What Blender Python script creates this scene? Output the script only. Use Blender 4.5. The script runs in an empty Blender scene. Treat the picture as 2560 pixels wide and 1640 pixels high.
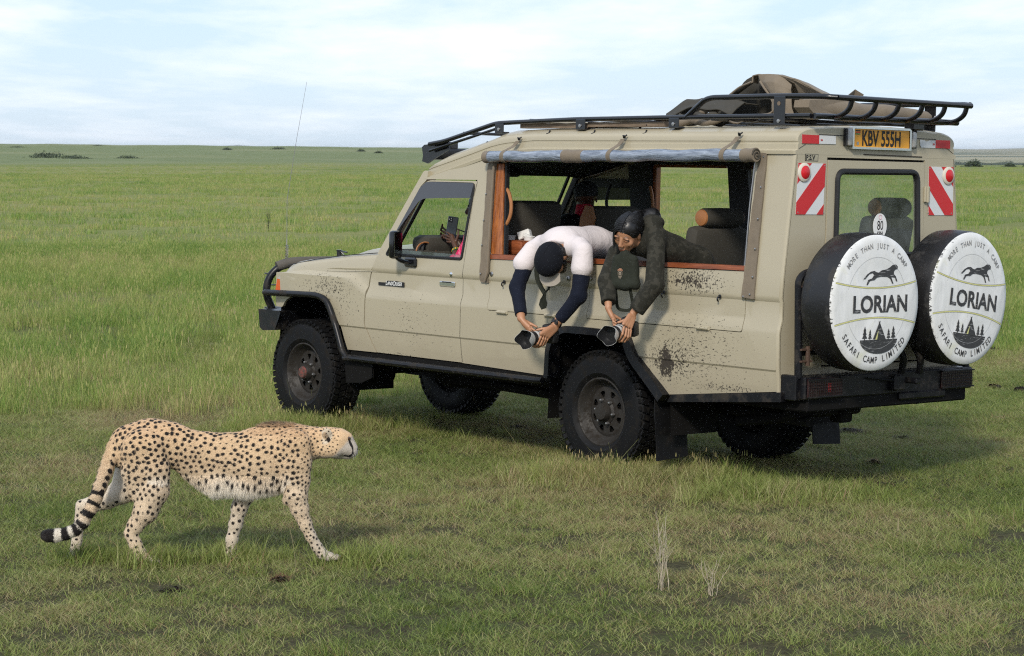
import bpy, bmesh, math, random
import numpy as np
from math import sin, cos, pi, radians, sqrt, atan2, exp
from mathutils import Vector, Matrix, Euler, geometry
random.seed(7); RNG = np.random.default_rng(11)
S = bpy.context.scene
COL = S.collection
# ------------------------------------------------------------------ camera, world, sun, exposure
CAM_H = 2.1025
cam_d = bpy.data.cameras.new('camera'); cam = bpy.data.objects.new('scene_camera', cam_d); COL.objects.link(cam)
cam.location = (0, 0, CAM_H); cam.rotation_euler = (radians(90 - 4.498), 0, 0)
cam_d.sensor_width = 36; cam_d.lens = 36 * 5643.93 / 2560; cam_d.clip_start = .1; cam_d.clip_end = 40000
cam_d.dof.use_dof = True; cam_d.dof.focus_distance = 13.2; cam_d.dof.aperture_fstop = 16
S.camera = cam
SUN_DIR = Vector((-.22, -.90, .64)).normalized()           # towards the sun
w = bpy.data.worlds.new("World"); S.world = w; w.use_nodes = True
nt = w.node_tree; nt.nodes.clear()
N = nt.nodes.new; LK = nt.links.new
wo = N('ShaderNodeOutputWorld'); bg = N('ShaderNodeBackground'); sky = N('ShaderNodeTexSky')
sky.sky_type = 'NISHITA'; sky.sun_disc = False
sky.sun_elevation = math.asin(SUN_DIR.z); sky.sun_rotation = atan2(SUN_DIR.x, SUN_DIR.y)
sky.air_density = 1.0; sky.dust_density = 2.0; sky.ozone_density = 1.0; sky.altitude = 1500
tc = N('ShaderNodeTexCoord'); sep = N('ShaderNodeSeparateXYZ'); LK(tc.outputs['Generated'], sep.inputs[0])
# thin broken cloud sheet: project the view direction onto a high plane
def mth(op, a, b=None, clamp=False):
    n = N('ShaderNodeMath'); n.operation = op; n.use_clamp = clamp
    for i, v in enumerate((a, b)):
        if v is None: continue
        if isinstance(v, (int, float)): n.inputs[i].default_value = v
        else: LK(v, n.inputs[i])
    return n.outputs[0]
zz = mth('ADD', mth('MAXIMUM', sep.outputs[2], 0.0), 0.05)
cx_ = mth('DIVIDE', sep.outputs[0], zz); cy_ = mth('DIVIDE', sep.outputs[1], zz)
cmb = N('ShaderNodeCombineXYZ'); LK(cx_, cmb.inputs[0]); LK(cy_, cmb.inputs[1])
def cloudnoise(scale, det, rough, dist, off):
    mp = N('ShaderNodeMapping'); mp.inputs['Location'].default_value = off; LK(cmb.outputs[0], mp.inputs[0])
    mp.inputs['Scale'].default_value = (1.0, .42, 1)
    n = N('ShaderNodeTexNoise'); n.inputs['Scale'].default_value = scale; n.inputs['Detail'].default_value = det
    n.inputs['Roughness'].default_value = rough; n.inputs['Distortion'].default_value = dist
    LK(mp.outputs[0], n.inputs['Vector']); return n.outputs['Fac']
n1 = cloudnoise(.55, 8, .55, .35, (3.1, 1.2, 0)); n2 = cloudnoise(1.9, 7, .6, .2, (7.7, 2.3, 0))
cl = mth('ADD', mth('MULTIPLY', n1, .68), mth('MULTIPLY', n2, .32))
ramp = N('ShaderNodeValToRGB'); LK(cl, ramp.inputs[0])
ramp.color_ramp.elements[0].position = .44; ramp.color_ramp.elements[0].color = (0, 0, 0, 1)
ramp.color_ramp.elements[1].position = .63; ramp.color_ramp.elements[1].color = (1, 1, 1, 1)
hgt = N('ShaderNodeMapRange'); LK(sep.outputs[2], hgt.inputs[0])
hgt.inputs[1].default_value = -.02; hgt.inputs[2].default_value = .085; hgt.inputs[3].default_value = .25; hgt.inputs[4].default_value = 1.0
cov = mth('MULTIPLY', ramp.outputs[0], hgt.outputs[0])
cov = mth('ADD', mth('MULTIPLY', cov, .88), .10)
# even pale veil, tinted blue in the gaps
tint = N('ShaderNodeMix'); tint.data_type = 'RGBA'; tint.inputs[0].default_value = .55
LK(sky.outputs[0], tint.inputs[6]); tint.inputs[7].default_value = (6.4, 8.7, 11.9, 1)
mixc = N('ShaderNodeMix'); mixc.data_type = 'RGBA'; LK(cov, mixc.inputs[0]); LK(tint.outputs[2], mixc.inputs[6])
mixc.inputs[7].default_value = (11.2, 11.4, 12.0, 1)
LK(mixc.outputs[2], bg.inputs[0]); bg.inputs[1].default_value = .082; LK(bg.outputs[0], wo.inputs[0])
sun_d = bpy.data.lights.new('sun', 'SUN'); sun = bpy.data.objects.new('sun', sun_d); COL.objects.link(sun)
sun_d.energy = 2.4; sun_d.angle = radians(7); sun_d.color = (1, .93, .82)
sun.rotation_euler = SUN_DIR.to_track_quat('Z', 'Y').to_euler(); sun.location = (0, 0, 30)
S.view_settings.view_transform = 'Standard'; S.view_settings.look = 'None'
S.view_settings.exposure = 0.35; S.view_settings.gamma = 1; S.view_settings.use_curve_mapping = False
S.cycles.use_denoising = False; S.cycles.sample_clamp_direct = 1.1; S.cycles.sample_clamp_indirect = .8; S.cycles.filter_width = 1.15; S.cycles.max_bounces = 8; S.cycles.transparent_max_bounces = 16
# ------------------------------------------------------------------ helpers
def lk(o, parent=None):
    COL.objects.link(o)
    if parent is not None: o.parent = parent
    return o
def tag(o, label=None, cat=None, group=None, kind=None):
    for k, v in (('label', label), ('category', cat), ('group', group), ('kind', kind)):
        if v: o[k] = v
    return o
def empty(name, loc=(0, 0, 0), parent=None):
    o = bpy.data.objects.new(name, None); o.location = loc; o.empty_display_size = .1
    return lk(o, parent)
def finish(me, mat=None, smooth=35):
    if mat is not None: me.materials.append(mat)
    if smooth:
        me.shade_smooth()
        if smooth < 180: me.set_sharp_from_angle(angle=radians(smooth))
    return me
def mk(name, v, f, mat=None, parent=None, smooth=35, link=True):
    me = bpy.data.meshes.new(name)
    if isinstance(f, np.ndarray):
        nf, k = f.shape
        me.vertices.add(len(v)); me.vertices.foreach_set('co', np.asarray(v, np.float32).ravel())
        me.loops.add(nf * k); me.loops.foreach_set('vertex_index', f.astype(np.int32).ravel())
        me.polygons.add(nf); me.polygons.foreach_set('loop_start', np.arange(0, nf * k, k, dtype=np.int32))
        me.update(calc_edges=True)
    else:
        me.from_pydata([tuple(p) for p in v], [], f)
    me.validate()
    finish(me, mat, smooth)
    o = bpy.data.objects.new(name, me)
    return lk(o, parent) if link else o
class MB:
    def __init__(s): s.v = []; s.f = []
    def add(s, v, f):
        n = len(s.v); s.v += [tuple(p) for p in v]; s.f += [tuple(i + n for i in q) for q in f]; return s
    def box(s, c, d, bev=0, rot=None):
        bm = bmesh.new(); bmesh.ops.create_cube(bm, size=1)
        for q in bm.verts: q.co = Vector((q.co.x * d[0], q.co.y * d[1], q.co.z * d[2]))
        if bev: bmesh.ops.bevel(bm, geom=list(bm.edges), offset=min(bev, min(d) * .48), segments=2 if bev > .012 else 1, profile=.5, affect='EDGES')
        M_ = rot.to_matrix() if isinstance(rot, Euler) else (rot if rot is not None else Matrix.Identity(3))
        bm.verts.index_update(); c = Vector(c)
        s.add([M_ @ q.co + c for q in bm.verts], [[q.index for q in f.verts] for f in bm.faces]); bm.free(); return s
    def tube(s, path, r, n=10, cap=True, closed=False):
        P = [Vector(p) for p in path]; m = len(P); rr = r if hasattr(r, '__len__') else [r] * m
        up = None; rings = []
        for i, p in enumerate(P):
            if closed: t = (P[(i + 1) % m] - P[i - 1])
            else: t = (P[min(i + 1, m - 1)] - P[max(i - 1, 0)])
            t.normalize()
            if up is None:
                up = Vector((0, 0, 1)) if abs(t.z) < .9 else Vector((1, 0, 0))
            sdir = t.cross(up).normalized(); up = sdir.cross(t).normalized()
            rings.append([p + (sdir * cos(2 * pi * j / n) + up * sin(2 * pi * j / n)) * rr[i] for j in range(n)])
        v = [q for g in rings for q in g]; f = []
        for i in range(m if closed else m - 1):
            a = i * n; b = ((i + 1) % m) * n
            for j in range(n): f.append((a + j, a + (j + 1) % n, b + (j + 1) % n, b + j))
        if cap and not closed: f += [tuple(range(n))[::-1], tuple((m - 1) * n + j for j in range(n))]
        return s.add(v, f)
    def lathe(s, prof, c=(0, 0, 0), axis='Y', n=32, rot=None, close=False):
        # prof: (radius, height along axis)
        v = []; f = []
        for r, h in prof:
            for j in range(n):
                a = 2 * pi * j / n
                q = Vector((r * cos(a), r * sin(a), h))
                if axis == 'Y': q = Vector((q.x, q.z, q.y))
                elif axis == 'X': q = Vector((q.z, q.x, q.y))
                if rot is not None: q = rot @ q
                v.append(q + Vector(c))
        m = len(prof)
        for i in range(m - 1 if not close else m):
            for j in range(n):
                a = i * n; b = ((i + 1) % m) * n; f.append((a + j, a + (j + 1) % n, b + (j + 1) % n, b + j))
        if not close:
            if prof[0][0] > 1e-5: f.append(tuple(range(n))[::-1])
            if prof[-1][0] > 1e-5: f.append(tuple((m - 1) * n + j for j in range(n)))
        return s.add(v, f)
    def prism(s, poly, o, ex, ey, ez, depth):
        # poly 2d -> o + ex*u + ey*v ; extruded by ez*depth
        o, ex, ey, ez = Vector(o), Vector(ex), Vector(ey), Vector(ez)
        n = len(poly); a = [o + ex * u + ey * q for u, q in poly]; b = [p + ez * depth for p in a]
        tri = geometry.tessellate_polygon([[Vector((u, q, 0)) for u, q in poly]])
        return s.add(a + b, [tuple(t) for t in tri] + [tuple(n + i for i in t[::-1]) for t in tri] + [(i, (i + 1) % n, n + (i + 1) % n, n + i) for i in range(n)])
    def build(s, name, mat=None, parent=None, smooth=35):
        o = mk(name, s.v, s.f, mat, parent, smooth)
        bm = bmesh.new(); bm.from_mesh(o.data); bmesh.ops.recalc_face_normals(bm, faces=list(bm.faces)); bm.to_mesh(o.data); bm.free()
        return o
def fillet(path, r, n=5):
    P = [Vector(p) for p in path]; out = [P[0]]
    for i in range(1, len(P) - 1):
        a = P[i - 1] - P[i]; b = P[i + 1] - P[i]; rr = min(r, a.length * .49, b.length * .49)
        p0 = P[i] + a.normalized() * rr; p1 = P[i] + b.normalized() * rr
        for k in range(n + 1):
            t = k / n; out.append(p0 * (1 - t) ** 2 + P[i] * 2 * t * (1 - t) + p1 * t * t)
    return out + [P[-1]]
def rpoly(pts, r=.03, n=4):
    # round the corners of a closed 2d polygon; pts may carry their own radius as a third value
    m = len(pts); out = []
    for i in range(m):
        p = Vector(pts[i][:2]); a = Vector(pts[i - 1][:2]) - p; b = Vector(pts[(i + 1) % m][:2]) - p
        rr = pts[i][2] if len(pts[i]) > 2 else r
        if rr <= 0: out.append((p.x, p.y)); continue
        rr = min(rr, a.length * .48, b.length * .48); p0 = p + a.normalized() * rr; p1 = p + b.normalized() * rr
        for k in range(n + 1):
            t = k / n; q = p0 * (1 - t) ** 2 + p * 2 * t * (1 - t) + p1 * t * t; out.append((q.x, q.y))
    return out
# ------------------------------------------------------------------ materials
MATS = {}
def nodes(name):
    m = bpy.data.materials.new(name); m.use_nodes = True; t = m.node_tree
    return m, t, t.nodes['Principled BSDF']
def sock(b, *names):
    for n in names:
        if n in b.inputs: return b.inputs[n]
class G:   # tiny node-graph helper
    def __init__(s, t): s.t = t
    def n(s, ty, **kw):
        x = s.t.nodes.new(ty)
        for k, v in kw.items(): setattr(x, k, v)
        return x
    def l(s, a, b): s.t.links.new(a, b)
    def math(s, op, a, b=None, c=None, clamp=False):
        n = s.n('ShaderNodeMath', operation=op, use_clamp=clamp)
        for i, v in enumerate((a, b, c)):
            if v is None: continue
            if isinstance(v, (int, float)): n.inputs[i].default_value = v
            else: s.l(v, n.inputs[i])
        return n.outputs[0]
    def mix(s, fac, a, b, blend='MIX'):
        n = s.n('ShaderNodeMix', data_type='RGBA', blend_type=blend)
        for i, v in ((0, fac), (6, a), (7, b)):
            if isinstance(v, (int, float)): n.inputs[i].default_value = v
            elif isinstance(v, tuple): n.inputs[i].default_value = v if len(v) == 4 else (*v, 1)
            else: s.l(v, n.inputs[i])
        return n.outputs[2]
    def noise(s, scale, det=4, rough=.5, vec=None, dist=0, out='Fac', dim='3D'):
        n = s.n('ShaderNodeTexNoise', noise_dimensions=dim); n.inputs['Scale'].default_value = scale; n.inputs['Detail'].default_value = det
        n.inputs['Roughness'].default_value = rough; n.inputs['Distortion'].default_value = dist
        if vec is not None: s.l(vec, n.inputs['Vector'])
        return n.outputs[out]
    def ramp(s, v, p0, p1, a=(0, 0, 0, 1), b=(1, 1, 1, 1)):
        r = s.n('ShaderNodeValToRGB'); e = r.color_ramp.elements
        e[0].position = p0; e[0].color = a; e[1].position = p1; e[1].color = b; s.l(v, r.inputs[0]); return r.outputs[0]
    def mapr(s, v, a, b, c=0, d=1, clamp=True):
        r = s.n('ShaderNodeMapRange', clamp=clamp); s.l(v, r.inputs[0])
        for i, q in enumerate((a, b, c, d)): r.inputs[i + 1].default_value = q
        return r.outputs[0]
    def mapping(s, vec, sc=(1, 1, 1), loc=(0, 0, 0), rot=(0, 0, 0)):
        m = s.n('ShaderNodeMapping'); s.l(vec, m.inputs[0]); m.inputs['Scale'].default_value = sc
        m.inputs['Location'].default_value = loc; m.inputs['Rotation'].default_value = rot; return m.outputs[0]
    def obj(s): return s.n('ShaderNodeTexCoord').outputs['Object']
    def bump(s, h, strength=.3, dist=.01, bsdf=None, prev=None):
        b = s.n('ShaderNodeBump'); b.inputs['Strength'].default_value = strength; b.inputs['Distance'].default_value = dist
        s.l(h, b.inputs['Height'])
        if prev is not None: s.l(prev, b.inputs['Normal'])
        if bsdf is not None: s.l(b.outputs[0], bsdf.inputs['Normal'])
        return b.outputs[0]
def simple(name, col, rough=.6, metal=0, var=.15, scale=12, bump=0, bscale=60, bdist=.004, coat=0, dirt=None, spec=None, sheen=0):
    if name in MATS: return MATS[name]
    m, t, b = nodes(name); g = G(t); o = g.obj()
    nz = g.noise(scale, 5, .6, o)
    c1 = tuple(max(0, x * (1 - var)) for x in col); c2 = tuple(x * (1 + var) for x in col)
    c = g.mix(nz, c1, c2)
    if dirt:
        dcol, amt, dsc = dirt
        d = g.ramp(g.noise(dsc, 8, .65, o), .62 - amt * .35, .72 - amt * .2)
        c = g.mix(d, c, dcol); g.l(g.mapr(d, 0, 1, rough, .9), b.inputs['Roughness'])
    else: b.inputs['Roughness'].default_value = rough
    g.l(c, b.inputs['Base Color']); b.inputs['Metallic'].default_value = metal
    if coat: b.inputs['Coat Weight'].default_value = coat; b.inputs['Coat Roughness'].default_value = .12
    if sheen: b.inputs['Sheen Weight'].default_value = sheen
    if spec is not None: b.inputs['Specular IOR Level'].default_value = spec
    if bump: g.bump(g.noise(bscale, 4, .6, o), bump, bdist, b)
    MATS[name] = m; return m
# ------------------------------------------------------------------ signed-distance modelling (smooth bodies)
def rot_from(zdir, xdir=(1, 0, 0)):
    z = np.array(zdir, float); z /= np.linalg.norm(z); x = np.array(xdir, float); x -= z * (x @ z); x /= np.linalg.norm(x)
    return np.stack([x, np.cross(z, x), z])      # rows: local axes
def cone(a, b, ra, rb, k=.02, sq=None): return ('c', np.array(a, float), np.array(b, float), ra, rb, k, sq)
def ell(c, r, R=None, k=.02): return ('e', np.array(c, float), np.array(r, float), np.eye(3) if R is None else R, k)
def chain(pts, rad, k=.02, sq=None): return [cone(pts[i], pts[i + 1], rad[i], rad[i + 1], k, sq) for i in range(len(pts) - 1)]
def dprim(p, P):
    if p[0] == 'c':
        _, a, b, ra, rb, k, sq = p
        if sq is not None: P = P * sq; a = a * sq; b = b * sq
        ba = b - a; pa = P - a; L = (ba @ ba) + 1e-12
        t = np.clip((pa @ ba) / L, 0, 1); q = pa - t[..., None] * ba
        return np.sqrt((q * q).sum(-1)) - (ra + (rb - ra) * t)
    _, c, r, R, k = p
    q = (P - c) @ R.T; q = q / r; l = np.sqrt((q * q).sum(-1)) + 1e-9
    l2 = np.sqrt(((q / r) ** 2).sum(-1)) + 1e-9
    return l * (l - 1) / l2
def bbox(p):
    if p[0] == 'c':
        r = max(p[3], p[4]); e = np.array([r, r, r]) / (p[6] if p[6] is not None else 1)
        return np.minimum(p[1], p[2]) - e, np.maximum(p[1], p[2]) + e
    r = p[2].max(); return p[1] - r, p[1] + r
def sdf_mesh(prims, h, cuts=None, pad=.03, post=None):
    lo = np.min([bbox(p)[0] for p in prims], 0) - pad; hi = np.max([bbox(p)[1] for p in prims], 0) + pad
    n = np.ceil((hi - lo) / h).astype(int) + 1
    ax = [(lo[i] + h * np.arange(n[i])).astype(np.float32) for i in range(3)]
    F = np.full(n, .2, np.float32)
    for p in prims:
        k = p[-2] if p[0] == 'c' else p[-1]
        a, b = bbox(p); a = a - 2.5 * k - 2 * h; b = b + 2.5 * k + 2 * h
        i0 = np.clip(((a - lo) / h).astype(int), 0, n - 1); i1 = np.clip(((b - lo) / h).astype(int) + 2, 0, n)
        sl = tuple(slice(i0[i], i1[i]) for i in range(3))
        P = np.stack(np.meshgrid(*[ax[i][sl[i]] for i in range(3)], indexing='ij'), -1)
        d = dprim(p, P).astype(np.float32); f = F[sl]
        if k > 0:
            t = np.clip(.5 + .5 * (f - d) / k, 0, 1); F[sl] = f * (1 - t) + d * t - k * t * (1 - t)
        else: F[sl] = np.minimum(f, d)
    if cuts or post:
        P = np.stack(np.meshgrid(*ax, indexing='ij'), -1)
        if post: F = post(F, P).astype(np.float32)
        for c in (cuts or []): F = np.maximum(F, c(P).astype(np.float32))
    v, f = surface_nets(F); return v * h + lo, f
CORN = np.array([(i, j, k) for i in (0, 1) for j in (0, 1) for k in (0, 1)])
def surface_nets(F):
    I = F < 0; n = np.array(F.shape)
    c = np.zeros(n - 1, np.int8)
    for a in CORN: c += I[a[0]:n[0] - 1 + a[0], a[1]:n[1] - 1 + a[1], a[2]:n[2] - 1 + a[2]]
    act = (c > 0) & (c < 8); idx = np.argwhere(act)
    V = np.stack([F[tuple((idx + a).T)] for a in CORN], -1)
    acc = np.zeros((len(idx), 3)); cnt = np.zeros(len(idx))
    for a in range(8):
        for b in range(a + 1, 8):
            if np.abs(CORN[a] - CORN[b]).sum() != 1: continue
            m = (V[:, a] < 0) != (V[:, b] < 0); t = V[m, a] / (V[m, a] - V[m, b])
            acc[m] += CORN[a] + t[:, None] * (CORN[b] - CORN[a]); cnt[m] += 1
    v = idx + acc / np.maximum(cnt, 1)[:, None]
    vid = np.full(n - 1, -1, np.int64); vid[tuple(idx.T)] = np.arange(len(idx))
    fs = []
    for ax in range(3):
        o = [0, 0, 0]; o[ax] = 1; sh = n.copy(); sh[ax] -= 1
        A = I[tuple(slice(0, s_) for s_ in sh)]; B = I[tuple(slice(o[i], o[i] + sh[i]) for i in range(3))]
        e = np.argwhere(A != B); u, w_ = [(1, 2), (2, 0), (0, 1)][ax]
        e = e[(e[:, u] > 0) & (e[:, w_] > 0) & (e[:, u] < n[u] - 1) & (e[:, w_] < n[w_] - 1)]
        du = np.zeros(3, int); du[u] = 1; dw = np.zeros(3, int); dw[w_] = 1
        q = np.stack([vid[tuple((e - du - dw).T)], vid[tuple((e - dw).T)], vid[tuple(e.T)], vid[tuple((e - du).T)]], -1)
        ins = A[tuple(e.T)]; q[~ins] = q[~ins][:, ::-1]; fs.append(q)
    f = np.concatenate(fs); return v, f[(f >= 0).all(1)]
def vcol(o, name, arr):
    a = o.data.attributes.new(name, 'FLOAT_COLOR', 'POINT'); A = np.ones((len(arr), 4), np.float32); A[:, :3] = arr
    a.data.foreach_set('color', A.ravel())
def vflt(o, name, arr):
    a = o.data.attributes.new(name, 'FLOAT', 'POINT'); a.data.foreach_set('value', np.asarray(arr, np.float32))
def sst(a, b, x): t = np.clip((x - a) / (b - a), 0, 1); return t * t * (3 - 2 * t)
# ================================================================== land
def terr(x, y):
    x = np.asarray(x, float); y = np.asarray(y, float); r = np.sqrt(x * x + y * y) + 1e-6; az = np.degrees(np.arctan2(x, y))
    z = .018 * np.sin(x * .9 + 1) * np.sin(y * .7) + .012 * np.sin(x * 2.3 + y * 1.7) * 1.0
    z = z * np.exp(-r / 120) + .25 * np.sin(x * .031 + 2) * np.sin(y * .023) * sst(60, 200, r) * np.exp(-r / 900)
    # long rise on the left, dipping away to the right
    lw = sst(9.5, -1.0, az) * 1.0
    hl = np.interp(az, [-60, -12.8, -6, -1.5, 4, 10], [6.2, 4.6, 3.75, 2.95, 2.15, 1.2])
    z = z + hl * sst(300, 880, r) * (1 + .02 * np.sin(az * 2.1) + .012 * np.sin(az * 5.3)) - sst(950, 1500, r) * hl * 1.5
    # on the right the plain ends at a low crest, a valley lies behind it and pale hills rise beyond
    rt = sst(3.0, 6.5, az); z = z * (1 - rt * sst(300, 360, r))
    z = z + rt * np.interp(r, [0, 345, 600, 1900, 2700, 4200, 7000, 12000], [0, -.05, -4.5, -10.8, -6.2, 1.2, 8.0, 8.0]) + rt * sst(3000, 6500, r) * (1.6 * np.sin(az * 1.3 + 2.2) + .8 * np.sin(az * 3.1))
    z = z + (1 - rt) * sst(4200, 6800, r) * (5.0 + 3.0 * np.sin(az * 1.3 + .5) + 1.5 * np.sin(az * 3.7))
    return z
rs = np.concatenate([np.linspace(.5, 8, 12), np.geomspace(8.3, 60, 120), np.geomspace(61, 12000, 230)])
azs = np.radians(np.concatenate([np.linspace(-180, -24, 40)[:-1], np.linspace(-24, 24, 241), np.linspace(24, 180, 40)[1:]]))
Rg, Ag = np.meshgrid(rs, azs, indexing='ij'); X_ = Rg * np.sin(Ag); Y_ = Rg * np.cos(Ag); Zg = terr(X_, Y_)
nr, na = Rg.shape; gi = np.arange(nr * na).reshape(nr, na)
q = np.stack([gi[:-1, :-1], gi[:-1, 1:], gi[1:, 1:], gi[1:, :-1]], -1).reshape(-1, 4)
V0 = np.stack([X_, Y_, Zg], -1).reshape(-1, 3)
def ground_mat():
    m, t, b = nodes('grassland'); g = G(t)
    P = g.n('ShaderNodeNewGeometry').outputs['Position']; sp = g.n('ShaderNodeSeparateXYZ'); g.l(P, sp.inputs[0])
    r = g.math('SQRT', g.math('ADD', g.math('MULTIPLY', sp.outputs[0], sp.outputs[0]), g.math('MULTIPLY', sp.outputs[1], sp.outputs[1])))
    flatP = g.mapping(P, (1, 1, 0))
    big = g.noise(.022, 6, .6, flatP, .6); mid = g.noise(.16, 6, .65, flatP, .4); sm = g.noise(1.6, 6, .7, flatP); fine = g.noise(22, 6, .75, flatP)
    # soil and thatch between the blades, near
    near = g.mix(g.ramp(fine, .38, .66), (.042, .036, .020), (.105, .100, .048)); near = g.mix(g.ramp(sm, .5, .68), near, (.065, .088, .026))
    # standing grass seen from far
    green = g.mix(g.ramp(mid, .36, .66), (.125, .165, .042), (.215, .235, .075))
    far = g.mix(g.ramp(big, .45, .64), green, (.26, .25, .095)); far = g.mix(g.math('MULTIPLY', g.ramp(sm, .5, .75), .45), far, (.085, .11, .034))
    far = g.mix(g.math('MULTIPLY', g.ramp(fine, .45, .7), .25), far, (.07, .09, .03))
    hill = g.mix(g.ramp(mid, .4, .66), (.175, .205, .090), (.125, .155, .066)); hill = g.mix(g.ramp(g.noise(.011, 5, .6, flatP), .5, .62), hill, (.20, .215, .105))
    speck = g.ramp(g.noise(.12, 5, .6, flatP), .66, .70); hill = g.mix(g.math('MULTIPLY', speck, .5), hill, (.035, .05, .02))
    band = g.ramp(g.noise(.0042, 4, .55, g.mapping(P, (.3, 1, 0)), .2), .48, .56); vfar = g.mix(band, (.30, .27, .17), (.07, .09, .05))
    c = g.mix(g.mapr(r, 14, 55), near, far); c = g.mix(g.mapr(g.math('ADD', r, g.math('MULTIPLY', big, 120)), 360, 420), c, hill); c = g.mix(g.mapr(r, 1500, 2600), c, vfar)
    g.l(c, b.inputs['Base Color']); b.inputs['Roughness'].default_value = .95; b.inputs['Specular IOR Level'].default_value = .15
    h = g.math('ADD', g.math('MULTIPLY', fine, .5), sm)
    g.bump(h, .9, .06, b); return m
land = mk('grassland_ground', V0, q, ground_mat(), None, 180); land['kind'] = 'structure'
# ------------------------------------------------------------------ grass
def grass_mat(name, cols, hue=.5):
    m, t, b = nodes(name); g = G(t)
    at = g.n('ShaderNodeAttribute', attribute_name='tint'); h = g.n('ShaderNodeAttribute', attribute_name='hgt')
    rnd = g.n('ShaderNodeObjectInfo').outputs['Random']
    P = g.n('ShaderNodeNewGeometry').outputs['Position']; fp = g.mapping(P, (1, 1, 0))
    patch = g.noise(.55, 5, .6, fp, .3); patch2 = g.noise(.10, 4, .6, fp, .3)
    v = g.math('ADD', g.math('ADD', g.math('MULTIPLY', at.outputs['Fac'], .50), g.math('MULTIPLY', rnd, .14)), g.math('MULTIPLY', g.mapr(g.math('ADD', g.math('MULTIPLY', patch, .55), g.math('MULTIPLY', patch2, .45)), .40, .60), .44))
    r = g.n('ShaderNodeValToRGB'); e = r.color_ramp.elements; e[0].position, e[0].color = 0, (*cols[0], 1); e[1].position, e[1].color = 1, (*cols[-1], 1)
    for i, c in enumerate(cols[1:-1]): q = e.new((i + 1) / (len(cols) - 1)); q.color = (*c, 1)
    g.l(v, r.inputs[0])
    g.l(r.outputs[0], b.inputs['Base Color']); b.inputs['Roughness'].default_value = .55; b.inputs['Specular IOR Level'].default_value = .3
    # thin blades let light through
    tr = g.n('ShaderNodeBsdfTranslucent'); g.l(r.outputs[0], tr.inputs[0]); mx = g.n('ShaderNodeMixShader'); mx.inputs[0].default_value = .28
    g.l(b.outputs[0], mx.inputs[1]); g.l(tr.outputs[0], mx.inputs[2]); g.l(mx.outputs[0], t.nodes['Material Output'].inputs[0]); return m
GREEN = [(.062, .104, .026), (.108, .162, .034), (.172, .225, .048), (.255, .295, .082), (.37, .35, .16), (.25, .155, .080), (.40, .32, .19)]
TALL = [(.045, .115, .020), (.088, .185, .030), (.155, .255, .042), (.255, .320, .075), (.37, .37, .13), (.40, .32, .16)]
M_TURF = grass_mat('turf_blades', GREEN); M_TALL = grass_mat('tall_blades', TALL)
M_STRAW = grass_mat('straw_stalks', [(.20, .19, .085), (.26, .24, .12), (.33, .27, .16)])
TUFTS = bpy.data.collections.new('tuft_library')       # not linked to the scene
def tuft(name, n, rad, h0, h1, w_, lean, mat, seg=3, tint=(0, 1), seeds=0, brown=.1, rng=RNG):
    V = []; F = []; T = []; Hh = []
    for i in range(n):
        a = rng.uniform(0, 2 * pi); rr = rad * sqrt(rng.uniform(0, 1)); x, y = rr * cos(a), rr * sin(a)
        h = rng.uniform(h0, h1); d = rng.uniform(0, 2 * pi); L = lean * rng.uniform(.3, 1.3) * h; tw = rng.uniform(0, pi)
        bw = w_ * rng.uniform(.5, 1.35); tt = rng.uniform(*tint) if rng.random() > brown else rng.uniform(.85, 1.3)
        wx, wy = cos(tw) * bw / 2, sin(tw) * bw / 2; k = len(V); drop = rng.uniform(0, .5) * lean
        for s_ in range(seg + 1):
            u = s_ / seg; px = x + cos(d) * L * u ** 1.8; py = y + sin(d) * L * u ** 1.8; pz = h * (u - drop * .35 * u ** 3) - .012
            if s_ < seg: f_ = 1 - .75 * u; V += [(px - wx * f_, py - wy * f_, pz), (px + wx * f_, py + wy * f_, pz)]; T += [tt, tt]; Hh += [u, u]
            else: V.append((px, py, pz)); T.append(tt); Hh.append(1)
        for s_ in range(seg - 1): F.append((k + 2 * s_, k + 2 * s_ + 1, k + 2 * s_ + 3, k + 2 * s_ + 2))
        F.append((k + 2 * seg - 2, k + 2 * seg - 1, k + 2 * seg))
        if rng.random() < seeds:
            px, py, pz = V[-1]; k = len(V); sl = rng.uniform(.03, .07)
            for j in range(4):
                zz_ = pz - sl * .3 + j * sl / 3.2; ww = .004 * (1 - abs(j - 1.2) / 3.5); V += [(px - ww, py, zz_), (px + ww, py + ww, zz_)]; T += [1.0, 1.0]; Hh += [1, 1]
            for j in range(3): F.append((k + 2 * j, k + 2 * j + 1, k + 2 * j + 3, k + 2 * j + 2))
    o = mk(name, V, F, mat, None, 0, link=False); vflt(o, 'tint', T); vflt(o, 'hgt', Hh); TUFTS.objects.link(o); return o
SETS = {}
def mkset(key, cnt, **k):
    c = bpy.data.collections.new(key + '_tufts'); 
    for i in range(cnt):
        o = tuft('%s_%02d' % (key, i), **k); TUFTS.objects.unlink(o); c.objects.link(o)
    SETS[key] = (c, cnt)
mkset('turf', 6, n=110, rad=.115, h0=.014, h1=.055, w_=.0036, lean=1.6, mat=M_TURF, seg=3, tint=(0, .78), brown=.15)
mkset('mid', 4, n=42, rad=.075, h0=.06, h1=.15, w_=.0048, lean=.75, mat=M_TURF, seg=3, tint=(0, .55), brown=.07)
mkset('tall', 5, n=85, rad=.17, h0=.07, h1=.32, w_=.0050, lean=.55, mat=M_TALL, seg=3, tint=(0, 1), seeds=.10, brown=.12)
mkset('far', 4, n=80, rad=.50, h0=.05, h1=.24, w_=.013, lean=.6, mat=M_TALL, seg=2, tint=(0, 1.1), seeds=0, brown=.12)
mkset('stalk', 4, n=3, rad=.04, h0=.22, h1=.48, w_=.0032, lean=.35, mat=M_STRAW, seg=4, tint=(0, 1), seeds=.7, brown=0)
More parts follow.
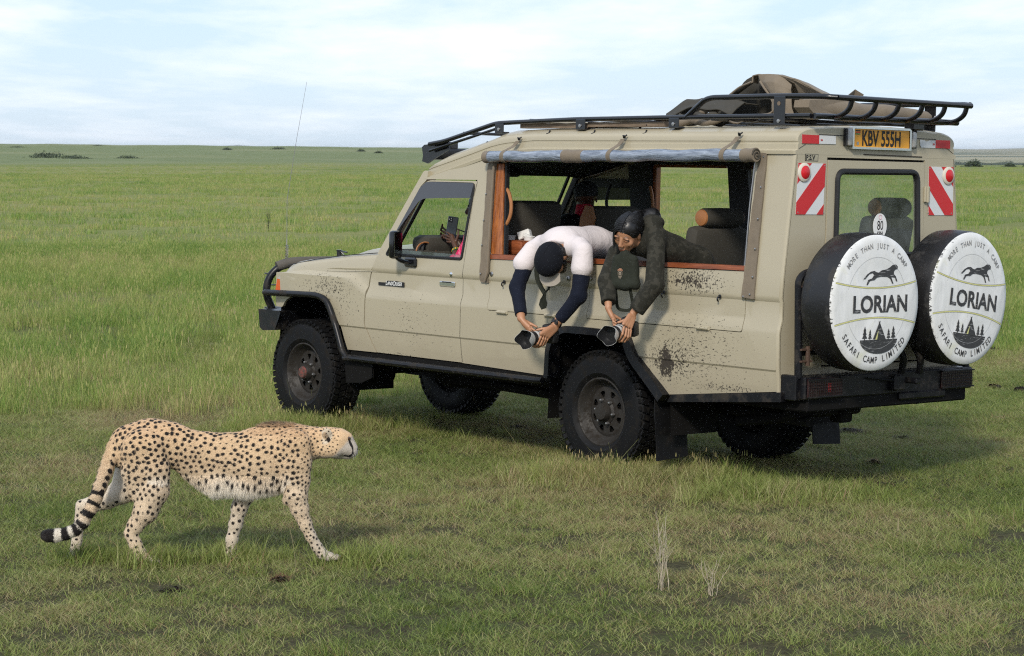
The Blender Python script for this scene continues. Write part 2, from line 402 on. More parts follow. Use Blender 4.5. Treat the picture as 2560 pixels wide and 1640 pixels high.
mkset('dead', 3, n=40, rad=.09, h0=.01, h1=.05, w_=.0045, lean=2.2, mat=M_TURF, seg=3, tint=(.85, 1.25), brown=0)
def scatter(name, key, pts, s0, s1, label, tilt=.12):
    pts = np.asarray(pts); n = len(pts); c, k = SETS[key]
    me = bpy.data.meshes.new(name); me.vertices.add(n); z = terr(pts[:, 0], pts[:, 1])
    me.vertices.foreach_set('co', np.column_stack([pts[:, 0], pts[:, 1], z]).astype(np.float32).ravel())
    r = me.attributes.new('rot', 'FLOAT_VECTOR', 'POINT'); r.data.foreach_set('vector', np.column_stack([RNG.uniform(-tilt, tilt, n), RNG.uniform(-tilt, tilt, n), RNG.uniform(0, 6.28, n)]).astype(np.float32).ravel())
    s = me.attributes.new('scl', 'FLOAT', 'POINT'); s.data.foreach_set('value', RNG.uniform(s0, s1, n).astype(np.float32))
    ii = me.attributes.new('pick', 'INT', 'POINT'); ii.data.foreach_set('value', RNG.integers(0, k, n).astype(np.int32))
    o = lk(bpy.data.objects.new(name, me)); tag(o, kind='stuff')
    ng = bpy.data.node_groups.new(name, 'GeometryNodeTree'); ng.interface.new_socket('Geometry', in_out='INPUT', socket_type='NodeSocketGeometry'); ng.interface.new_socket('Geometry', in_out='OUTPUT', socket_type='NodeSocketGeometry')
    a = ng.nodes.new('NodeGroupInput'); b = ng.nodes.new('NodeGroupOutput'); ip = ng.nodes.new('GeometryNodeInstanceOnPoints'); ci = ng.nodes.new('GeometryNodeCollectionInfo')
    ci.inputs['Collection'].default_value = c; ci.inputs['Separate Children'].default_value = True; ci.inputs['Reset Children'].default_value = True
    def na(t_, nm): x = ng.nodes.new('GeometryNodeInputNamedAttribute'); x.data_type = t_; x.inputs['Name'].default_value = nm; return x.outputs['Attribute']
    ng.links.new(a.outputs[0], ip.inputs['Points']); ng.links.new(ci.outputs[0], ip.inputs['Instance']); ip.inputs['Pick Instance'].default_value = True
    ng.links.new(na('INT', 'pick'), ip.inputs['Instance Index']); ng.links.new(na('FLOAT_VECTOR', 'rot'), ip.inputs['Rotation']); ng.links.new(na('FLOAT', 'scl'), ip.inputs['Scale'])
    ng.links.new(ip.outputs[0], b.inputs[0]); md = o.modifiers.new('scatter', 'NODES'); md.node_group = ng; return o
def wedge(y0, y1, dens, side=.245, pad=1.0):
    # random points in the ground strip in view (and a margin beside it)
    A = (side * (y1 * y1 - y0 * y0)) + 2 * pad * (y1 - y0); n = int(A * dens); y = np.sqrt(RNG.uniform(0, 1, n * 2) * (y1 ** 2 - y0 ** 2) + y0 ** 2)
    x = RNG.uniform(-1, 1, n * 2) * (side * y1 + pad); k = np.abs(x) < side * y + pad; return np.column_stack([x[k], y[k]])[:n]
def vnoise(x, y, s, seed=0):
    # smooth value noise in [0,1]
    r = np.random.default_rng(seed); T = r.random((64, 64)); u = x / s + 500; v = y / s + 500; i = np.floor(u).astype(int); j = np.floor(v).astype(int); fu = u - i; fv = v - j; fu = fu * fu * (3 - 2 * fu); fv = fv * fv * (3 - 2 * fv)
    g_ = lambda a, b: T[a % 64, b % 64]
    return (g_(i, j) * (1 - fu) + g_(i + 1, j) * fu) * (1 - fv) + (g_(i, j + 1) * (1 - fu) + g_(i + 1, j + 1) * fu) * fv
def thin(p, prob): return p[RNG.random(len(p)) < prob]
# how tall the sward stands: cropped lawn near and right, long grass back and left
def longg(x, y): return sst(16.4, 21.5, y + .28 * (-x - 1.5).clip(-5, 4) + 3.4 * (vnoise(x, y, 1.7, 3) - .5) + 1.2 * (vnoise(x, y, .6, 33) - .5) - .9 * (x - 1.0).clip(0, 8))
P_ = wedge(8.4, 24, 165, pad=2.0); L_ = longg(P_[:, 0], P_[:, 1]); P_ = thin(P_, (1 - .5 * L_) ); scatter('turf_grass', 'turf', P_, .7, 1.25, None)
wh_ = np.concatenate([RNG.normal(0, 1, (170, 2)) * [.30, .16] + c for c in ((.65, 14.40), (-1.52, 16.88), (1.6, 13.6), (.95, 14.2))]); wh_ = np.concatenate([wh_] + [RNG.normal(0, 1, (26, 2)) * [.10, .06] + c for c in ((-1.80, 11.38), (-2.13, 11.52), (-1.45, 11.52), (-.78, 11.40))]); scatter('grass_at_wheels', 'mid', wh_, .55, 1.25, None)
wh_ = np.concatenate([RNG.normal(0, 1, (46, 2)) * [.32, .10] + c for c in ((.62, 14.34), (.80, 14.42), (-1.58, 16.80), (-1.38, 16.92))]); scatter('tufts_at_wheels', 'tall', wh_, .35, .70, None)
P_ = wedge(8.4, 26, 26, pad=2.0); L_ = longg(P_[:, 0], P_[:, 1]); cl_ = vnoise(P_[:, 0], P_[:, 1], .6, 5); P_ = thin(P_, np.clip(.05 + .9 * sst(.60, .9, cl_) * (P_[:, 0] * 0 + 1) + .8 * L_, 0, 1)); scatter('mid_grass', 'mid', P_, .5, 1.05, None)
P_ = wedge(8.4, 22, 9, pad=2.0); P_ = thin(P_, np.maximum(sst(.62, .9, vnoise(P_[:, 0], P_[:, 1], .9, 9)), vnoise(P_[:, 0], P_[:, 1], .33, 8) < .14)); scatter('dead_grass', 'dead', P_, .8, 1.4, None)
P_ = wedge(14, 48, 22, pad=3.5); P_ = thin(P_, longg(P_[:, 0], P_[:, 1]) * (.35 + .65 * sst(.25, .6, vnoise(P_[:, 0], P_[:, 1], 2.8, 12)))); scatter('tall_grass', 'tall', P_, .55, 1.15, None)
P_ = wedge(42, 210, 2.6, pad=6); P_ = thin(P_, np.clip(60 / P_[:, 1], 0, 1) * (.4 + .6 * vnoise(P_[:, 0], P_[:, 1], 9, 14))); scatter('distant_grass', 'far', P_, .6, 1.25, None, .05)
P_ = wedge(205, 330, .35, pad=8); P_ = thin(P_, 1.2 - sst(215, 320, P_[:, 1])); scatter('remote_grass', 'far', P_, .45, .9, None, .05)
P_ = wedge(9.0, 30, 2.6, pad=1); P_ = thin(P_, .25 + .6 * longg(P_[:, 0], P_[:, 1])); scatter('grass_stalks', 'stalk', P_, .5, 1.1, None, .1)

# wood along the valley floor far off on the right
r_ = np.random.default_rng(77); n_ = 26000; a_ = np.radians(r_.uniform(5.2, 15, n_)); rr_ = r_.uniform(1850, 2050, n_); x_ = rr_ * np.sin(a_); y_ = rr_ * np.cos(a_); clump = vnoise(np.degrees(a_) * 3.1, rr_ * .004, .5, 41); k_ = r_.random(n_) < sst(.18, .6, clump + .25 * sst(8, 12, np.degrees(a_)))
x_, y_, clump = x_[k_], y_[k_], clump[k_]; n_ = len(x_); hgt_ = r_.beta(1.3, 2.2, n_) * (.8 + 2.6 * clump); z_ = terr(x_, y_) + hgt_
a = r_.normal(0, 1, (n_, 3)); b = r_.normal(0, 1, (n_, 3)); a /= np.linalg.norm(a, axis=1)[:, None] / .55; b /= np.linalg.norm(b, axis=1)[:, None] / .5; c_ = np.column_stack([x_, y_, z_])
wood = mk('distant_woodland', np.stack([c_ - a, c_ + b, c_ + a, c_ - b], 1).reshape(-1, 3), np.arange(n_ * 4).reshape(-1, 4), simple('woodland_leaves', (.035, .055, .028), .9, 0, .3, .02), None, 0); tag(wood, kind='stuff')
# the air: thin pale haze round everything
hz = MB().box((0, 3000, -3.5), (26000, 26000, 37)).build('haze', None, None, 0); tag(hz, kind='stuff')
m = bpy.data.materials.new('thin_haze'); m.use_nodes = True; t = m.node_tree; t.nodes.clear(); o_ = t.nodes.new('ShaderNodeOutputMaterial'); pv_ = t.nodes.new('ShaderNodeVolumePrincipled')
pv_.inputs['Color'].default_value = (.93, .97, 1, 1); pv_.inputs['Density'].default_value = .00007; pv_.inputs['Anisotropy'].default_value = .2; t.links.new(pv_.outputs[0], o_.inputs['Volume']); hz.data.materials.append(m)
# ================================================================== safari vehicle
PAINT_COL = (.405, .36, .258)
def paint_mat():
    m, t, b = nodes('beige_paint'); g = G(t); o = g.obj()
    sp = g.n('ShaderNodeSeparateXYZ'); g.l(o, sp.inputs[0]); X, Y, Z = sp.outputs
    big = g.noise(1.7, 5, .6, o); base = g.mix(big, tuple(c * .93 for c in PAINT_COL), tuple(c * 1.05 for c in PAINT_COL))
    # film of dust, thicker low down where it was thrown up
    low = g.mapr(Z, .56, 1.0, 1, 0); dust = g.math('MULTIPLY', g.noise(5, 8, .65, o), low)
    base = g.mix(g.math('MULTIPLY', dust, .85), base, (.30, .25, .18))
    # rain streaks
    st = g.noise(9, 5, .6, g.mapping(o, (9, 9, .7))); st = g.ramp(st, .60, .75)
    base = g.mix(g.math('MULTIPLY', st, .16), base, (.27, .235, .17))
    fine = g.noise(70, 6, .7, g.mapping(o, (1, 1, 1))); strk = g.noise(38, 5, .7, g.mapping(o, (1.1, 1, 2.6), rot=(0, .7, 0)))
    blotch = g.noise(11, 6, .7, o)
    masks = []
    def splat(cx, cz, rx, rz, k, hard, src, side=1):
        dx = g.math('DIVIDE', g.math('SUBTRACT', X, cx), rx); dz = g.math('DIVIDE', g.math('SUBTRACT', Z, cz), rz)
        d = g.math('SQRT', g.math('ADD', g.math('MULTIPLY', dx, dx), g.math('MULTIPLY', dz, dz)))
        f = g.math('SUBTRACT', 1, d, clamp=True)
        s = g.math('ADD', src, g.math('MULTIPLY', f, k))
        masks.append(g.mapr(g.math('MULTIPLY', s, g.mapr(f, 0, .05)), hard, hard + .035))
    splat(-.82, 1.285, .46, .15, .25, .70, fine)
    splat(-.70, 1.28, .30, .08, .27, .73, g.math('ADD', g.math('MULTIPLY', blotch, .45), g.math('MULTIPLY', fine, .55)))
    splat(-.60, .77, .15, .20, .40, .73, g.math('ADD', g.math('MULTIPLY', blotch, .6), g.math('MULTIPLY', fine, .4)))
    splat(-.68, .78, .42, .26, .20, .70, fine)
    splat(-.85, .85, .80, .50, .14, .70, strk)
    splat(2.95, 1.06, .60, .20, .16, .685, fine)
    splat(2.75, .95, .35, .45, .12, .70, fine)
    splat(1.95, .85, .75, .35, .10, .70, strk)
    splat(2.1, .60, .5, .05, .20, .70, fine)
    splat(-1.1, .64, .6, .05, .20, .70, fine)
    splat(3.4, .92, .3, .10, .18, .70, fine)
    # loose specks everywhere on the flanks
    sx = g.ramp(g.noise(55, 3, .6, g.mapping(o, (1, 1, .75), rot=(0, .5, 0))), .735, .755)
    masks.append(g.math('MULTIPLY', sx, g.mapr(Z, .5, 1.45, .9, 0)))
    mm = masks[0]
    for q in masks[1:]: mm = g.math('MAXIMUM', mm, q)
    base = g.mix(mm, base, (.035, .027, .02))
    g.l(base, b.inputs['Base Color']); g.l(g.mapr(mm, 0, 1, .36, .85), b.inputs['Roughness'])
    b.inputs['Coat Weight'].default_value = .25; b.inputs['Coat Roughness'].default_value = .15
    bb = g.bump(g.noise(1.1, 2, .5, o), .10, .03); bb = g.bump(mm, .6, .003, None, bb); bb = g.bump(g.noise(260, 2, .5, o), .03, .001, b, bb)
    return m
M_PAINT = paint_mat()
M_BLACK = simple('black_metal', (.006, .006, .0075), .36, 0, .3, 30, .15, 120, .002, dirt=((.030, .025, .020), .30, 9), spec=.3)
M_GLOSSB = simple('black_gloss', (.005, .005, .0065), .22, 0, .1, coat=.3)
M_UNDER = simple('underbody', (.0045, .004, .0036), .85, 0, .4, 12, .4, 30, .01, spec=.2)
M_RUB = simple('tyre_rubber', (.0045, .0045, .0050), .62, 0, .35, 25, .3, 90, .003, dirt=((.010, .0085, .007), .3, 14), spec=.22)
M_RIM = simple('rim_steel', (.030, .027, .024), .5, .1, .4, 20, .5, 60, .004, dirt=((.020, .016, .012), .45, 26), spec=.25)
M_SEAL = simple('rubber_seal', (.010, .010, .011), .5, bump=.1)
M_TRIM = simple('dark_vinyl', (.010, .010, .012), .6, var=.25, bump=.3, bscale=300, bdist=.001)
M_TRIM2 = simple('grey_vinyl', (.026, .027, .031), .6, var=.2, bump=.3, bscale=300, bdist=.001)
M_CHROME = simple('chrome', (.75, .76, .78), .16, 1.0, .05)
M_STEEL = simple('bare_steel', (.42, .41, .40), .35, .9, .2)
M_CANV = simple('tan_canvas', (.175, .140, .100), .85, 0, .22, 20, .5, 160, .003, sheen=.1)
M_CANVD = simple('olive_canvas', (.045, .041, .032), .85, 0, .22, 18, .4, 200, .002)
M_LEATH = simple('tan_leather', (.33, .135, .045), .5, 0, .2, 16, .3, 90, .002)
M_WHITE = simple('white_plastic', (.72, .72, .70), .45, 0, .05)
M_RED = simple('red_reflector', (.55, .012, .018), .35, 0, .1)
M_INK = simple('black_print', (.012, .012, .012), .6, 0, .1)
def glass_mat(name, tint=(.8, .9, .85), rough=.02, alpha=.22, col=(.35, .4, .38)):
    m, t, b = nodes(name); g = G(t)
    tr = g.n('ShaderNodeBsdfTransparent'); tr.inputs[0].default_value = (*tint, 1)
    gl = g.n('ShaderNodeBsdfGlossy'); gl.inputs['Roughness'].default_value = rough
    ge = g.n('ShaderNodeNewGeometry'); dt_ = g.n('ShaderNodeVectorMath', operation='DOT_PRODUCT'); g.l(ge.outputs['Normal'], dt_.inputs[0]); g.l(ge.outputs['Incoming'], dt_.inputs[1])
    fr = g.n('ShaderNodeMath', operation='MULTIPLY_ADD'); g.l(g.math('POWER', g.math('SUBTRACT', 1, g.math('ABSOLUTE', dt_.outputs['Value'])), 5), fr.inputs[0]); fr.inputs[1].default_value = .95; fr.inputs[2].default_value = .045
    nz = g.noise(3, 6, .6, g.obj()); df = g.n('ShaderNodeBsdfDiffuse'); df.inputs[0].default_value = (*col, 1)
    mx0 = g.n('ShaderNodeMixShader'); g.l(g.mapr(nz, .3, .8, 0, alpha), mx0.inputs[0]); g.l(tr.outputs[0], mx0.inputs[1]); g.l(df.outputs[0], mx0.inputs[2])
    mx = g.n('ShaderNodeMixShader'); g.l(fr.outputs[0], mx.inputs[0]); g.l(mx0.outputs[0], mx.inputs[1]); g.l(gl.outputs[0], mx.inputs[2])
    out = t.nodes['Material Output']; g.l(mx.outputs[0], out.inputs[0]); return m
M_GLASS = glass_mat('window_glass', alpha=.10); M_GLASSR = glass_mat('rear_window_glass', (.74, .82, .80), .03, .35, (.42, .47, .46))  # rear pane: whitish reflection and haze painted in as grey diffuse
def wood_mat(name, c1, c2, rough, sc):
    m, t, b = nodes(name); g = G(t); o = g.obj()
    wv = g.noise(sc[3], 6, .65, g.mapping(o, sc[:3])); fine = g.noise(sc[3] * 5, 4, .7, g.mapping(o, sc[:3]))
    c = g.mix(g.ramp(wv, .35, .68), c1, c2); c = g.mix(g.math('MULTIPLY', g.ramp(fine, .5, .7), .4), c, tuple(x * .45 for x in c1))
    g.l(c, b.inputs['Base Color']); b.inputs['Roughness'].default_value = rough; g.bump(wv, .25, .004, b); return m
M_WOODV = wood_mat('varnished_wood_post', (.20, .055, .014), (.46, .155, .04), .3, (14, 14, 1.2, 5))
M_WOODH = wood_mat('varnished_wood_rail', (.15, .04, .015), (.33, .095, .035), .35, (1.2, 14, 14, 5))
M_PLANK = wood_mat('weathered_plank', (.11, .075, .05), (.27, .205, .145), .85, (1.0, 12, 14, 6))
def clear_vinyl():
    m, t, b = nodes('clear_vinyl_roll'); g = G(t); o = g.obj()
    w_ = g.noise(7, 6, .6, g.mapping(o, (1, 3, 6)), .8)
    c = g.mix(g.ramp(w_, .35, .7), (.10, .125, .17), (.34, .39, .47)); g.l(c, b.inputs['Base Color'])
    b.inputs['Roughness'].default_value = .16; b.inputs['Coat Weight'].default_value = .7; g.bump(w_, .5, .02, b); return m
M_VINYL = clear_vinyl()

car = empty('safari_vehicle', (1.1962, 15.1069, 0)); car.rotation_euler = (radians(1.28481), radians(-.28141), radians(131.07914))
tag(car, 'beige long-wheelbase safari vehicle with mud splashes, open sides and twin spare wheels on its back', 'safari vehicle')
CAR_M = Matrix.Translation(car.location) @ car.rotation_euler.to_matrix().to_4x4()
def part(mb, name, mat, parent=None, smooth=35, label=None):
    o = mb.build(name, mat, parent or car, smooth)
    if label: o['label'] = label
    return o
YP = [(.50, .800), (.56, .835), (.68, .849), (.772, .853), (.784, .861), (1.00, .864), (1.022, .862), (1.082, .842), (1.188, .841), (1.205, .850), (1.225, .851), (1.36, .838), (2.09, .757)]
def yprof(z): return float(np.interp(z, [a for a, _ in YP], [b for _, b in YP]))
def panel(name, outer, holes, mat, parent=None, sign=1, off=0, thick=.02, xc=(), yfn=None, zc=None, label=None):
    loops = [[Vector((p[0], p[1], 0)) for p in lp] for lp in [outer] + list(holes)]
    flat = [p for lp in loops for p in lp]; tri = geometry.tessellate_polygon(loops)
    bm = bmesh.new(); vs = [bm.verts.new((p.x, 0, p.y)) for p in flat]
    for t in tri:
        try: bm.faces.new([vs[i] for i in t])
        except ValueError: pass
    for z in (zc if zc is not None else [a for a, _ in YP]):
        bmesh.ops.bisect_plane(bm, geom=bm.verts[:] + bm.edges[:] + bm.faces[:], plane_co=(0, 0, z), plane_no=(0, 0, 1), dist=1e-5)
    for x in xc:
        bmesh.ops.bisect_plane(bm, geom=bm.verts[:] + bm.edges[:] + bm.faces[:], plane_co=(x, 0, 0), plane_no=(1, 0, 0), dist=1e-5)
    f = yfn or (lambda x, z: yprof(z))
    for v in bm.verts: v.co.y = sign * (f(v.co.x, v.co.z) + off)
    bmesh.ops.recalc_face_normals(bm, faces=bm.faces[:])
    if sum(fc.normal.y * fc.calc_area() for fc in bm.faces) * sign < 0: bmesh.ops.reverse_faces(bm, faces=bm.faces[:])
    # inward thickness
    if thick:
        top = bm.faces[:]; r = bmesh.ops.duplicate(bm, geom=bm.verts[:] + bm.edges[:] + top)
        nv = [g_ for g_ in r['geom'] if isinstance(g_, bmesh.types.BMVert)]; nf = [g_ for g_ in r['geom'] if isinstance(g_, bmesh.types.BMFace)]
        for v in nv: v.co.y -= sign * thick
        bmesh.ops.reverse_faces(bm, faces=nf)
        e1 = [e for e in {e for fc in top for e in fc.edges} if e.is_boundary]
        e2 = [e for e in {e for fc in nf for e in fc.edges} if e.is_boundary]
        key = lambda e: tuple(sorted((round(v.co.x, 5), round(v.co.z, 5)) for v in e.verts))
        d2 = {key(e): e for e in e2}
        for e in e1:
            q = d2.get(key(e))
            if q is None: continue
            a, b_ = e.verts; c_, d_ = q.verts
            if (Vector((a.co.x, 0, a.co.z)) - Vector((c_.co.x, 0, c_.co.z))).length > 1e-4: c_, d_ = d_, c_
            try: bm.faces.new((b_, a, c_, d_))
            except ValueError: pass
        bmesh.ops.recalc_face_normals(bm, faces=bm.faces[:])
    me = bpy.data.meshes.new(name); bm.to_mesh(me); bm.free(); finish(me, mat, 28)
    o = lk(bpy.data.objects.new(name, me), parent or car)
    if label: o['label'] = label
    return o
# ---- side panels, doors, fenders
ARCH_R = [(.500, .585, 0), (.493, .62, 0), (.487, .784, .05), (.437, .867, .05), (.331, .935, .05), (.025, .937, .05), (-.29, .925, .06), (-.349, .80, .05), (-.566, .614, .03), (-.623, .56, 0)]
ARCH_F = [(3.556, .871, .02), (3.513, .921, .03), (3.43, .957, .04), (3.282, .975, .05), (3.123, .983, .06), (3.018, .981, .05), (2.939, .952, .05), (2.865, .871, .04), (2.789, .772, .04), (2.72, .605, 0)]
SIDE = [(1.404, .605, 0)] + ARCH_R + [(-1.535, .655, 0), (-1.535, 2.09, 0), (.80, 2.09, 0), (1.247, 2.042, 0), (1.69, 1.934, 0), (1.93, 1.878, 0), (1.90, 1.872, 0), (1.345, 1.876, 0),
        (1.375, 1.743, 0), (1.401, 1.311, 0), (1.411, 1.196, 0), (1.408, .994, 0), (1.413, .763, 0)]
OPEN = [(1.135, 1.372), (-1.24, 1.392), (-1.237, 2.035), (1.165, 2.03)]
LOCK1 = [(1.122, 1.342), (.279, 1.348), (.279, .992), (1.122, .988)]; LOCK2 = [(.126, 1.348), (-1.262, 1.366), (-1.262, 1.19), (-1.258, 1.08), (-1.258, .992), (.126, .990)]
def shrink(poly, d):
    c = Vector((sum(p[0] for p in poly) / len(poly), sum(p[1] for p in poly) / len(poly)))
    return [(p[0] + (d if p[0] < c.x else -d), p[1] + (d if p[1] < c.y else -d)) for p in poly]
XC = tuple(np.arange(-1.5, 1.4, .2))
panel('side_panel', rpoly(SIDE, 0), [rpoly(OPEN, .025), rpoly(LOCK1, .02), rpoly(LOCK2, .02)], M_PAINT, xc=XC)
for lk_, hk in ((LOCK1, ((.961, 1.182), (.49, 1.183))), (LOCK2, ((-.57, 1.190), (-1.052, 1.191)))):
    p_ = panel('locker_flap', rpoly(shrink(lk_, .0045), .02), [], M_PAINT, off=.001, xc=XC)
    for hx, hz in hk:
        h = MB(); h.box((hx, .852, hz + .008), (.022, .012, .024), .004); h.tube(fillet([(hx, .85, hz + .01), (hx, .872, hz + .004), (hx, .874, hz - .014), (hx + .004, .860, hz - .022)], .01), .005, 6)
        part(h, 'latch_hook', M_GLOSSB, p_)
for hx, hz in ((.956, .984), (.468, .991), (-.934, .998)):
    h = MB(); h.box((hx, .868, hz), (.11, .012, .028), .005); h.tube([(hx - .05, .876, hz), (hx + .05, .876, hz)], .009, 8); part(h, 'locker_hinge', M_PAINT)
for hx, hz in ((1.113 - .022, 1.238), (.316, 1.244), (.108, 1.254)):
    h = MB(); h.lathe([(.017, -.004), (.017, .003), (.012, .006), (.0, .006)], (hx, .853, hz), 'Y', 16); l_ = part(h, 'round_lock', M_STEEL)
    part(MB().box((hx, .8605, hz), (.006, .002, .02)), 'keyhole', M_INK, l_)
panel('seam_backing', rpoly([(1.20, .93), (-1.32, .93), (-1.32, 1.372), (1.20, 1.36)], 0), [], M_UNDER, off=-.026, thick=.006, xc=XC)
def yf_fender(x, z):
    zc = np.interp(x, [2.44, 2.66], [1.022, 1.136]); lo = np.interp(x, [2.44, 2.62], [.862, .868])
    base = np.interp(z, [.50, .56, .68, .772, .784, zc, zc + .035, 1.188, 1.205, 1.3], [.80, .838, .851, .855, .864, lo, .843, .841, .848, .84])
    return float(base - .03 * sst(3.35, 3.70, x) * 1.2)
FEND = [(3.655, 1.134, .01), (3.662, .95, 0), (3.655, .872, .01)] + ARCH_F + [(2.376, .608, 0), (2.503, .795, .04), (2.499, .993, .03), (2.460, 1.177, .02), (2.434, 1.225, 0), (2.47, 1.222, 0), (2.9, 1.20, 0), (3.55, 1.14, 0)]
for sg in (1, -1):
    panel('front_fender', rpoly(FEND, 0), [], M_PAINT, sign=sg, xc=(2.44, 2.5, 2.55, 2.6, 2.66, 2.8, 3, 3.2, 3.35, 3.45, 3.55), yfn=yf_fender, zc=[.56, .68, .772, .784, 1.022, 1.05, 1.08, 1.10, 1.136, 1.171, 1.188, 1.205], off=0)
DOOR = [(2.383, 1.316, .02), (2.448, 1.177, .02), (2.487, .993, .03), (2.492, .795, .04), (2.365, .609, .01), (1.392, .608, .01), (1.405, .763, 0), (1.400, .994, 0), (1.403, 1.196, 0), (1.393, 1.311, 0), (1.366, 1.743, 0), (1.338, 1.867, .01), (1.885, 1.866, .05), (1.962, 1.818, .02), (2.30, 1.318, 0)]
WIN = [(2.27, 1.326, .01), (1.428, 1.326, .02), (1.370, 1.846, .03), (1.888, 1.846, .06), (1.948, 1.80, .03)]
XD = tuple(np.arange(1.5, 2.5, .15))
for sg in (1, -1):
    d_ = panel('front_door', rpoly(DOOR, 0), [rpoly(WIN, .02)], M_PAINT, sign=sg, xc=XD)
    wp = rpoly(WIN, .02)
    part(MB().tube([(x, sg * (yprof(z) + .001), z) for x, z in wp], .011, 6, closed=True), 'window_seal', M_SEAL, d_)
    if sg == 1:
        h = MB().box((1.572, yprof(1.144) + .006, 1.146), (.168, .012, .036), .006); hn = part(h, 'door_handle', M_CHROME, d_)
        part(MB().box((1.572, yprof(1.144) + .013, 1.158), (.10, .004, .008)), 'handle_slot', M_INK, d_)
        part(MB().lathe([(.0155, -.003), (.0155, .004), (.011, .007), (0, .007)], (1.526, yprof(1.216), 1.216), 'Y', 16), 'key_lock', M_CHROME, d_)
        part(MB().prism([(-.006, 0), (.10, 0), (.205, 0), (.292, -.002), (.292, .032), (.20, .038), (.10, .036), (.075, .022), (-.006, .022)], (2.348, .8445, 1.100), (-1, 0, 0), (0, 0, 1), (0, 1, 0), .005), 'badge_plate', M_INK, d_)
# lettering helper ---------------------------------------------------
def text_mesh(txt, size=1, ext=0, sx=1, bold=0, align='LEFT', shear=0):
    c = bpy.data.curves.new('lettering', 'FONT'); c.body = txt; c.size = size; c.align_x = align; c.offset = bold; c.resolution_u = 3; c.shear = shear
    o = bpy.data.objects.new('lettering', c); COL.objects.link(o)
    dg = bpy.context.evaluated_depsgraph_get(); me = bpy.data.meshes.new_from_object(o.evaluated_get(dg))
    bpy.data.objects.remove(o); bpy.data.curves.remove(c)
    v = np.array([(q.co.x * sx, q.co.y) for q in me.vertices]); f = [tuple(p.vertices) for p in me.polygons]; bpy.data.meshes.remove(me)
    return v, f
def letters(name, txt, o, ex, ey, mat, parent, size=.1, sx=1, bold=0, align='LEFT', shear=0):
    v, f = text_mesh(txt, size, 0, sx, bold, align, shear); o, ex, ey = Vector(o), Vector(ex), Vector(ey)
    return part(MB().add([o + ex * a + ey * b for a, b in v], f), name, mat, parent, 0)
letters('badge_lettering', 'L', (2.268, .8505, 1.105), (-1, 0, 0), (0, 0, 1), M_WHITE, None, .044, .8, .0008, shear=.25)
letters('badge_lettering', 'AND', (2.249, .8505, 1.106), (-1, 0, 0), (0, 0, 1), M_WHITE, None, .036, .8, .0008, shear=.25)
letters('badge_lettering', 'C', (2.187, .8505, 1.105), (-1, 0, 0), (0, 0, 1), M_WHITE, None, .044, .8, .0008, shear=.25)
letters('badge_lettering', 'RUISER', (2.163, .8505, 1.106), (-1, 0, 0), (0, 0, 1), M_WHITE, None, .036, .74, .0008, shear=.25)
# window glass of the front door (half wound down) and wind deflector
M_TINT = simple('smoked_deflector', (.018, .021, .028), .12, 0, .1, coat=.8)
vis = [(1.368, 1.852), (1.888, 1.854), (1.955, 1.812), (2.215, 1.44), (2.225, 1.40), (2.16, 1.50), (1.955, 1.712), (1.90, 1.735), (1.747, 1.742), (1.390, 1.750)]
o_ = panel('wind_deflector', rpoly(vis, .015), [], M_TINT, off=.012, thick=.004, xc=XD)
panel('door_glass', [(2.26, 1.33), (1.43, 1.33), (1.425, 1.355), (2.24, 1.362)], [], M_GLASS, off=-.02, thick=.004, zc=[])
# A pillars, cowl
for sg in (1, -1):
    panel('windscreen_pillar', rpoly([(2.385, 1.322, 0), (2.30, 1.312, 0), (1.962, 1.824, .01), (1.90, 1.872, .01), (1.90, 1.93, 0), (1.945, 1.935, .02), (2.15, 1.655, 0)], 0), [], M_PAINT, sign=sg, off=-.002, thick=.06, zc=[1.4, 1.5, 1.6, 1.7, 1.8, 1.9])
# far flank with its window openings
FAR = [(1.404, .605, 0)] + ARCH_R + SIDE[len(ARCH_R) + 1:]
H1 = [(1.135, 1.392), (.40, 1.392), (.40, 2.012), (1.165, 2.012)]; H2 = [(.20, 1.392), (-1.40, 1.392), (-1.40, 2.0), (.20, 2.012)]
fs = panel('side_panel', rpoly(FAR, 0), [rpoly(H1, .02), rpoly(H2, .02)], M_PAINT, sign=-1, xc=XC, label='far side panel with two open windows')
panel('side_lining', rpoly([(1.40, .60, 0), (-1.52, .66, 0), (-1.52, 2.08, 0), (1.0, 2.08, 0), (1.40, 2.0, 0)], 0), [rpoly(shrink(H1, -.004), .02), rpoly(shrink(H2, -.004), .02)], M_TRIM2, sign=-1, off=-.024, thick=.03, xc=XC, zc=[1.36])
panel('door_lining', rpoly([(2.40, 1.25, 0), (1.39, 1.25, 0), (1.34, 1.90, 0), (1.93, 1.90, 0), (2.02, 1.86, 0)], 0), [rpoly(shrink(WIN, .008), .03)], M_TRIM, sign=-1, off=-.026, thick=.02, xc=XD, zc=[1.4, 1.6, 1.8])
panel('wind_deflector', rpoly(vis, .015), [], M_TINT, sign=-1, off=.012, thick=.004, xc=XD)
panel('pillar_lining', [(2.33, 1.33), (1.93, 1.89), (1.90, 1.90), (1.90, 1.95), (1.95, 1.94), (2.36, 1.36)], [], M_TRIM, sign=-1, off=-.066, thick=.02, zc=[1.4, 1.5, 1.6, 1.7, 1.8, 1.9])
for h_ in (H1,):
    fr = MB()
    fr.box((1.148, -.765, 1.70), (.035, .05, .62), .004); fr.box((.78, -.755, 2.002), (.70, .05, .02), .004); fr.box((.78, -.83, 1.385), (.72, .05, .02), .004)
    part(fr, 'wood_frame', M_WOODV)
fr = MB().box((-.6, -.757, 2.0), (1.58, .05, .02), .004).box((-.6, -.83, 1.385), (1.58, .05, .02), .004); part(fr, 'wood_frame', M_WOODH)
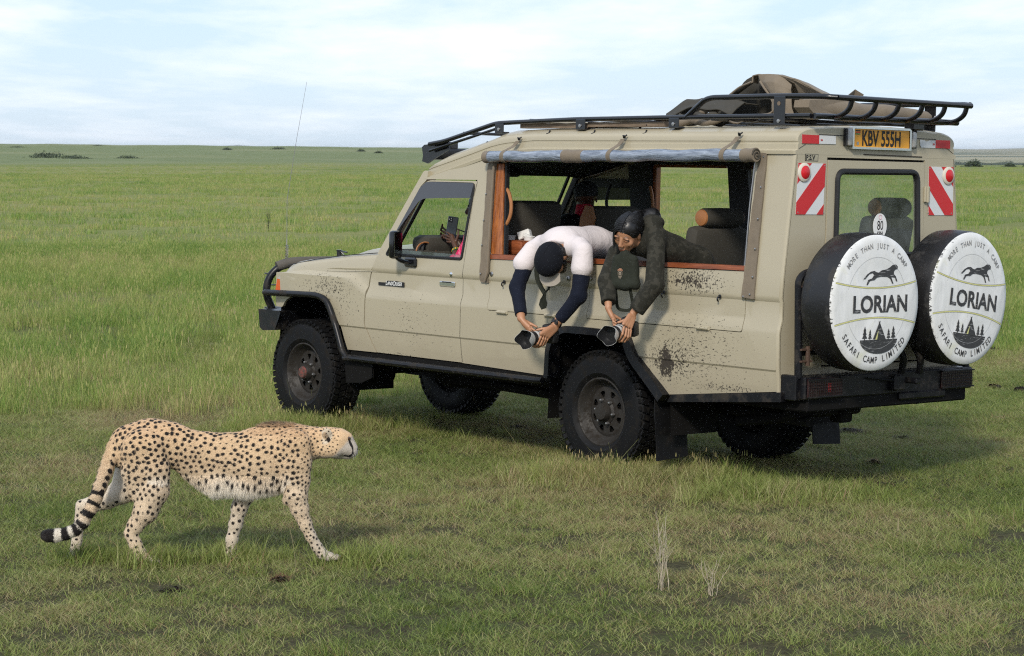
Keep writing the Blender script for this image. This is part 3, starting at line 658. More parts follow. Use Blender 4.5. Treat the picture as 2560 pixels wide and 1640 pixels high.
panel('side_lining', rpoly([(1.39, 1.30, 0), (-1.52, 1.30, 0), (-1.52, 2.08, 0), (1.0, 2.08, 0), (1.39, 2.0, 0)], 0), [rpoly([(1.10, 1.372), (-1.20, 1.392), (-1.20, 2.02), (1.12, 2.02)], .02)], M_TRIM, off=-.024, thick=.03, xc=XC, zc=[1.36])
# near opening: varnished post, sill rail
def strip_on_side(pts, w0, off, thick, name, mat, **k):
    return panel(name, pts, [], mat, off=off, thick=thick, **k)
strip_on_side([(1.130, 1.374), (1.178, 1.99), (1.090, 1.99), (1.010, 1.374)], 0, -.004, .045, 'wood_post', M_WOODV, zc=[1.5, 1.6, 1.7, 1.8, 1.9])
strip_on_side([(1.136, 1.340), (1.136, 1.372), (-1.246, 1.394), (-1.248, 1.366)], 0, .010, .075, 'wood_sill', M_WOODH, zc=[], xc=XC)
strip_on_side([(1.006, 1.374), (1.088, 1.99), (1.070, 1.99), (.990, 1.374)], 0, -.012, .03, 'opening_seal', M_SEAL, zc=[1.5, 1.7, 1.9])
# snap-on canvas edge strips with studs
for pts, sn in (([(1.162, 2.045), (1.245, 2.035), (1.205, 1.178), (1.125, 1.172)], [(1.225, 1.99), (1.218, 1.78), (1.214, 1.60), (1.205, 1.43), (1.192, 1.235), (1.235, 2.02)]),
                ([(-1.268, 2.08), (-1.334, 2.076), (-1.345, 1.195), (-1.246, 1.203)], [(-1.315, 2.055), (-1.318, 1.87), (-1.32, 1.68), (-1.322, 1.50), (-1.325, 1.33), (-1.315, 1.225), (-1.262, 1.21)])):
    c_ = panel('canvas_strip', rpoly(pts, .008), [], M_CANV, off=.014, thick=.010, zc=list(np.arange(1.2, 2.05, .06)), yfn=lambda x, z: yprof(z) + .003 * sin(z * 37) + .004 * sin(x * 70))
    for x, z in sn: part(MB().lathe([(.0075, 0), (.0065, .005), (0, .007)], (x, yprof(z) + .016, z), 'Y', 10), 'snap_stud', M_STEEL, c_)
c_ = MB().tube([(1.150, .802, 2.0), (1.135, .838, 1.6), (1.118, .868, 1.25), (1.14, .872, 1.19)], [.008, .011, .014, .008], 6); part(c_, 'canvas_fold', M_CANV)
part(MB().tube([(-1.258, .79, 2.03), (-1.249, .82, 1.75), (-1.252, .85, 1.4)], .004, 5), 'zip', M_STEEL)
# rolled clear blind above the opening
roll_z = lambda x: 2.036 + .028 * (1.19 - x) / 2.46; RR = .0385; ry = .83
def rollseg(x0, x1, r, name, mat, n=26, wob=.0035):
    P = [(x, ry + wob * sin(x * 9) * .6, roll_z(x) + wob * sin(x * 13 + 1)) for x in np.linspace(x0, x1, n)]
    return part(MB().tube(P, [r * (1 + .05 * sin(i * 1.7)) for i in range(n)], 16), name, mat)
rl = rollseg(1.205, -1.295, RR, 'rolled_blind', M_VINYL, 40)
rollseg(1.208, 1.155, RR + .003, 'blind_hem', M_CANV, 5); rollseg(.405, .21, RR + .004, 'blind_band', M_CANV, 8, .002); rollseg(-1.20, -1.302, RR + .003, 'blind_hem', M_CANV, 6)
sp_ = MB().tube([(-1.304 - .002 * a / 9, ry + (RR * (1 - a / 22)) * cos(a * .62), roll_z(-1.3) + (RR * (1 - a / 22)) * sin(a * .62)) for a in range(20)], .0035, 5); part(sp_, 'blind_end_spiral', M_CANVD)
for xa, za, xb in ((.935, 2.145, 1.0), (-.09, 2.160, -.045), (-1.10, 2.175, -1.045)):
    y0 = .775; s_ = MB(); zc_ = roll_z(xb)
    pth = [(xa, y0 + .004, za), (xa + (xb - xa) * .5, y0 + .012, za - .035), (xb - .004, ry + .03, zc_ + RR * .85), (xb, ry + RR + .004, zc_ + .005), (xb + .004, ry + .03, zc_ - RR * .9), (xb, ry - .01, zc_ - RR - .004)]
    v, f = [], []
    for i, p in enumerate(fillet(pth, .02, 3)):
        v += [(p[0] - .019, p[1], p[2]), (p[0] + .019, p[1], p[2]), (p[0] + .019, p[1] - .004, p[2]), (p[0] - .019, p[1] - .004, p[2])]
    for i in range(len(v) // 4 - 1):
        for j in range(4): f.append((i * 4 + j, i * 4 + (j + 1) % 4, i * 4 + 4 + (j + 1) % 4, i * 4 + 4 + j))
    st = part(s_.add(v, f), 'blind_strap', M_CANV)
    part(MB().tube(fillet([(xa + .005, .760, za + .012), (xa - .008, .788, za + .022), (xa - .022, .78, za + .016), (xa - .026, .768, za + .026)], .008), .005, 6).lathe([(.011, 0), (.011, .006), (0, .008)], (xa, .764, za + .014), 'Y', 10), 'strap_hook', M_GLOSSB, st)
for hx in (.688, .248, -.234, 1.33):
    hz = 2.205 if hx < 1.2 else 2.13
    part(MB().tube(fillet([(hx, .70, hz + .005), (hx - .01, .722, hz + .012), (hx - .016, .73, hz - .004), (hx + .006, .735, hz - .012)], .008), .0045, 6), 'roof_hook', M_GLOSSB)
# ---- roof
def roof_sec(g, t, ys=1.0):
    h = [(.752, g - .014), (.772, g - .014), (.774, g + .006), (.757, g + .012), (.752, g + .016), (.752, g + .045), (.7475, g + .049), (.7475, g + .060), (.752, g + .064)]
    zt = t - .012; k = max(zt - (g + .064), .01)
    for a in range(9):
        u = a / 8 * pi / 2; h.append((.752 - .13 * (1 - cos(u)) ** .9 - .02 * a / 8, g + .064 + k * (.30 + .70 * sin(u)) if a else g + .064 + k * .28))
    h += [(.45, t - .002), (.28, t + .004), (.12, t + .008)]
    return [(y * ys, z) for y, z in h] + [(0, t + .009)] + [(-y * ys, z) for y, z in h[::-1]]
ST = [(-1.5535, 2.086, 2.236, .985), (-1.545, 2.086, 2.245, .997), (-1.53, 2.086, 2.250, 1), (-.9, 2.086, 2.250, 1), (0, 2.086, 2.246, 1), (.80, 2.086, 2.242, 1), (1.08, 2.068, 2.234, 1), (1.16, 2.058, 2.222, 1), (1.25, 2.042, 2.192, 1), (1.45, 1.992, 2.142, 1),
      (1.69, 1.934, 2.086, 1), (1.80, 1.908, 2.047, 1), (1.87, 1.893, 2.016, .995), (1.915, 1.882, 1.990, .985), (1.945, 1.877, 1.962, .97)]
mb = MB(); n_ = len(roof_sec(1, 1.2)); V_ = []; F_ = []
for X, g_, t_, s_ in ST: V_ += [(X, y, z) for y, z in roof_sec(g_, t_, s_)]
for i in range(len(ST) - 1):
    for j in range(n_ - 1): F_.append((i * n_ + j, i * n_ + j + 1, (i + 1) * n_ + j + 1, (i + 1) * n_ + j))
F_.append(tuple(range(n_))[::-1])
roof = part(mb.add(V_, F_), 'roof', M_PAINT, smooth=32)
hl = MB()
for a, b in zip(ST[:-1], ST[1:]):
    hl.add([(q[0] - .004, y, (q[2] - .045 if abs(y) < .6 else q[1] + .02)) for q in (a, b) for y in (-.735, -.55, .55, .735)], [(0, 1, 5, 4), (1, 2, 6, 5), (2, 3, 7, 6)])
part(hl, 'headlining', M_TRIM)
part(MB().box((.55, 0, 2.262), (.9, 1.05, .03), .01), 'hatch_lip', M_PAINT)
for hx, sg in ((.05, 1),): pass
# ---- bonnet
def hood_sec(X):
    e = float(np.interp(X, [2.383, 2.72, 3.05, 3.37, 3.51, 3.57, 3.62], [1.334, 1.309, 1.273, 1.236, 1.206, 1.172, 1.125])); bl = float(np.interp(X, [2.46, 3.44, 3.62], [1.190, 1.142, 1.10]))
    bu = .050 * sst(3.50, 3.15, X); nar = .035 * sst(3.35, 3.62, X)
    y = [(.846, bl + .004), (.843, bl + .02), (.838, e - .045), (.826, e - .022), (.802, e - .006), (.76, e + .002)]
    y += [(.50, e + .012), (.36, e + .016), (.30, e + .02 + bu * .8), (.24, e + .022 + bu), (0, e + .026 + bu)]
    y = [(a - nar, b) for a, b in y]
    return y + [(-a, b) for a, b in y[:-1][::-1]]
HX = [2.384, 2.45, 2.7, 2.95, 3.1, 3.2, 3.3, 3.4, 3.5, 3.55, 3.59, 3.62, 3.65]; V_ = []; F_ = []
for X in HX: V_ += [(X if X < 3.63 else 3.655, y * (1 if X < 3.63 else .985), z) for y, z in hood_sec(min(X, 3.62))]
n_ = len(hood_sec(3))
for i in range(len(HX) - 1):
    for j in range(n_ - 1): F_.append((i * n_ + j, i * n_ + j + 1, (i + 1) * n_ + j + 1, (i + 1) * n_ + j))
F_ += [tuple(range(n_))[::-1], tuple((len(HX) - 1) * n_ + j for j in range(n_))]
part(MB().add(V_, F_), 'bonnet', M_PAINT)
part(MB().tube([(3.54, .805, 1.192), (3.2, .818, 1.248), (2.80, .822, 1.296), (2.40, .824, 1.33)], .0035, 5), 'bonnet_seam', M_SEAL)
part(MB().lathe([(.02, 0), (.02, .045), (.023, .046), (.023, .055), (0, .056)], (3.30, .50, 1.262), 'Z', 14), 'bonnet_cap', M_GLOSSB)
part(MB().tube(fillet([(2.85, .79, 1.295), (2.88, .80, 1.325), (2.80, .80, 1.318)], .01), .006, 6), 'washer_nozzle', M_GLOSSB)
part(MB().box((2.36, 0, 1.30), (.12, 1.56, .07), .02), 'cowl', M_PAINT)
# windscreen
wsv = [(2.355, -.70, 1.335), (2.355, .70, 1.335), (1.955, .64, 1.925), (1.955, -.64, 1.925)]
part(MB().add(wsv, [(0, 1, 2, 3)]), 'windscreen', M_GLASS, smooth=0)
part(MB().tube(fillet(wsv + wsv[:1], .03), .014, 6), 'windscreen_seal', M_SEAL)
for sy in (.35, -.25): part(MB().tube([(2.37, sy, 1.35), (2.27, sy - .28, 1.47)], .006, 5).tube([(2.30, sy - .42, 1.44), (2.24, sy - .10, 1.52)], .005, 5), 'wiper', M_BLACK)
# front end
fe = MB().box((3.60, 0, 1.02), (.06, 1.10, .22), .02); part(fe, 'grille_surround', M_PAINT)
for k in range(5): part(MB().box((3.635, 0, .945 + k * .035), (.02, 1.0, .012), .003), 'grille_bar', M_BLACK)
for sg in (1, -1):
    hp = part(MB().box((3.60, sg * .68, 1.02), (.10, .24, .22), .025), 'headlight_housing', M_CHROME)
    part(MB().lathe([(.08, 0), (.075, .02), (.04, .035), (0, .04)], (3.64, sg * .66, 1.02), 'X', 20), 'headlight_lens', M_WHITE, hp)
    M_AMB = simple('amber_lens', (.62, .10, .02), .2, 0, .1, coat=.8); M_CLR = simple('clear_lens', (.50, .47, .44), .15, .2, .2, coat=.9)
    il = MB().prism([(3.655, .995), (3.635, 1.085), (3.572, 1.080), (3.565, 1.03), (3.61, .985)], (0, sg * .795, 0), (1, 0, 0), (0, 0, 1), (0, sg, 0), .045); part(il, 'indicator', M_AMB)
    il = MB().prism([(3.635, 1.087), (3.56, 1.130), (3.445, 1.136), (3.50, 1.085), (3.565, 1.078)], (0, sg * .795, 0), (1, 0, 0), (0, 0, 1), (0, sg, 0), .045); part(il, 'sidelight', M_CLR)
# bull bar, bumper, side guard tubes
M_PAD = simple('grey_pad_cover', (.085, .075, .062), .8, 0, .2, 14, .4, 90, .003)
bb = MB()
for sg in (1, -1):
    bb.tube(fillet([(3.86, sg * .70, .80), (3.90, sg * .76, .95), (3.895, sg * .74, 1.08), (3.85, sg * .66, 1.175), (3.80, sg * .52, 1.20)], .07), .030, 12)
    bb.tube(fillet([(3.895, sg * .76, .965), (3.74, sg * .885, .975), (3.36, sg * .905, .985), (3.03, sg * .908, .992), (2.90, sg * .908, .965), (2.795, sg * .908, .80), (2.70, sg * .905, .59), (2.66, sg * .90, .555)], .09, 6), .0235, 12)
bb.tube([(3.80, -.52, 1.20), (3.80, .52, 1.20)], .03, 12)
part(bb, 'bull_bar', M_BLACK)
part(MB().tube(fillet([(3.865, .68, 1.165), (3.835, .60, 1.195), (3.80, .50, 1.205), (3.80, -.55, 1.205)], .05), .040, 14), 'bull_bar_pad', M_PAD)
for z in (1.115, 1.025, .85): part(MB().tube([(3.93, .75, z - .005), (3.93, -.75, z - .005)], .006, 6), 'grille_rod', M_STEEL)
for sg in (1, -1):
    w_ = MB().add([(3.83, sg * .62, .70), (3.85, sg * .62, .845), (3.52, sg * .90, .845), (3.50, sg * .90, .835), (3.57, sg * .90, .695), (3.77, sg * .875, .680), (3.83, sg * .86, .70), (3.845, sg * .865, .84), (3.52, sg * .62, .835), (3.57, sg * .62, .695)],
                  [(6, 7, 2, 3, 4, 5), (0, 1, 7, 6), (1, 8, 2, 7), (0, 6, 5, 4, 9), (8, 9, 4, 3, 2)]); part(w_, 'bumper_wing', M_BLACK)
part(MB().box((3.86, 0, .77), (.16, 1.5, .15), .02), 'front_bumper', M_BLACK)
# mirror
mr = MB().box((2.015, yprof(1.4) + .13, 1.405), (.06, .095, .20), .022); mo = part(mr, 'door_mirror', M_GLOSSB)
part(MB().box((1.984, yprof(1.4) + .13, 1.405), (.004, .070, .170), .001), 'mirror_glass', simple('mirror_silver', (.22, .22, .22), .08, 1), mo)
part(MB().tube(fillet([(2.01, yprof(1.4) + .13, 1.32), (1.985, yprof(1.3) + .08, 1.285), (1.975, yprof(1.27) + .01, 1.28)], .03), .016, 8).box((1.972, yprof(1.28) + .012, 1.280), (.13, .03, .07), .012), 'mirror_bracket', M_GLOSSB, mo)
# whip aerial
ae = empty('aerial_mount', (0, 0, 0), car)
part(MB().tube([(3.85, .60, 1.17), (3.85, .60, 1.23)], .007, 8).tube([(3.85 + .012 * cos(a * .9), .60 + .012 * sin(a * .9), 1.23 + a * .0018) for a in range(60)], .0028, 5, cap=False).tube([(3.85, .60, 1.335), (3.85, .60, 1.38)], .0045, 6), 'aerial_spring', M_STEEL, ae)
part(MB().tube([(3.85, .60, 1.37), (3.855, .60, 1.684), (3.84, .535, 2.12), (3.83, .445, 2.607)], [.0028, .0022, .0018, .0012], 5), 'aerial_whip', simple('grey_whip', (.16, .16, .17), .5), ae)
# ---- arches, sills, steps
def arch_strip(path, w, yo, d, name):
    # path on the flank (x,z,width) ; a flat flare bar running inward
    mb = MB(); P = [Vector((p[0], 0, p[1])) for p in path]; v = []; f = []
    for i, p in enumerate(P):
        t = (P[min(i + 1, len(P) - 1)] - P[max(i - 1, 0)]).normalized(); nrm = Vector((-t.z, 0, t.x)) * path[i][2]
        for q, y in ((p, yprof(p.z) - .01), (p, yo), (p + nrm, yo + .004), (p + nrm, yprof(p.z) - d)): v.append((q.x, y, q.z))
    for i in range(len(P) - 1):
        for j in range(4): f.append((i * 4 + j, i * 4 + (j + 1) % 4, i * 4 + 4 + (j + 1) % 4, i * 4 + 4 + j))
    f += [(0, 1, 2, 3)[::-1], tuple(4 * (len(P) - 1) + j for j in range(4))]
    return part(mb.add(v, f), name, M_BLACK, smooth=40)
fl = fillet([(p[0], 0, p[1]) for p in ARCH_R], .05, 4)
arch_strip([(p.x, p.z, .045 if p.x > -.30 else .062) for p in fl], .05, .895, .05, 'arch_flare')
def well(x0, x1, z1, name):
    mb = MB(); P = [(x0, .30), (x0 + .03, z1 - .12), (x0 + .16, z1), (x1 - .16, z1), (x1 - .03, z1 - .12), (x1, .30)]
    for sg in (1, -1):
        v = [(x, sg * y, z) for x, z in P for y in (.83, .42)]; f = [(2 * i, 2 * i + 1, 2 * i + 3, 2 * i + 2) for i in range(5)] + [tuple(2 * i + 1 for i in range(6))]
        mb.add(v, f)
    return part(mb, name, M_UNDER, smooth=0)
well(-.64, .52, .955, 'wheel_well'); well(2.70, 3.62, .985, 'wheel_well')
part(MB().box((.9, 0, .59), (5.2, 1.52, .10), .01), 'floor_pan', M_UNDER)
part(MB().box((1.0, 0, .86), (.02, 1.6, .46)).box((2.42, 0, .95), (.03, 1.6, .7)), 'bulkhead', M_UNDER)
for sg in (1, -1):
    st = MB().tube(fillet([(2.68, sg * .905, .545), (2.62, sg * .905, .552), (.56, sg * .905, .556), (.50, sg * .90, .56)], .03), .022, 10)
    st.box((1.6, sg * .875, .563), (2.15, .06, .022), .006)
    part(st, 'side_step', M_BLACK)
    part(MB().box((1.6, sg * .80, .575), (2.2, .06, .055), .006), 'rocker', M_UNDER)
    part(MB().add([(2.72, sg * .87, .54), (2.38, sg * .87, .54), (2.40, sg * .86, .42), (2.52, sg * .86, .375), (2.71, sg * .86, .36)], [(0, 1, 2, 3, 4)]).add([(2.72, sg * .855, .54), (2.38, sg * .855, .54), (2.40, sg * .845, .42), (2.52, sg * .845, .375), (2.71, sg * .845, .36)], [(4, 3, 2, 1, 0)]), 'step_bracket', M_UNDER)
    part(MB().prism([(-.62, .513), (-1.575, .597), (-1.575, .655), (-.655, .563)], (0, sg * .80, 0), (1, 0, 0), (0, 0, 1), (0, sg, 0), .052), 'rear_sill', M_BLACK)
    # mud flaps behind the wheels
    for x0, zt in ((-.53, .52),):
        fl_ = MB(); v = []
        for i in range(5):
            z = zt - i * (zt - .15) / 4; dx = -.035 * (i / 4) ** 1.5
            v += [(x0 + dx, sg * .60, z), (x0 + dx + .006 * sin(i * 2), sg * .875, z - (.015 if i == 4 else 0)), (x0 + dx - .008, sg * .875, z - (.015 if i == 4 else 0)), (x0 + dx - .008, sg * .60, z)]
        f = [(i * 4 + j, i * 4 + (j + 1) % 4, i * 4 + 4 + (j + 1) % 4, i * 4 + 4 + j) for i in range(4) for j in range(4)] + [(0, 1, 2, 3), (16, 17, 18, 19)]
        part(fl_.add(v, f), 'mud_flap', M_RUB, smooth=0)
# chassis, axles, tanks
ch = MB()
for sg in (1, -1): ch.tube([(3.8, sg * .42, .62), (2.6, sg * .45, .50), (.7, sg * .45, .50), (.2, sg * .46, .62), (-.4, sg * .46, .60), (-1.55, sg * .46, .56)], .05, 6)
for x in (0, 3.276): ch.tube([(x, -.70, .39), (x, .70, .39)], .045, 8).lathe([(.0, -.12), (.12, -.08), (.15, 0), (.12, .08), (0, .12)], (x, .12 if x else -.05, .38), 'Y', 16)
for sg in (1, -1):
    for x in (0, 3.276): ch.tube([(x + .62, sg * .50, .50), (x + .3, sg * .50, .36), (x, sg * .50, .33), (x - .3, sg * .50, .37), (x - .66, sg * .50, .50)], .028, 6)
ch.box((-1.1, .05, .52), (.45, .50, .15), .03).box((1.35, -.2, .42), (.9, .4, .2), .03).tube([(2.3, .2, .40), (1.0, .28, .38), (-.2, .3, .45), (-1.5, .5, .45)], .032, 8)
ch.box((-1.40, .38, .53), (.16, .34, .10), .01).box((-1.42, .12, .50), (.10, .12, .16), .02).tube([(-1.45, .55, .50), (-1.2, .45, .44), (-.9, .5, .40)], .03, 8).box((-1.5, -.42, .56), (.16, .30, .07), .01)
part(ch, 'chassis', M_UNDER, smooth=40)
part(MB().lathe([(.30, -.08), (.36, -.05), (.37, 0), (.36, .05), (.30, .08), (.2, .06), (0, .06)], (2.2, -.05, .42), 'Z', 28), 'underslung_wheel', M_UNDER)
# ---- wheels
def tyre_mesh():
    R_, w_ = .392, .128; mb = MB()
    prof = [(.212, -.10), (.224, -.118), (.27, -.134), (.33, -.136), (.368, -.124), (R_, -.105), (R_, .105), (.368, .124), (.33, .136), (.27, .134), (.255, .1365), (.25, .1335), (.224, .118), (.212, .10), (.205, .09), (.205, -.09)]
    mb.lathe(prof, (0, 0, 0), 'Y', 72, close=True)
    n = 50
    for i in range(n):
        for j, (yc, wy, ofs, hh) in enumerate(((.096, .052, 0, .013), (.036, .050, .5, .012), (-.022, .046, .1, .012), (-.096, .052, .5, .013))):
            a = 2 * pi * (i + ofs) / n; s_ = .78 * 2 * pi * R_ / n * (1 if i % 2 else .86)
            tw = .28 * (1 if j % 2 else -1); r = R_ + hh / 2 - .002
            Rm = Matrix.Rotation(a, 3, 'Y') @ Matrix.Rotation(tw, 3, 'Z')
            c = Matrix.Rotation(a, 3, 'Y') @ Vector((0, yc, r)); mb.box(c, (s_, wy, hh), 0, Rm)
        # shoulder lugs on the sidewall
        for sg in (1, -1):
            a = 2 * pi * (i + (.25 if sg > 0 else .75)) / n; L_ = .040 if i % 2 else .026
            Rm = Matrix.Rotation(a, 3, 'Y') @ Matrix.Rotation(sg * -.38, 3, 'X'); c = Matrix.Rotation(a, 3, 'Y') @ Vector((0, sg * .124, R_ - .004 - L_ / 2)); mb.box(c, (.028, .011, L_), 0, Rm)
    return mb
def disc_with_holes():
    outer = [(.150 * cos(a), .150 * sin(a)) for a in np.linspace(0, 2 * pi, 48, endpoint=False)]; holes = []
    for k in range(8):
        a = 2 * pi * k / 8; e = Vector((cos(a), sin(a))); p_ = Vector((-sin(a), cos(a)))
        h = [e * .098 - p_ * .010, e * .132 - p_ * .026, e * .140, e * .132 + p_ * .026, e * .098 + p_ * .010]
        holes.append(rpoly([(q.x, q.y) for q in h], .006, 2))
    return outer, holes
WHEEL = {}
def wheel(x, sg, zc=.392):
    c = empty('wheel', (x, sg * .715, zc), car); c.rotation_euler = (0, random.uniform(0, 6), 0 if sg > 0 else pi)
    if not WHEEL:
        WHEEL['tyre'] = (tyre_mesh().build('tyre', M_RUB, c, 30), ); t = WHEEL['tyre'][0]
        rm = MB().lathe([(.222, .108), (.226, .118), (.216, .121), (.205, .112), (.196, .085), (.180, .070), (.165, .055), (.150, .060), (.148, .052), (.160, .040), (.180, -.05), (.20, -.09), (.222, -.10)], (0, 0, 0), 'Y', 48, close=True)
        WHEEL['rim'] = rm.build('rim', M_RIM, c, 40)
        o, hs = disc_with_holes()
        d = panel('wheel_disc', o, hs, M_RIM, c, yfn=lambda x_, z_: .060 + .018 * exp(-((x_ * x_ + z_ * z_) / .0052)), zc=list(np.arange(-.14, .15, .035)), xc=tuple(np.arange(-.14, .15, .035)), thick=.008); WHEEL['disc'] = d
        hb = MB().lathe([(.078, .070), (.062, .082), (.056, .115), (.050, .125), (.0, .128)], (0, 0, 0), 'Y', 24); MB().lathe([(.17, .03), (.17, .02), (0, .02)], (0, 0, 0), 'Y', 24).build('brake_drum', M_UNDER, c, 35)
        WHEEL['hub'] = hb.build('hub', M_RIM, c, 35)
        WHEEL['nuts'] = [MB().lathe([(.011, 0), (.011, .018), (.006, .026), (0, .027)], (.079 * cos(2 * pi * k / 6), .074, .079 * sin(2 * pi * k / 6)), 'Y', 6).build('lug_nut', M_STEEL, c, 30) for k in range(6)]
        WHEEL['c'] = c
    else:
        for ch_ in WHEEL['c'].children:
            q = ch_.copy(); COL.objects.link(q); q.parent = c
    return c
wheel(0, 1); wheel(3.276, 1)
M_REDHUB = simple('red_hub_cap', (.20, .045, .035), .6, dirt=((.06, .045, .035), .7, 60))
hubc = [c for c in car.children if c.name.startswith('wheel.') and abs(c.location.x - 3.276) < .01]
part(MB().lathe([(.046, .127), (.040, .142), (0, .145)], (0, 0, 0), 'Y', 18), 'hub_cap', M_REDHUB, hubc[0] if hubc else None)
wheel(0, -1); wheel(3.276, -1)
# ---- rear face
RY = lambda z: yprof(z) - .012
def rear_panel(name, poly, holes, x0, depth, mat, parent=None, sm=35):
    loops = [[Vector((p[0], p[1], 0)) for p in lp] for lp in [poly] + holes]; flat = [p for lp in loops for p in lp]; tri = geometry.tessellate_polygon(loops); n = len(flat); mb = MB()
    v = [(x0, p.x, p.y) for p in flat] + [(x0 + depth, p.x, p.y) for p in flat]; f = [tuple(t) for t in tri] + [tuple(n + i for i in t[::-1]) for t in tri]; k = 0
    for lp in loops:
        m = len(lp); f += [(k + i, k + (i + 1) % m, n + k + (i + 1) % m, n + k + i) for i in range(m)]; k += m
    return part(mb.add(v, f), name, mat, parent, sm)
zl = [.735, .78, .86, 1.0, 1.03, 1.08, 1.19, 1.21, 1.36, 1.6, 1.8, 2.075]
out = [(RY(z), z) for z in zl] + [(-RY(z), z) for z in zl[::-1]]
RDOOR = [(.474, 2.058), (-.455, 2.058), (-.468, .79), (.476, .79)]
rear_panel('rear_panel', out, [RDOOR], -1.5527, .03, M_PAINT)
for sg in (1, -1):
    cr = MB(); v = []; zs = [.65] + zl
    for z in zs:
        y1 = yprof(z)
        v += [(-1.533, sg * (y1 + .0005), z), (-1.543, sg * (y1 - .001), z), (-1.5505, sg * (y1 - .0055), z), (-1.5527, sg * (y1 - .0125), z), (-1.5527, sg * (y1 - .02), z)]
    cr.add(v, [(i * 5 + j, i * 5 + j + 1, i * 5 + 6 + j, i * 5 + 5 + j) for i in range(len(zs) - 1) for j in range(4)]); part(cr, 'corner_moulding', M_PAINT)
part(MB().box((-1.548, 0, .70), (.02, 1.62, .08), .004), 'rear_apron', M_PAINT)
RWIN = rpoly([(.385, 1.975), (-.375, 1.982), (-.400, 1.465), (.385, 1.475)], .06, 6)
rd = rear_panel('rear_door', rpoly([(.467, 2.043), (-.447, 2.045), (-.460, .80), (.469, .80)], .012), [RWIN], -1.558, .03, M_PAINT)
rear_panel('door_gap', [(.48, 2.07), (-.46, 2.07), (-.475, .785), (.485, .785)], [[(.44, 2.0), (-.43, 2.0), (-.44, 1.44), (.44, 1.44)]], -1.538, .008, M_UNDER)
part(MB().tube([(-1.560, y, z) for y, z in RWIN], .019, 10, closed=True), 'rear_window_seal', M_SEAL, rd)
part(MB().add([(-1.552, y, z) for y, z in RWIN], [tuple(range(len(RWIN)))]), 'rear_window_glass', M_GLASSR, rd, 0)
for z in (1.845, 1.10):
    h = MB().box((-1.565, -.470, z), (.014, .05, .10), .004).tube([(-1.574, -.468, z - .05), (-1.574, -.468, z + .05)], .009, 8); part(h, 'door_hinge', M_PAINT, rd)
part(MB().tube([(-1.556, .14, 2.083), (-1.556, -.42, 2.079)], .0035, 5), 'sealant_bead', simple('dark_sealant', (.05, .04, .03), .8))
# reflective boards, lamps, tapes
def flat(name, poly, x, mat, parent=None, d=-.002):
    mb = MB().prism(poly, (x, 0, 0), (0, 1, 0), (0, 0, 1), (1, 0, 0), d); return part(mb, name, mat, parent, 0)
M_TAPEW = simple('white_reflective', (.62, .63, .63), .4, var=.05); M_TAPER = simple('red_reflective', (.52, .018, .022), .4, var=.08)
def clip_poly(poly, a, b, c):
    out = []
    for i in range(len(poly)):
        p, q = poly[i - 1], poly[i]; dp = a * p[0] + b * p[1] - c; dq = a * q[0] + b * q[1] - c
        if dp * dq < 0: t = dp / (dp - dq); out.append((p[0] + t * (q[0] - p[0]), p[1] + t * (q[1] - p[1])))
        if dq >= 0: out.append(q)
    return out
for sg in (1, -1):
    x = -1.5545
    B = [(sg * .738, 2.0204), (sg * .4915, 2.0204), (sg * .502, 1.7139), (sg * .7486, 1.7139)]
    bd = flat('warning_board', B, x, M_TAPEW)
    # diagonal red bars: coordinate along the diagonal
    for lo, hi in ((-.60, -.211), (-.108, .045), (.150, .60)):
        # value u = |y| - .62 + (z - 1.867)
        Q = clip_poly(B, sg, 1, .62 + 1.867 + lo); Q = clip_poly(Q, -sg, -1, -(.62 + 1.867 + hi)) if Q else Q
        if len(Q) > 2: flat('red_stripe', Q, x - .0025, M_TAPER, bd, -.001)
    for yy in (.50, .73):
        for zz_ in (1.727, 2.008): part(MB().lathe([(.005, 0), (.004, .003), (0, .004)], (x - .003, sg * yy, zz_), 'X', 8, rot=Matrix.Rotation(pi, 3, 'Z')) if False else MB().box((x - .004, sg * yy, zz_), (.003, .008, .008), .001), 'rivet', M_STEEL, bd)
    lp = MB(); cx2 = sg * .686
    lp.lathe([(.057, 0), (.057, .006), (.050, .011), (.040, .013)], (x - .003, cx2, 1.965), 'X', 28, rot=Matrix.Scale(-1, 3, Vector((1, 0, 0)))); lo_ = part(lp, 'round_lamp', simple('cream_plastic', (.62, .57, .48), .4, 0, .05))
    part(MB().lathe([(.041, .008), (.040, .014), (.030, .020), (.015, .024), (0, .025)], (x - .003, cx2, 1.965), 'X', 24, rot=Matrix.Scale(-1, 3, Vector((1, 0, 0)))), 'lamp_lens', M_RED, lo_)
tp = -1.5565
tL = flat('reflective_tape', [(.715, 2.190), (.408, 2.188), (.406, 2.139), (.712, 2.137)], tp, M_TAPEW); flat('red_tape_half', [(.715, 2.190), (.560, 2.189), (.560, 2.138), (.712, 2.137)], tp - .0025, M_TAPER, tL, -.001)
tR = flat('reflective_tape', [(-.393, 2.187), (-.44, 2.184), (-.455, 2.176), (-.49, 2.184), (-.693, 2.189), (-.696, 2.137), (-.408, 2.138), (-.398, 2.15)], tp, M_TAPEW); flat('red_tape_half', [(-.548, 2.188), (-.693, 2.189), (-.696, 2.137), (-.548, 2.138)], tp - .0025, M_TAPER, tR, -.001)
for y0, tt in ((.548, tL), (-.538, tR)): letters('tape_lettering', '3M', (tp - .0038, y0 if y0 > 0 else y0 + .02, 2.155), (0, -1, 0), (0, 0, 1), M_TAPER, tt, .016, 1, .0005)
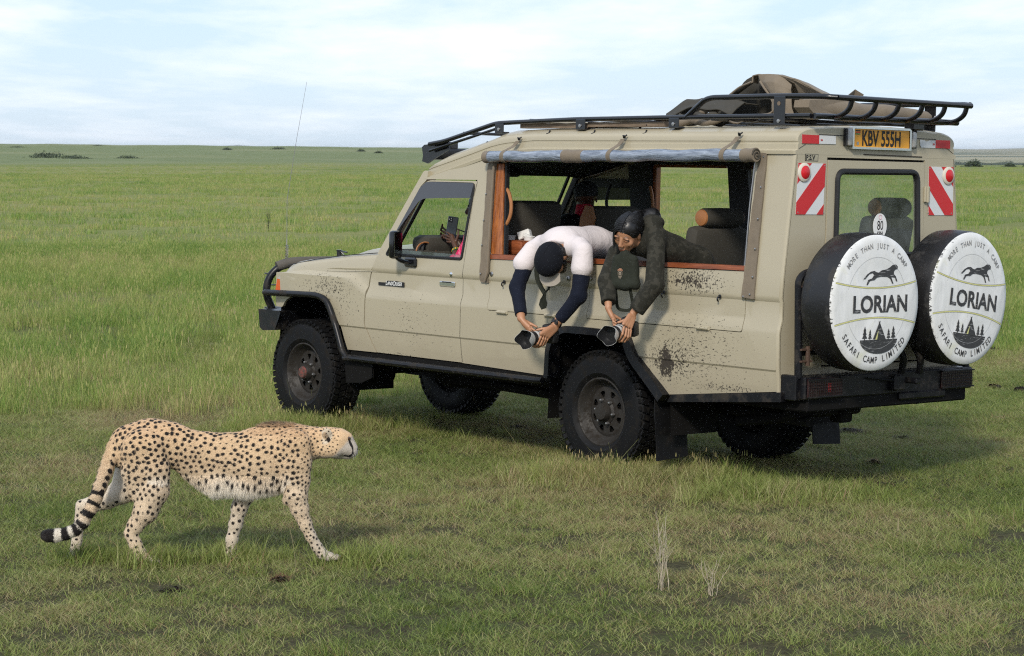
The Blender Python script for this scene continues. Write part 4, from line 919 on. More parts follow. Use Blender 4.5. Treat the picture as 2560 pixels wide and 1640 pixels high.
# number plate in its chromed frame
pl = rear_panel('number_plate_frame', rpoly([(.283, 2.251), (-.277, 2.251), (-.279, 2.114), (.281, 2.114)], .004), [rpoly([(.267, 2.238), (-.262, 2.238), (-.262, 2.128), (.267, 2.128)], .004)], -1.585, .03, M_CHROME)
M_PLATE = simple('plate_orange', (.72, .33, .025), .4, var=.06)
flat('plate_backing', [(.27, 2.24), (-.265, 2.24), (-.265, 2.126), (.27, 2.126)], -1.560, M_INK, pl)
flat('number_plate', rpoly([(.262, 2.236), (-.258, 2.236), (-.258, 2.126), (.262, 2.126)], .008), -1.578, M_PLATE, pl, -.003)
letters('plate_lettering', 'KBV 555H', (-1.5825, .196, 2.137), (0, -1, 0), (0, 0, 1), M_INK, pl, .132, .655, .0030)
flat('plate_flag_band', [(.254, 2.229), (.210, 2.229), (.210, 2.222), (.254, 2.222)], -1.582, M_INK, pl, -.0006); flat('plate_flag_band', [(.254, 2.219), (.210, 2.219), (.210, 2.212), (.254, 2.212)], -1.582, M_TAPER, pl, -.0006)
flat('plate_flag_band', [(.254, 2.209), (.210, 2.209), (.210, 2.202), (.254, 2.202)], -1.582, simple('flag_green', (.02, .22, .06), .5), pl, -.0006); flat('plate_hologram', [(.242, 2.158), (.222, 2.158), (.222, 2.139), (.242, 2.139)], -1.582, M_STEEL, pl, -.0006)
for y0 in (.302, -.305): part(MB().box((-1.572, y0, 2.184), (.045, .045 if y0 > 0 else .04, .105), .016), 'plate_lamp', simple('lamp_shell', (.40, .40, .39), .35, .3)), part(MB().box((-1.566, y0 + (.026 if y0 > 0 else -.026), 2.184), (.03, .012, .11), .004), 'plate_lamp_gasket', M_SEAL)
# P.S.V sticker
ps = flat('sticker', [(.676, 2.076), (.557, 2.076), (.559, 2.033), (.674, 2.033)], tp + .003, M_INK, None, -.001); flat('sticker_face', [(.672, 2.073), (.561, 2.073), (.563, 2.036), (.670, 2.036)], tp + .0015, simple('sticker_ground', (.36, .33, .24), .5), ps, -.0006)
letters('sticker_lettering', 'P.S.V', (tp + .0002, .669, 2.040), (0, -1, 0), (0, 0, 1), M_INK, ps, .042, .95, .0016)
# speed disc on the door
sd = part(MB().prism([(.064 * cos(a) - .018, .078 * sin(a) + 1.645) for a in np.linspace(0, 2 * pi, 32, endpoint=False)], (-1.566, 0, 0), (0, 1, 0), (0, 0, 1), (1, 0, 0), -.003), 'speed_disc', M_WHITE, rd)
letters('disc_lettering', '80', (-1.5705, -.018, 1.622), (0, -1, 0), (0, 0, 1), M_INK, sd, .082, .72, .0005, 'CENTER'); letters('disc_lettering', 'KPH', (-1.5705, -.018, 1.588), (0, -1, 0), (0, 0, 1), M_INK, sd, .034, .85, .0008, 'CENTER')
part(MB().tube([(-1.5705, .014 * cos(a) - .018, 1.700 + .014 * sin(a)) for a in np.linspace(0, 2 * pi, 16, endpoint=False)], .001, 4, closed=True), 'disc_emblem', simple('pink_print', (.6, .12, .2), .5), sd)
# rear bumper with guarded lamps
bm_ = MB().box((-1.65, 0, .685), (.13, 1.60, .135), .008).box((-1.60, .81, .685), (.14, .045, .15), .006).box((-1.60, -.81, .685), (.14, .045, .15), .006); part(bm_, 'rear_bumper', M_BLACK)
M_LAMPD = simple('dark_red_lens', (.022, .006, .006), .3, coat=.4)
for sg in (1, -1):
    tl = part(MB().box((-1.722, sg * .63, .685), (.012, .31, .115), .003), 'tail_lamp', M_LAMPD)
    if sg > 0: part(MB().box((-1.7295, .595, .685), (.004, .025, .05), .001), 'lamp_cell', simple('dim_red_cell', (.16, .01, .01), .4), tl)
    gd = MB()
    for k in range(16): gd.tube([(-1.735, sg * .63 - .15 + k * .02, .632), (-1.735, sg * .63 - .15 + k * .02, .74)], .0016, 4)
    for k in range(7): gd.tube([(-1.735, sg * .63 - .15, .634 + k * .0173), (-1.735, sg * .63 + .15, .634 + k * .0173)], .0016, 4)
    gd.box((-1.735, sg * .63, .634), (.01, .32, .008)).box((-1.735, sg * .63, .738), (.01, .32, .008)); part(gd, 'lamp_guard', M_BLACK)
tw = MB().box((-1.74, -.02, .69), (.06, .10, .10), .01).box((-1.78, -.12, .70), (.10, .05, .035), .008).box((-1.60, -.30, .60), (.25, .45, .05), .01).tube([(-1.73, .25, .73), (-1.75, .10, .71), (-1.76, -.02, .70)], .006, 5).tube(fillet([(-1.72, -.08, .74), (-1.76, -.06, .85), (-1.72, .02, .95), (-1.66, .02, 1.2)], .06), .022, 8).tube(fillet([(-1.72, -.26, .74), (-1.76, -.22, .84), (-1.72, -.15, .95), (-1.66, -.15, 1.2)], .06), .022, 8)
part(tw, 'tow_hitch', M_BLACK)
# spare wheel carriers
cr = MB()
cr.tube(fillet([(-1.66, .80, .745), (-1.655, .815, 1.33), (-1.66, .76, 1.372), (-1.67, .45, 1.375), (-1.67, .30, 1.30)], .05, 5), .024, 10).tube([(-1.655, .80, .895), (-1.67, .30, .90)], .02, 8)
cr.tube(fillet([(-1.66, -.80, .745), (-1.655, -.80, 1.25), (-1.67, -.50, 1.30), (-1.67, -.30, 1.2)], .05, 5), .022, 10)
co = part(cr, 'spare_carrier', M_BLACK)
for z in (1.255, .88):
    part(MB().box((-1.675, .765, z + .035), (.04, .10, .012), .002).box((-1.675, .765, z - .035), (.04, .10, .012), .002).tube([(-1.69, .755, z - .06), (-1.69, .755, z + .055)], .014, 8), 'carrier_hinge', simple('rusty_steel', (.085, .05, .035), .75, .3, .4, 40), co)
# covers
def cover_mat():
    m, t, b = nodes('white_vinyl_cover'); g = G(t); o = g.obj()
    n1 = g.noise(6, 8, .65, o); c = g.mix(g.ramp(n1, .35, .75), (.66, .66, .64), (.80, .80, .80))
    gr = g.ramp(g.noise(13, 8, .72, g.mapping(o, (1, 1, .6))), .66, .71); c = g.mix(g.math('MULTIPLY', gr, .5), c, (.20, .18, .13))
    sp = g.n('ShaderNodeSeparateXYZ'); g.l(o, sp.inputs[0])
    r = g.math('SQRT', g.math('ADD', g.math('MULTIPLY', sp.outputs[1], sp.outputs[1]), g.math('MULTIPLY', sp.outputs[2], sp.outputs[2])))
    edge = g.math('MULTIPLY', g.mapr(r, .375, .414), g.mapr(sp.outputs[1], -.1, .5))
    wear = g.mapr(g.math('ADD', g.noise(30, 8, .75, g.mapping(o, (1, 1, 2.2))), g.math('MULTIPLY', edge, .32)), .70, .73); c = g.mix(wear, c, (.025, .023, .022))
    yl = g.ramp(g.noise(4, 3, .5, o), .66, .74); c = g.mix(g.math('MULTIPLY', yl, .35), c, (.62, .60, .30))
    g.l(c, b.inputs['Base Color']); b.inputs['Roughness'].default_value = .48
    bb_ = g.bump(g.noise(3.0, 3, .5, g.mapping(o, (1, 1, .6)), .8), .35, .05); g.bump(g.noise(60, 4, .6, o), .15, .002, b, bb_); return m
M_COVER = cover_mat(); M_COVB = simple('black_vinyl', (.010, .010, .011), .4, 0, .3, 12, .3, 30, .006, dirt=((.03, .028, .026), .25, 9))
def faded(name):
    m, t, b = nodes(name); g = G(t); o = g.obj(); w_ = g.ramp(g.noise(120, 3, .6, g.mapping(o, (1, .12, 1))), .60, .68)
    g.l(g.mix(w_, (.035, .035, .036), (.32, .32, .32)), b.inputs['Base Color']); b.inputs['Roughness'].default_value = .6; return m
M_INKF = faded('faded_print'); M_YEL = simple('yellow_piping', (.58, .56, .22), .6); M_GREYL = simple('grey_line_print', (.42, .42, .42), .6)
CAT = [(-.125, -.03), (-.10, -.005), (-.075, .010), (-.05, .014), (-.035, .006), (-.02, .004), (.0, .016), (.03, .020), (.055, .030), (.075, .044), (.10, .046), (.112, .036), (.112, .022), (.095, .018), (.085, .008), (.085, -.005), (.10, -.018), (.112, -.045), (.104, -.046), (.092, -.024), (.068, -.022),
       (.078, -.045), (.085, -.058), (.076, -.058), (.060, -.030), (.04, -.020), (.0, -.018), (-.03, -.022), (-.05, -.036), (-.08, -.040), (-.095, -.062), (-.103, -.060), (-.092, -.034), (-.066, -.026), (-.052, -.008), (-.062, .002), (-.085, -.004), (-.112, -.030)]
def spare(cy, cz, R_, tilt, yaw):
    c = empty('spare_wheel', (-1.93, cy, cz), car); c.rotation_euler = (tilt, 0, yaw)
    def P(mb, n, mat, sm=35): return mb.build(n, mat, c, sm)
    Rm = Matrix.Scale(-1, 3, Vector((1, 0, 0)))
    P(MB().lathe([(R_ - .09, -.245), (R_ - .03, -.235), (R_ - .004, -.20), (R_ + .002, -.12), (R_ - .003, -.02), (R_ - .010, .004)], (0, 0, 0), 'X', 64, rot=Rm), 'cover_side', M_COVB)
    pr = [(R_ - .010, .003), (R_ - .016, .010), (R_ - .05, .016), (R_ * .6, .020), (R_ * .3, .022), (0, .023)]
    P(MB().lathe(pr, (0, 0, 0), 'X', 96, rot=Rm), 'cover_face', M_COVER, 60)
    def rad(r): return -float(np.interp(r, [q[0] for q in pr[::-1]], [q[1] for q in pr[::-1]])) - .0028
    def prn(v, f, n, mat): P(MB().add([(rad(sqrt(a * a + b * b)), -a, b) for a, b in v], f), n, mat, 0)
    # bands of the logo are thin printed lines: arcs
    def ribbon(pts, w_, n, mat):
        v = []; f = []
        for i, p in enumerate(pts):
            a = Vector(pts[max(i - 1, 0)]); b = Vector(pts[min(i + 1, len(pts) - 1)]); d = (b - a).normalized(); q = Vector((-d.y, d.x)) * w_ / 2
            v += [(p[0] + q.x, p[1] + q.y), (p[0] - q.x, p[1] - q.y)]
        f = [(2 * i, 2 * i + 1, 2 * i + 3, 2 * i + 2) for i in range(len(pts) - 1)]; prn(v, f, n, mat)
    k = R_ / .4137
    lim = lambda x: sqrt(max((R_ - .022) ** 2 - x * x, 0))
    xs = [x for x in np.linspace(-.385, .385, 40) * k]
    top = lambda x: .090 * k + .040 * k * (x / (.39 * k)) ** 2; bot = lambda x: -.086 * k - .045 * k * (x / (.39 * k)) ** 2
    for fn, n in ((top, 'piping'), (bot, 'piping')):
        pp = [(x, fn(x)) for x in xs if abs(fn(x)) < lim(x)]
        ribbon(pp, .007, n, M_YEL); ribbon([(a, b + .005) for a, b in pp], .0016, 'stitch_line', M_INKF)
    for a0, a1 in ((18, 162), (198, 342)): ribbon([(.272 * k * cos(radians(a)), .272 * k * sin(radians(a))) for a in np.linspace(a0, a1, 40)], .0016, 'ring_line', M_GREYL)
    tri = geometry.tessellate_polygon([[Vector((a, b, 0)) for a, b in CAT]]); prn([(a * k * 1.32 + .035 * k, b * k * 1.10 + .176 * k) for a, b in CAT], [tuple(t) for t in tri], 'running_cat_print', M_INKF)
    v, f = text_mesh('LORIAN', .138 * k, 0, 1.02, .0042, 'CENTER'); prn([(a + .035 * k, b - .052 * k) for a, b in v], f, 'cover_lettering', M_INKF)
    # tent and firs over a mound
    mound = [(.172 * k * cos(a), .172 * k * sin(a) * .52 - .212 * k) for a in np.linspace(pi + .05, 2 * pi - .05, 20)]
    shp = [mound, [(-.058, -.220), (-.004, -.118), (-.009, -.104), (.0, -.111), (.009, -.104), (.005, -.118), (.066, -.220)]]
    def fir(x, z, s_): return [(x - .004 * s_, z), (x - .004 * s_, z + .012 * s_), (x - .022 * s_, z + .012 * s_), (x - .008 * s_, z + .034 * s_), (x - .017 * s_, z + .034 * s_), (x - .006 * s_, z + .054 * s_), (x - .012 * s_, z + .054 * s_), (x, z + .082 * s_), (x + .012 * s_, z + .054 * s_), (x + .006 * s_, z + .054 * s_), (x + .017 * s_, z + .034 * s_), (x + .008 * s_, z + .034 * s_), (x + .022 * s_, z + .012 * s_), (x + .004 * s_, z + .012 * s_), (x + .004 * s_, z)]
    shp += [fir(-.130, -.220, 1.05), fir(-.082, -.218, .80), fir(.088, -.219, .82), fir(.132, -.220, 1.0)]
    for i, pl_ in enumerate(shp):
        if i: pl_ = [(a * k, b * k) for a, b in pl_]
        tri = geometry.tessellate_polygon([[Vector((a, b, 0)) for a, b in pl_]]); prn([(a + .028 * k, b) for a, b in pl_], [tuple(t) for t in tri], 'camp_print', M_INKF)
    prn([(a * k, b * k) for a, b in ((-.006, -.216), (.022, -.160), (.012, -.216))][::1], [(0, 1, 2)], 'tent_door_print', M_YEL)
    def arc(txt, r, a_mid, size, top_, mat, sp):
        n = len(txt); tot = (n - 1) * sp
        for i, chx in enumerate(txt):
            if chx == ' ': continue
            a = a_mid + (tot / 2 - i * sp) * (1 if top_ else -1); v, f = text_mesh(chx, size, 0, .85, .0006, 'CENTER')
            e = Vector((cos(a), sin(a))); tx = Vector((e.y, -e.x)) * (1 if top_ else -1); up = e * (1 if top_ else -1); base = e * (r if top_ else r + size * .7)
            prn([tuple(base + tx * p[0] + up * p[1]) for p in v], f, 'cover_lettering', mat)
    arc('MORE THAN JUST A CAMP', .325 * k, radians(90), .044 * k, True, simple('worn_print', (.24, .24, .24), .6, var=.7, scale=60), .086)
    arc('SAFARI CAMP LIMITED', .318 * k, radians(266), .055 * k, False, M_INKF, .100)
    part(MB().tube([(-1.66, cy, cz), (-1.75, cy, cz)], .06, 10), 'spare_mount', M_BLACK)
    return c
spare(.452, 1.200, .415, 0, 0)
spare(-.442, 1.208, .420, radians(7), radians(3))
# ---- roof rack
rk = MB(); RYo = .70
for sg in (1, -1):
    y = sg * RYo
    rk.tube(fillet([(1.98, y, 2.122), (1.82, y, 2.142), (1.25, y, 2.268), (.45, y, 2.290), (-.55, y, 2.298), (-1.45, y, 2.300), (-1.60, y * .98, 2.300)], .06), .0160, 10)
    rk.tube(fillet([(-.58, y, 2.30), (-.735, y, 2.405), (-.80, y, 2.418), (-1.40, y, 2.420), (-1.70, y * .97, 2.414), (-1.755, y * .90, 2.410)], .08, 6), .0175, 10)
rk.tube([(-1.755, .635, 2.41), (-1.76, -.635, 2.404)], .0180, 10).tube([(-1.62, .68, 2.300), (-1.62, -.68, 2.300)], .019, 10)
for y in (.500, .275, .06, -.165, -.385, -.60): rk.tube(fillet([(-1.756, y, 2.408), (-1.742, y + .004, 2.345), (-1.68, y + .01, 2.305), (-1.60, y + .01, 2.298)], .05, 5), .0160, 8)
for x in (1.6, .9, .2, -.3, -.8, -1.2): rk.tube([(x, -RYo, 2.286 if x < 1.2 else 2.20), (x, RYo, 2.286 if x < 1.2 else 2.20)], .012, 6)
part(rk, 'roof_rack', M_GLOSSB, smooth=60)
for x, h0, h1 in ((1.20, 2.20, 2.265), (.38, 2.222, 2.29), (-.485, 2.230, 2.294), (-1.375, 2.245, 2.420)):
    for sg in (1, -1):
        ft = part(MB().box((x, sg * (RYo + .016), (h0 + h1) / 2), (.092, .010, h1 - h0), .004).box((x, sg * (RYo - .01), h0 + .004), (.09, .06, .01), .003), 'rack_foot', M_GLOSSB)
        part(MB().lathe([(.012, 0), (.012, .005), (0, .006)], (x, sg * (RYo + .021), h0 + .025), 'Y', 12, rot=Matrix.Scale(sg, 3, Vector((0, 1, 0)))), 'foot_bolt', M_STEEL, ft)
part(MB().box((-1.56, -.33, 2.272), (.09, .10, .06), .008), 'rack_foot', M_GLOSSB)
for sg in (1, -1):
    part(MB().prism([(1.79, 2.085), (1.81, 2.148), (1.95, 2.128), (2.075, 2.118), (2.10, 2.10), (2.085, 2.04), (2.095, 2.0), (2.03, 1.985), (1.93, 2.03)], (0, sg * .66, 0), (1, 0, 0), (0, 0, 1), (0, sg, 0), .012), 'light_bar_bracket', M_GLOSSB)
    part(MB().tube([(1.98, sg * .70, 2.075), (1.55, sg * .70, 2.165), (1.24, sg * .70, 2.232)], .010, 6), 'rack_stay', M_GLOSSB)
lb = part(MB().box((2.045, 0, 2.055), (.07, 1.30, .085), .015), 'light_bar', M_GLOSSB); part(MB().box((2.084, 0, 2.055), (.008, 1.26, .07), .002), 'light_bar_lens', M_WHITE, lb)
part(MB().box((1.86, .60, 2.115), (.05, .10, .05), .006), 'light_bar_mount', M_TRIM2)
# ---- interior
def seat(x, y, z, w_, h, ang=.18, head=True, name='seat', side=True, hz=None, cushion=True):
    s_ = empty(name, (x, y, z), car)
    if cushion: MB().box((.20, 0, -.02), (.50, w_, .14), .05).build('cushion', M_CANVD, s_)
    R_ = Euler((0, -ang, 0)); c = R_.to_matrix() @ Vector((0, 0, h / 2)); MB().box(c + Vector((-.04, 0, .03)), (.12, w_, h), .045, R_).build('backrest', M_CANVD, s_)
    if head:
        t_ = R_.to_matrix() @ Vector((0, 0, h)); cc = t_ + Vector((-.05, 0, .085 if hz is None else hz))
        MB().lathe([(.055, -w_ * .34), (.062, -w_ * .30), (.064, 0), (.062, w_ * .30), (.055, w_ * .335)], cc, 'Y', 24).build('headrest', M_CANVD, s_)
        for sg in (1, -1): MB().lathe([(.054, 0), (.050, .010), (.03, .016), (0, .018)], cc + Vector((0, sg * w_ * .335, 0)), 'Y', 20, rot=Matrix.Scale(sg, 3, Vector((0, 1, 0)))).build('headrest_side', M_LEATH, s_)
    return s_
ns = seat(1.36, .33, 1.02, .46, .69, .10, False); MB().box((0, 0, 0), (.01, .01, .01)) 
ds = seat(1.28, -.36, 1.02, .46, .66, .12, False)
MB().prism([(-.09, .30), (-.17, .60), (-.14, .68), (-.07, .69), (-.02, .60), (.03, .25)], (0, .231, 0), (1, 0, 0), (0, 0, 1), (0, 1, 0), .014).build('leather_side', M_LEATH, ds)
s1 = seat(-.37, .31, 1.03, .50, .56); s2 = seat(-.60, -.40, .95, .46, .46, .18, False); s3 = seat(-1.18, -.40, 1.13, .44, .55); s4 = seat(.30, -.40, 1.02, .46, .46); 
# fold-down tray ledge in front of the post
tr_ = part(MB().box((1.13, .50, 1.418), (.36, .42, .10), .02), 'wooden_tray', M_WOODH)
# grab handles
for pth in ([(1.09, .76, 1.84), (1.03, .765, 1.80), (.995, .77, 1.72), (.99, .78, 1.64), (1.02, .79, 1.575), (1.09, .795, 1.545)], [(1.16, -.71, 1.85), (1.13, -.70, 1.80), (1.12, -.70, 1.74), (1.12, -.71, 1.62), (1.16, -.72, 1.56)]):
    part(MB().tube(fillet(pth, .03), .0125, 8), 'grab_handle', M_LEATH)
# dash, vent, door card tops, steering wheel
part(MB().box((2.24, 0, 1.22), (.34, 1.50, .28), .05), 'dashboard', M_CANVD)
part(MB().lathe([(.050, 0), (.050, .012), (.040, .012), (.036, 0), (.0, -.002)], (2.14, .60, 1.36), 'X', 24, rot=Matrix.Rotation(pi + .5, 3, 'Z')).tube([(2.13, .60 + .05 * cos(a), 1.36 + .05 * sin(a)) for a in np.linspace(0, 2 * pi, 20, endpoint=False)], .008, 6, closed=True), 'air_vent', M_TRIM)
part(MB().tube(fillet([(2.12, .70, 1.28), (2.11, .695, 1.39), (2.11, .62, 1.425), (2.11, .53, 1.39), (2.10, .50, 1.27), (2.08, .30, 1.26)], .05), .006, 6), 'leather_piping', M_LEATH)
part(MB().box((2.20, .05, 1.40), (.22, 1.1, .13), .05), 'dash_pouch', M_CANVD)
part(MB().tube([(1.93 + .06 * sin(a) * .5, -.36 + .19 * cos(a), 1.36 + .18 * sin(a)) for a in np.linspace(0, 2 * pi, 28, endpoint=False)], .014, 8, closed=True), 'steering_wheel', M_TRIM)
part(MB().box((1.93, 0, 1.93), (.06, .22, .06), .02), 'rear_view_mirror', M_TRIM)
pm = part(MB().tube(fillet([(1.55, -.68, 1.86), (1.57, -.66, 1.75), (1.55, -.66, 1.62), (1.60, -.66, 1.55), (1.68, -.66, 1.3)], .04), .012, 8), 'inner_hand_rail', M_TRIM2)

part(MB().lathe([(.013, 0), (.013, .002), (0, .002)], (-1.375, RYo + .022, 2.375), 'Y', 16), 'foot_patch', simple('tan_primer', (.16, .12, .085), .8))
# ================================================================== cheetah (metres, x forward, z up, from its own ground point)
CH = {
    'torso': [(-0.408, 0.0, 0.577, 0.1141), (-0.331, 0.0, 0.593, 0.1255), (-0.239, 0.0, 0.597, 0.1141), (-0.125, 0.0, 0.577, 0.1004), (-0.01, 0.0, 0.553, 0.108), (0.105, 0.0, 0.531, 0.1278), (0.22, 0.0, 0.522, 0.1491), (0.312, 0.0, 0.535, 0.1521), (0.389, 0.0, 0.562, 0.1354)],
    'rumptop': [(-0.423, 0.0, 0.624, 0.0723), (-0.3, 0.0, 0.647, 0.0745), (-0.185, 0.0, 0.639, 0.0685)],
    'belly': [(-0.11, 0.0, 0.5, 0.0685), (0.043, 0.0, 0.446, 0.0837), (0.196, 0.0, 0.446, 0.0897), (0.311, 0.0, 0.461, 0.0852)],
    'withers': [(0.22, 0.0, 0.608, 0.0761), (0.312, 0.0, 0.63, 0.0791), (0.404, 0.0, 0.624, 0.0761)],
    'neck': [(0.374, 0.0, 0.6, 0.1027), (0.458, 0.0, 0.608, 0.0897), (0.542, 0.0, 0.612, 0.0745), (0.607, 0.0, 0.612, 0.0669)],
    'nh_thigh': [(-0.331, -0.075, 0.58, 0.1141), (-0.296, -0.085, 0.474, 0.0974), (-0.278, -0.085, 0.381, 0.0761)],
    'nh_shin': [(-0.278, -0.085, 0.381, 0.0745), (-0.322, -0.085, 0.274, 0.0608), (-0.376, -0.085, 0.197, 0.0396), (-0.403, -0.085, 0.158, 0.0304)],
    'nh_calf': [(-0.375, -0.07, 0.471, 0.0723), (-0.352, -0.08, 0.365, 0.0532)],
    'nh_meta': [(-0.399, -0.085, 0.157, 0.0335), (-0.377, -0.085, 0.104, 0.0319), (-0.344, -0.085, 0.043, 0.0304), (-0.321, -0.085, 0.021, 0.0289)],
    'nh_paw': [(-0.321, -0.085, 0.02, 0.0274), (-0.282, -0.09, 0.013, 0.0243), (-0.252, -0.09, 0.008, 0.0167)],
    'fh_thigh': [(-0.391, 0.075, 0.528, 0.1065), (-0.424, 0.085, 0.426, 0.0837), (-0.472, 0.085, 0.356, 0.0639)],
    'fh_shin': [(-0.441, 0.085, 0.356, 0.0639), (-0.55, 0.085, 0.309, 0.0502), (-0.627, 0.085, 0.278, 0.0396), (-0.678, 0.085, 0.274, 0.0319)],
    'fh_meta': [(-0.68, 0.085, 0.266, 0.0319), (-0.692, 0.085, 0.184, 0.0274), (-0.708, 0.085, 0.09, 0.0259), (-0.718, 0.085, 0.035, 0.0289)],
    'fh_paw': [(-0.72, 0.085, 0.028, 0.0289), (-0.735, 0.085, 0.0, 0.0259), (-0.739, 0.085, -0.016, 0.0183)],
    'nf_sh': [(0.434, -0.075, 0.61, 0.0852), (0.446, -0.08, 0.519, 0.0761), (0.445, -0.08, 0.427, 0.0685), (0.442, -0.08, 0.358, 0.0593)],
    'nf_elb': [(0.41, -0.08, 0.342, 0.0335), (0.395, -0.08, 0.328, 0.0228)],
    'nf_arm': [(0.444, -0.08, 0.35, 0.0563), (0.462, -0.075, 0.28, 0.0441), (0.489, -0.07, 0.202, 0.0327), (0.516, -0.065, 0.14, 0.0266), (0.544, -0.06, 0.088, 0.0259), (0.567, -0.06, 0.057, 0.0274)],
    'nf_paw': [(0.574, -0.06, 0.046, 0.0266), (0.608, -0.06, 0.034, 0.0213), (0.647, -0.06, 0.03, 0.0137)],
    'ff_arm': [(0.227, 0.06, 0.422, 0.0761), (0.168, 0.07, 0.342, 0.0532), (0.136, 0.07, 0.265, 0.0396), (0.116, 0.07, 0.179, 0.0335), (0.096, 0.07, 0.101, 0.0289), (0.091, 0.07, 0.046, 0.0274)],
    'ff_paw': [(0.091, 0.07, 0.038, 0.0289), (0.095, 0.065, 0.009, 0.0259), (0.109, 0.05, 0.003, 0.0183)],
    'tail': [(-0.453, 0.0, 0.624, 0.038), (-0.485, -0.02, 0.588, 0.038), (-0.507, -0.05, 0.53, 0.0357), (-0.524, -0.09, 0.467, 0.0342), (-0.546, -0.12, 0.402, 0.0327), (-0.566, -0.14, 0.344, 0.0312), (-0.595, -0.15, 0.284, 0.0297), (-0.63, -0.15, 0.223, 0.0289), (-0.669, -0.15, 0.186, 0.0289), (-0.718, -0.15, 0.167, 0.0297), (-0.768, -0.15, 0.158, 0.0319), (-0.806, -0.15, 0.158, 0.0304), (-0.824, -0.15, 0.162, 0.0198)],
    'skull': [(0.607, 0.0, 0.63, 0.0608), (0.653, 0.0, 0.624, 0.0639)],
    'brow': [(0.692, 0.0, 0.63, 0.0319)],
    'muzzle': [(0.676, 0.0, 0.593, 0.0502), (0.709, 0.0, 0.577, 0.0396), (0.724, 0.0, 0.566, 0.0259)],
    'nosebridge': [(0.699, 0.0, 0.635, 0.0259), (0.734, 0.0, 0.588, 0.0152)],
    'chin': [(0.657, 0.0, 0.558, 0.0304), (0.706, 0.0, 0.545, 0.0183)],
    'jowl': [(0.59, -0.03, 0.581, 0.0456), (0.585, 0.03, 0.573, 0.0456), (0.636, -0.03, 0.581, 0.0441), (0.631, 0.03, 0.573, 0.0441)],
    'cheek': [(0.685, -0.022, 0.588, 0.0304), (0.682, 0.022, 0.582, 0.0304)],
    'ear': [(0.599, -0.058, 0.66, 0.0274), (0.59, 0.058, 0.651, 0.0274)],
    'nose': [(0.741, 0.0, 0.579, 0.0099)],
    'eye': [(0.715, -0.03, 0.641, 0.0068), (0.71, 0.03, 0.634, 0.0068)],
    'tear': [(0.712, -0.036, 0.637, 0.0), (0.719, -0.034, 0.613, 0.0), (0.726, -0.03, 0.585, 0.0), (0.728, -0.028, 0.562, 0.0), (0.712, -0.026, 0.544, 0.0), (0.69, -0.033, 0.549, 0.0)],
}
CH_AT = (-1.542, 11.466, 0.0)
def chn(nm, k=.03, sq=None):
    L_ = CH[nm]; return [cone(L_[i][:3], L_[i + 1][:3], L_[i][3], L_[i + 1][3], k, sq) for i in range(len(L_) - 1)]
def fur_noise(P, s, seed=0):
    r = np.random.default_rng(seed); f = 0
    for i in range(5):
        d = r.normal(size=3); d /= np.linalg.norm(d); f = f + np.sin((P @ d) * s * (1 + .5 * i) + r.uniform(0, 6)) / (1 + .5 * i)
    return f / 3
prim = chn('torso', .03, np.array([1, 1.42, 1])) + chn('rumptop', .04, np.array([1, 1.1, 1])) + chn('belly', .03, np.array([1, 1.25, 1])) + chn('withers', .03, np.array([1, 1.5, 1])) + chn('neck', .03, np.array([1, 1.25, 1]))
prim += chn('nh_thigh', .018, np.array([1, 1.6, 1])) + chn('nh_calf', .03, np.array([1, 1.5, 1])) + chn('fh_thigh', .02, np.array([1, 1.6, 1]))
prim += chn('nh_shin', .02) + chn('nh_meta', .012) + chn('nh_paw', .01) + chn('fh_shin', .02) + chn('fh_meta', .012) + chn('fh_paw', .01)
prim += chn('nf_sh', .018, np.array([1, 1.5, 1])) + chn('nf_elb', .02) + chn('nf_arm', .015) + chn('nf_paw', .01) + chn('ff_arm', .02) + chn('ff_paw', .01)
prim += chn('tail', .012) + chn('skull', .025)
for nm, k in (('brow', .02), ('muzzle', .018), ('nosebridge', .015), ('chin', .012), ('jowl', .02), ('cheek', .015)):
    L_ = CH[nm]
    if nm in ('jowl', 'cheek', 'brow'): prim += [ell(q[:3], (q[3],) * 3, None, k) for q in L_]
    else: prim += chn(nm, k)
# toes
for nm in ('nh_paw', 'nf_paw', 'ff_paw', 'fh_paw'):
    q = CH[nm][-1]
    for j in (-1.5, -.5, .5, 1.5): prim.append(ell((q[0] + .004 - abs(j) * .004, q[1] + j * .012, q[2] + .002), (.020, .0095, .013), None, .004))
for q in CH['ear']: prim.append(ell((q[0] + .002, q[1] * 1.02, q[2] + .004), (.026, .011, .034), rot_from((-.30, np.sign(q[1]) * .30, 1), (1, np.sign(q[1]) * -.25, 0))[[0, 1, 2]], .006))
v, f = sdf_mesh(prim, .0052)
v[:, 2] = np.maximum(v[:, 2], -.01)
def pdist(v, L_):
    L_ = np.array(L_)[:, :3]; D = np.full(len(v), 9.); Sx = np.zeros(len(v)); acc = 0
    for a, b in zip(L_[:-1], L_[1:]):
        ba = b - a; n_ = np.linalg.norm(ba); t = np.clip(((v - a) @ ba) / n_ ** 2, 0, 1); d = np.linalg.norm(v - a - t[:, None] * ba, axis=1); m = d < D; D[m] = d[m]; Sx[m] = acc + t[m] * n_; acc += n_
    return D, Sx, acc
dt, st_, tot = pdist(v, CH['tail']); tail = (dt < .052) & ((v[:, 0] < -.50) | (st_ > .14)) & (dt < np.interp(st_, [0, .2, tot], [.045, .045, .05]))
d_fh = np.minimum(pdist(v, CH['fh_shin'])[0], pdist(v, CH['fh_meta'])[0]); tail &= ~((d_fh < dt) & (v[:, 1] > -.02))
d_nf = pdist(v, CH['nf_arm'])[0]; d_nh = np.minimum(pdist(v, CH['nh_shin'])[0], pdist(v, CH['nh_meta'])[0]); d_ff = pdist(v, CH['ff_arm'])[0]
leg_low = (np.minimum.reduce([d_nf, d_nh, d_ff, d_fh]) < .085) & (v[:, 2] < .42)
x_, y_, z_ = v.T
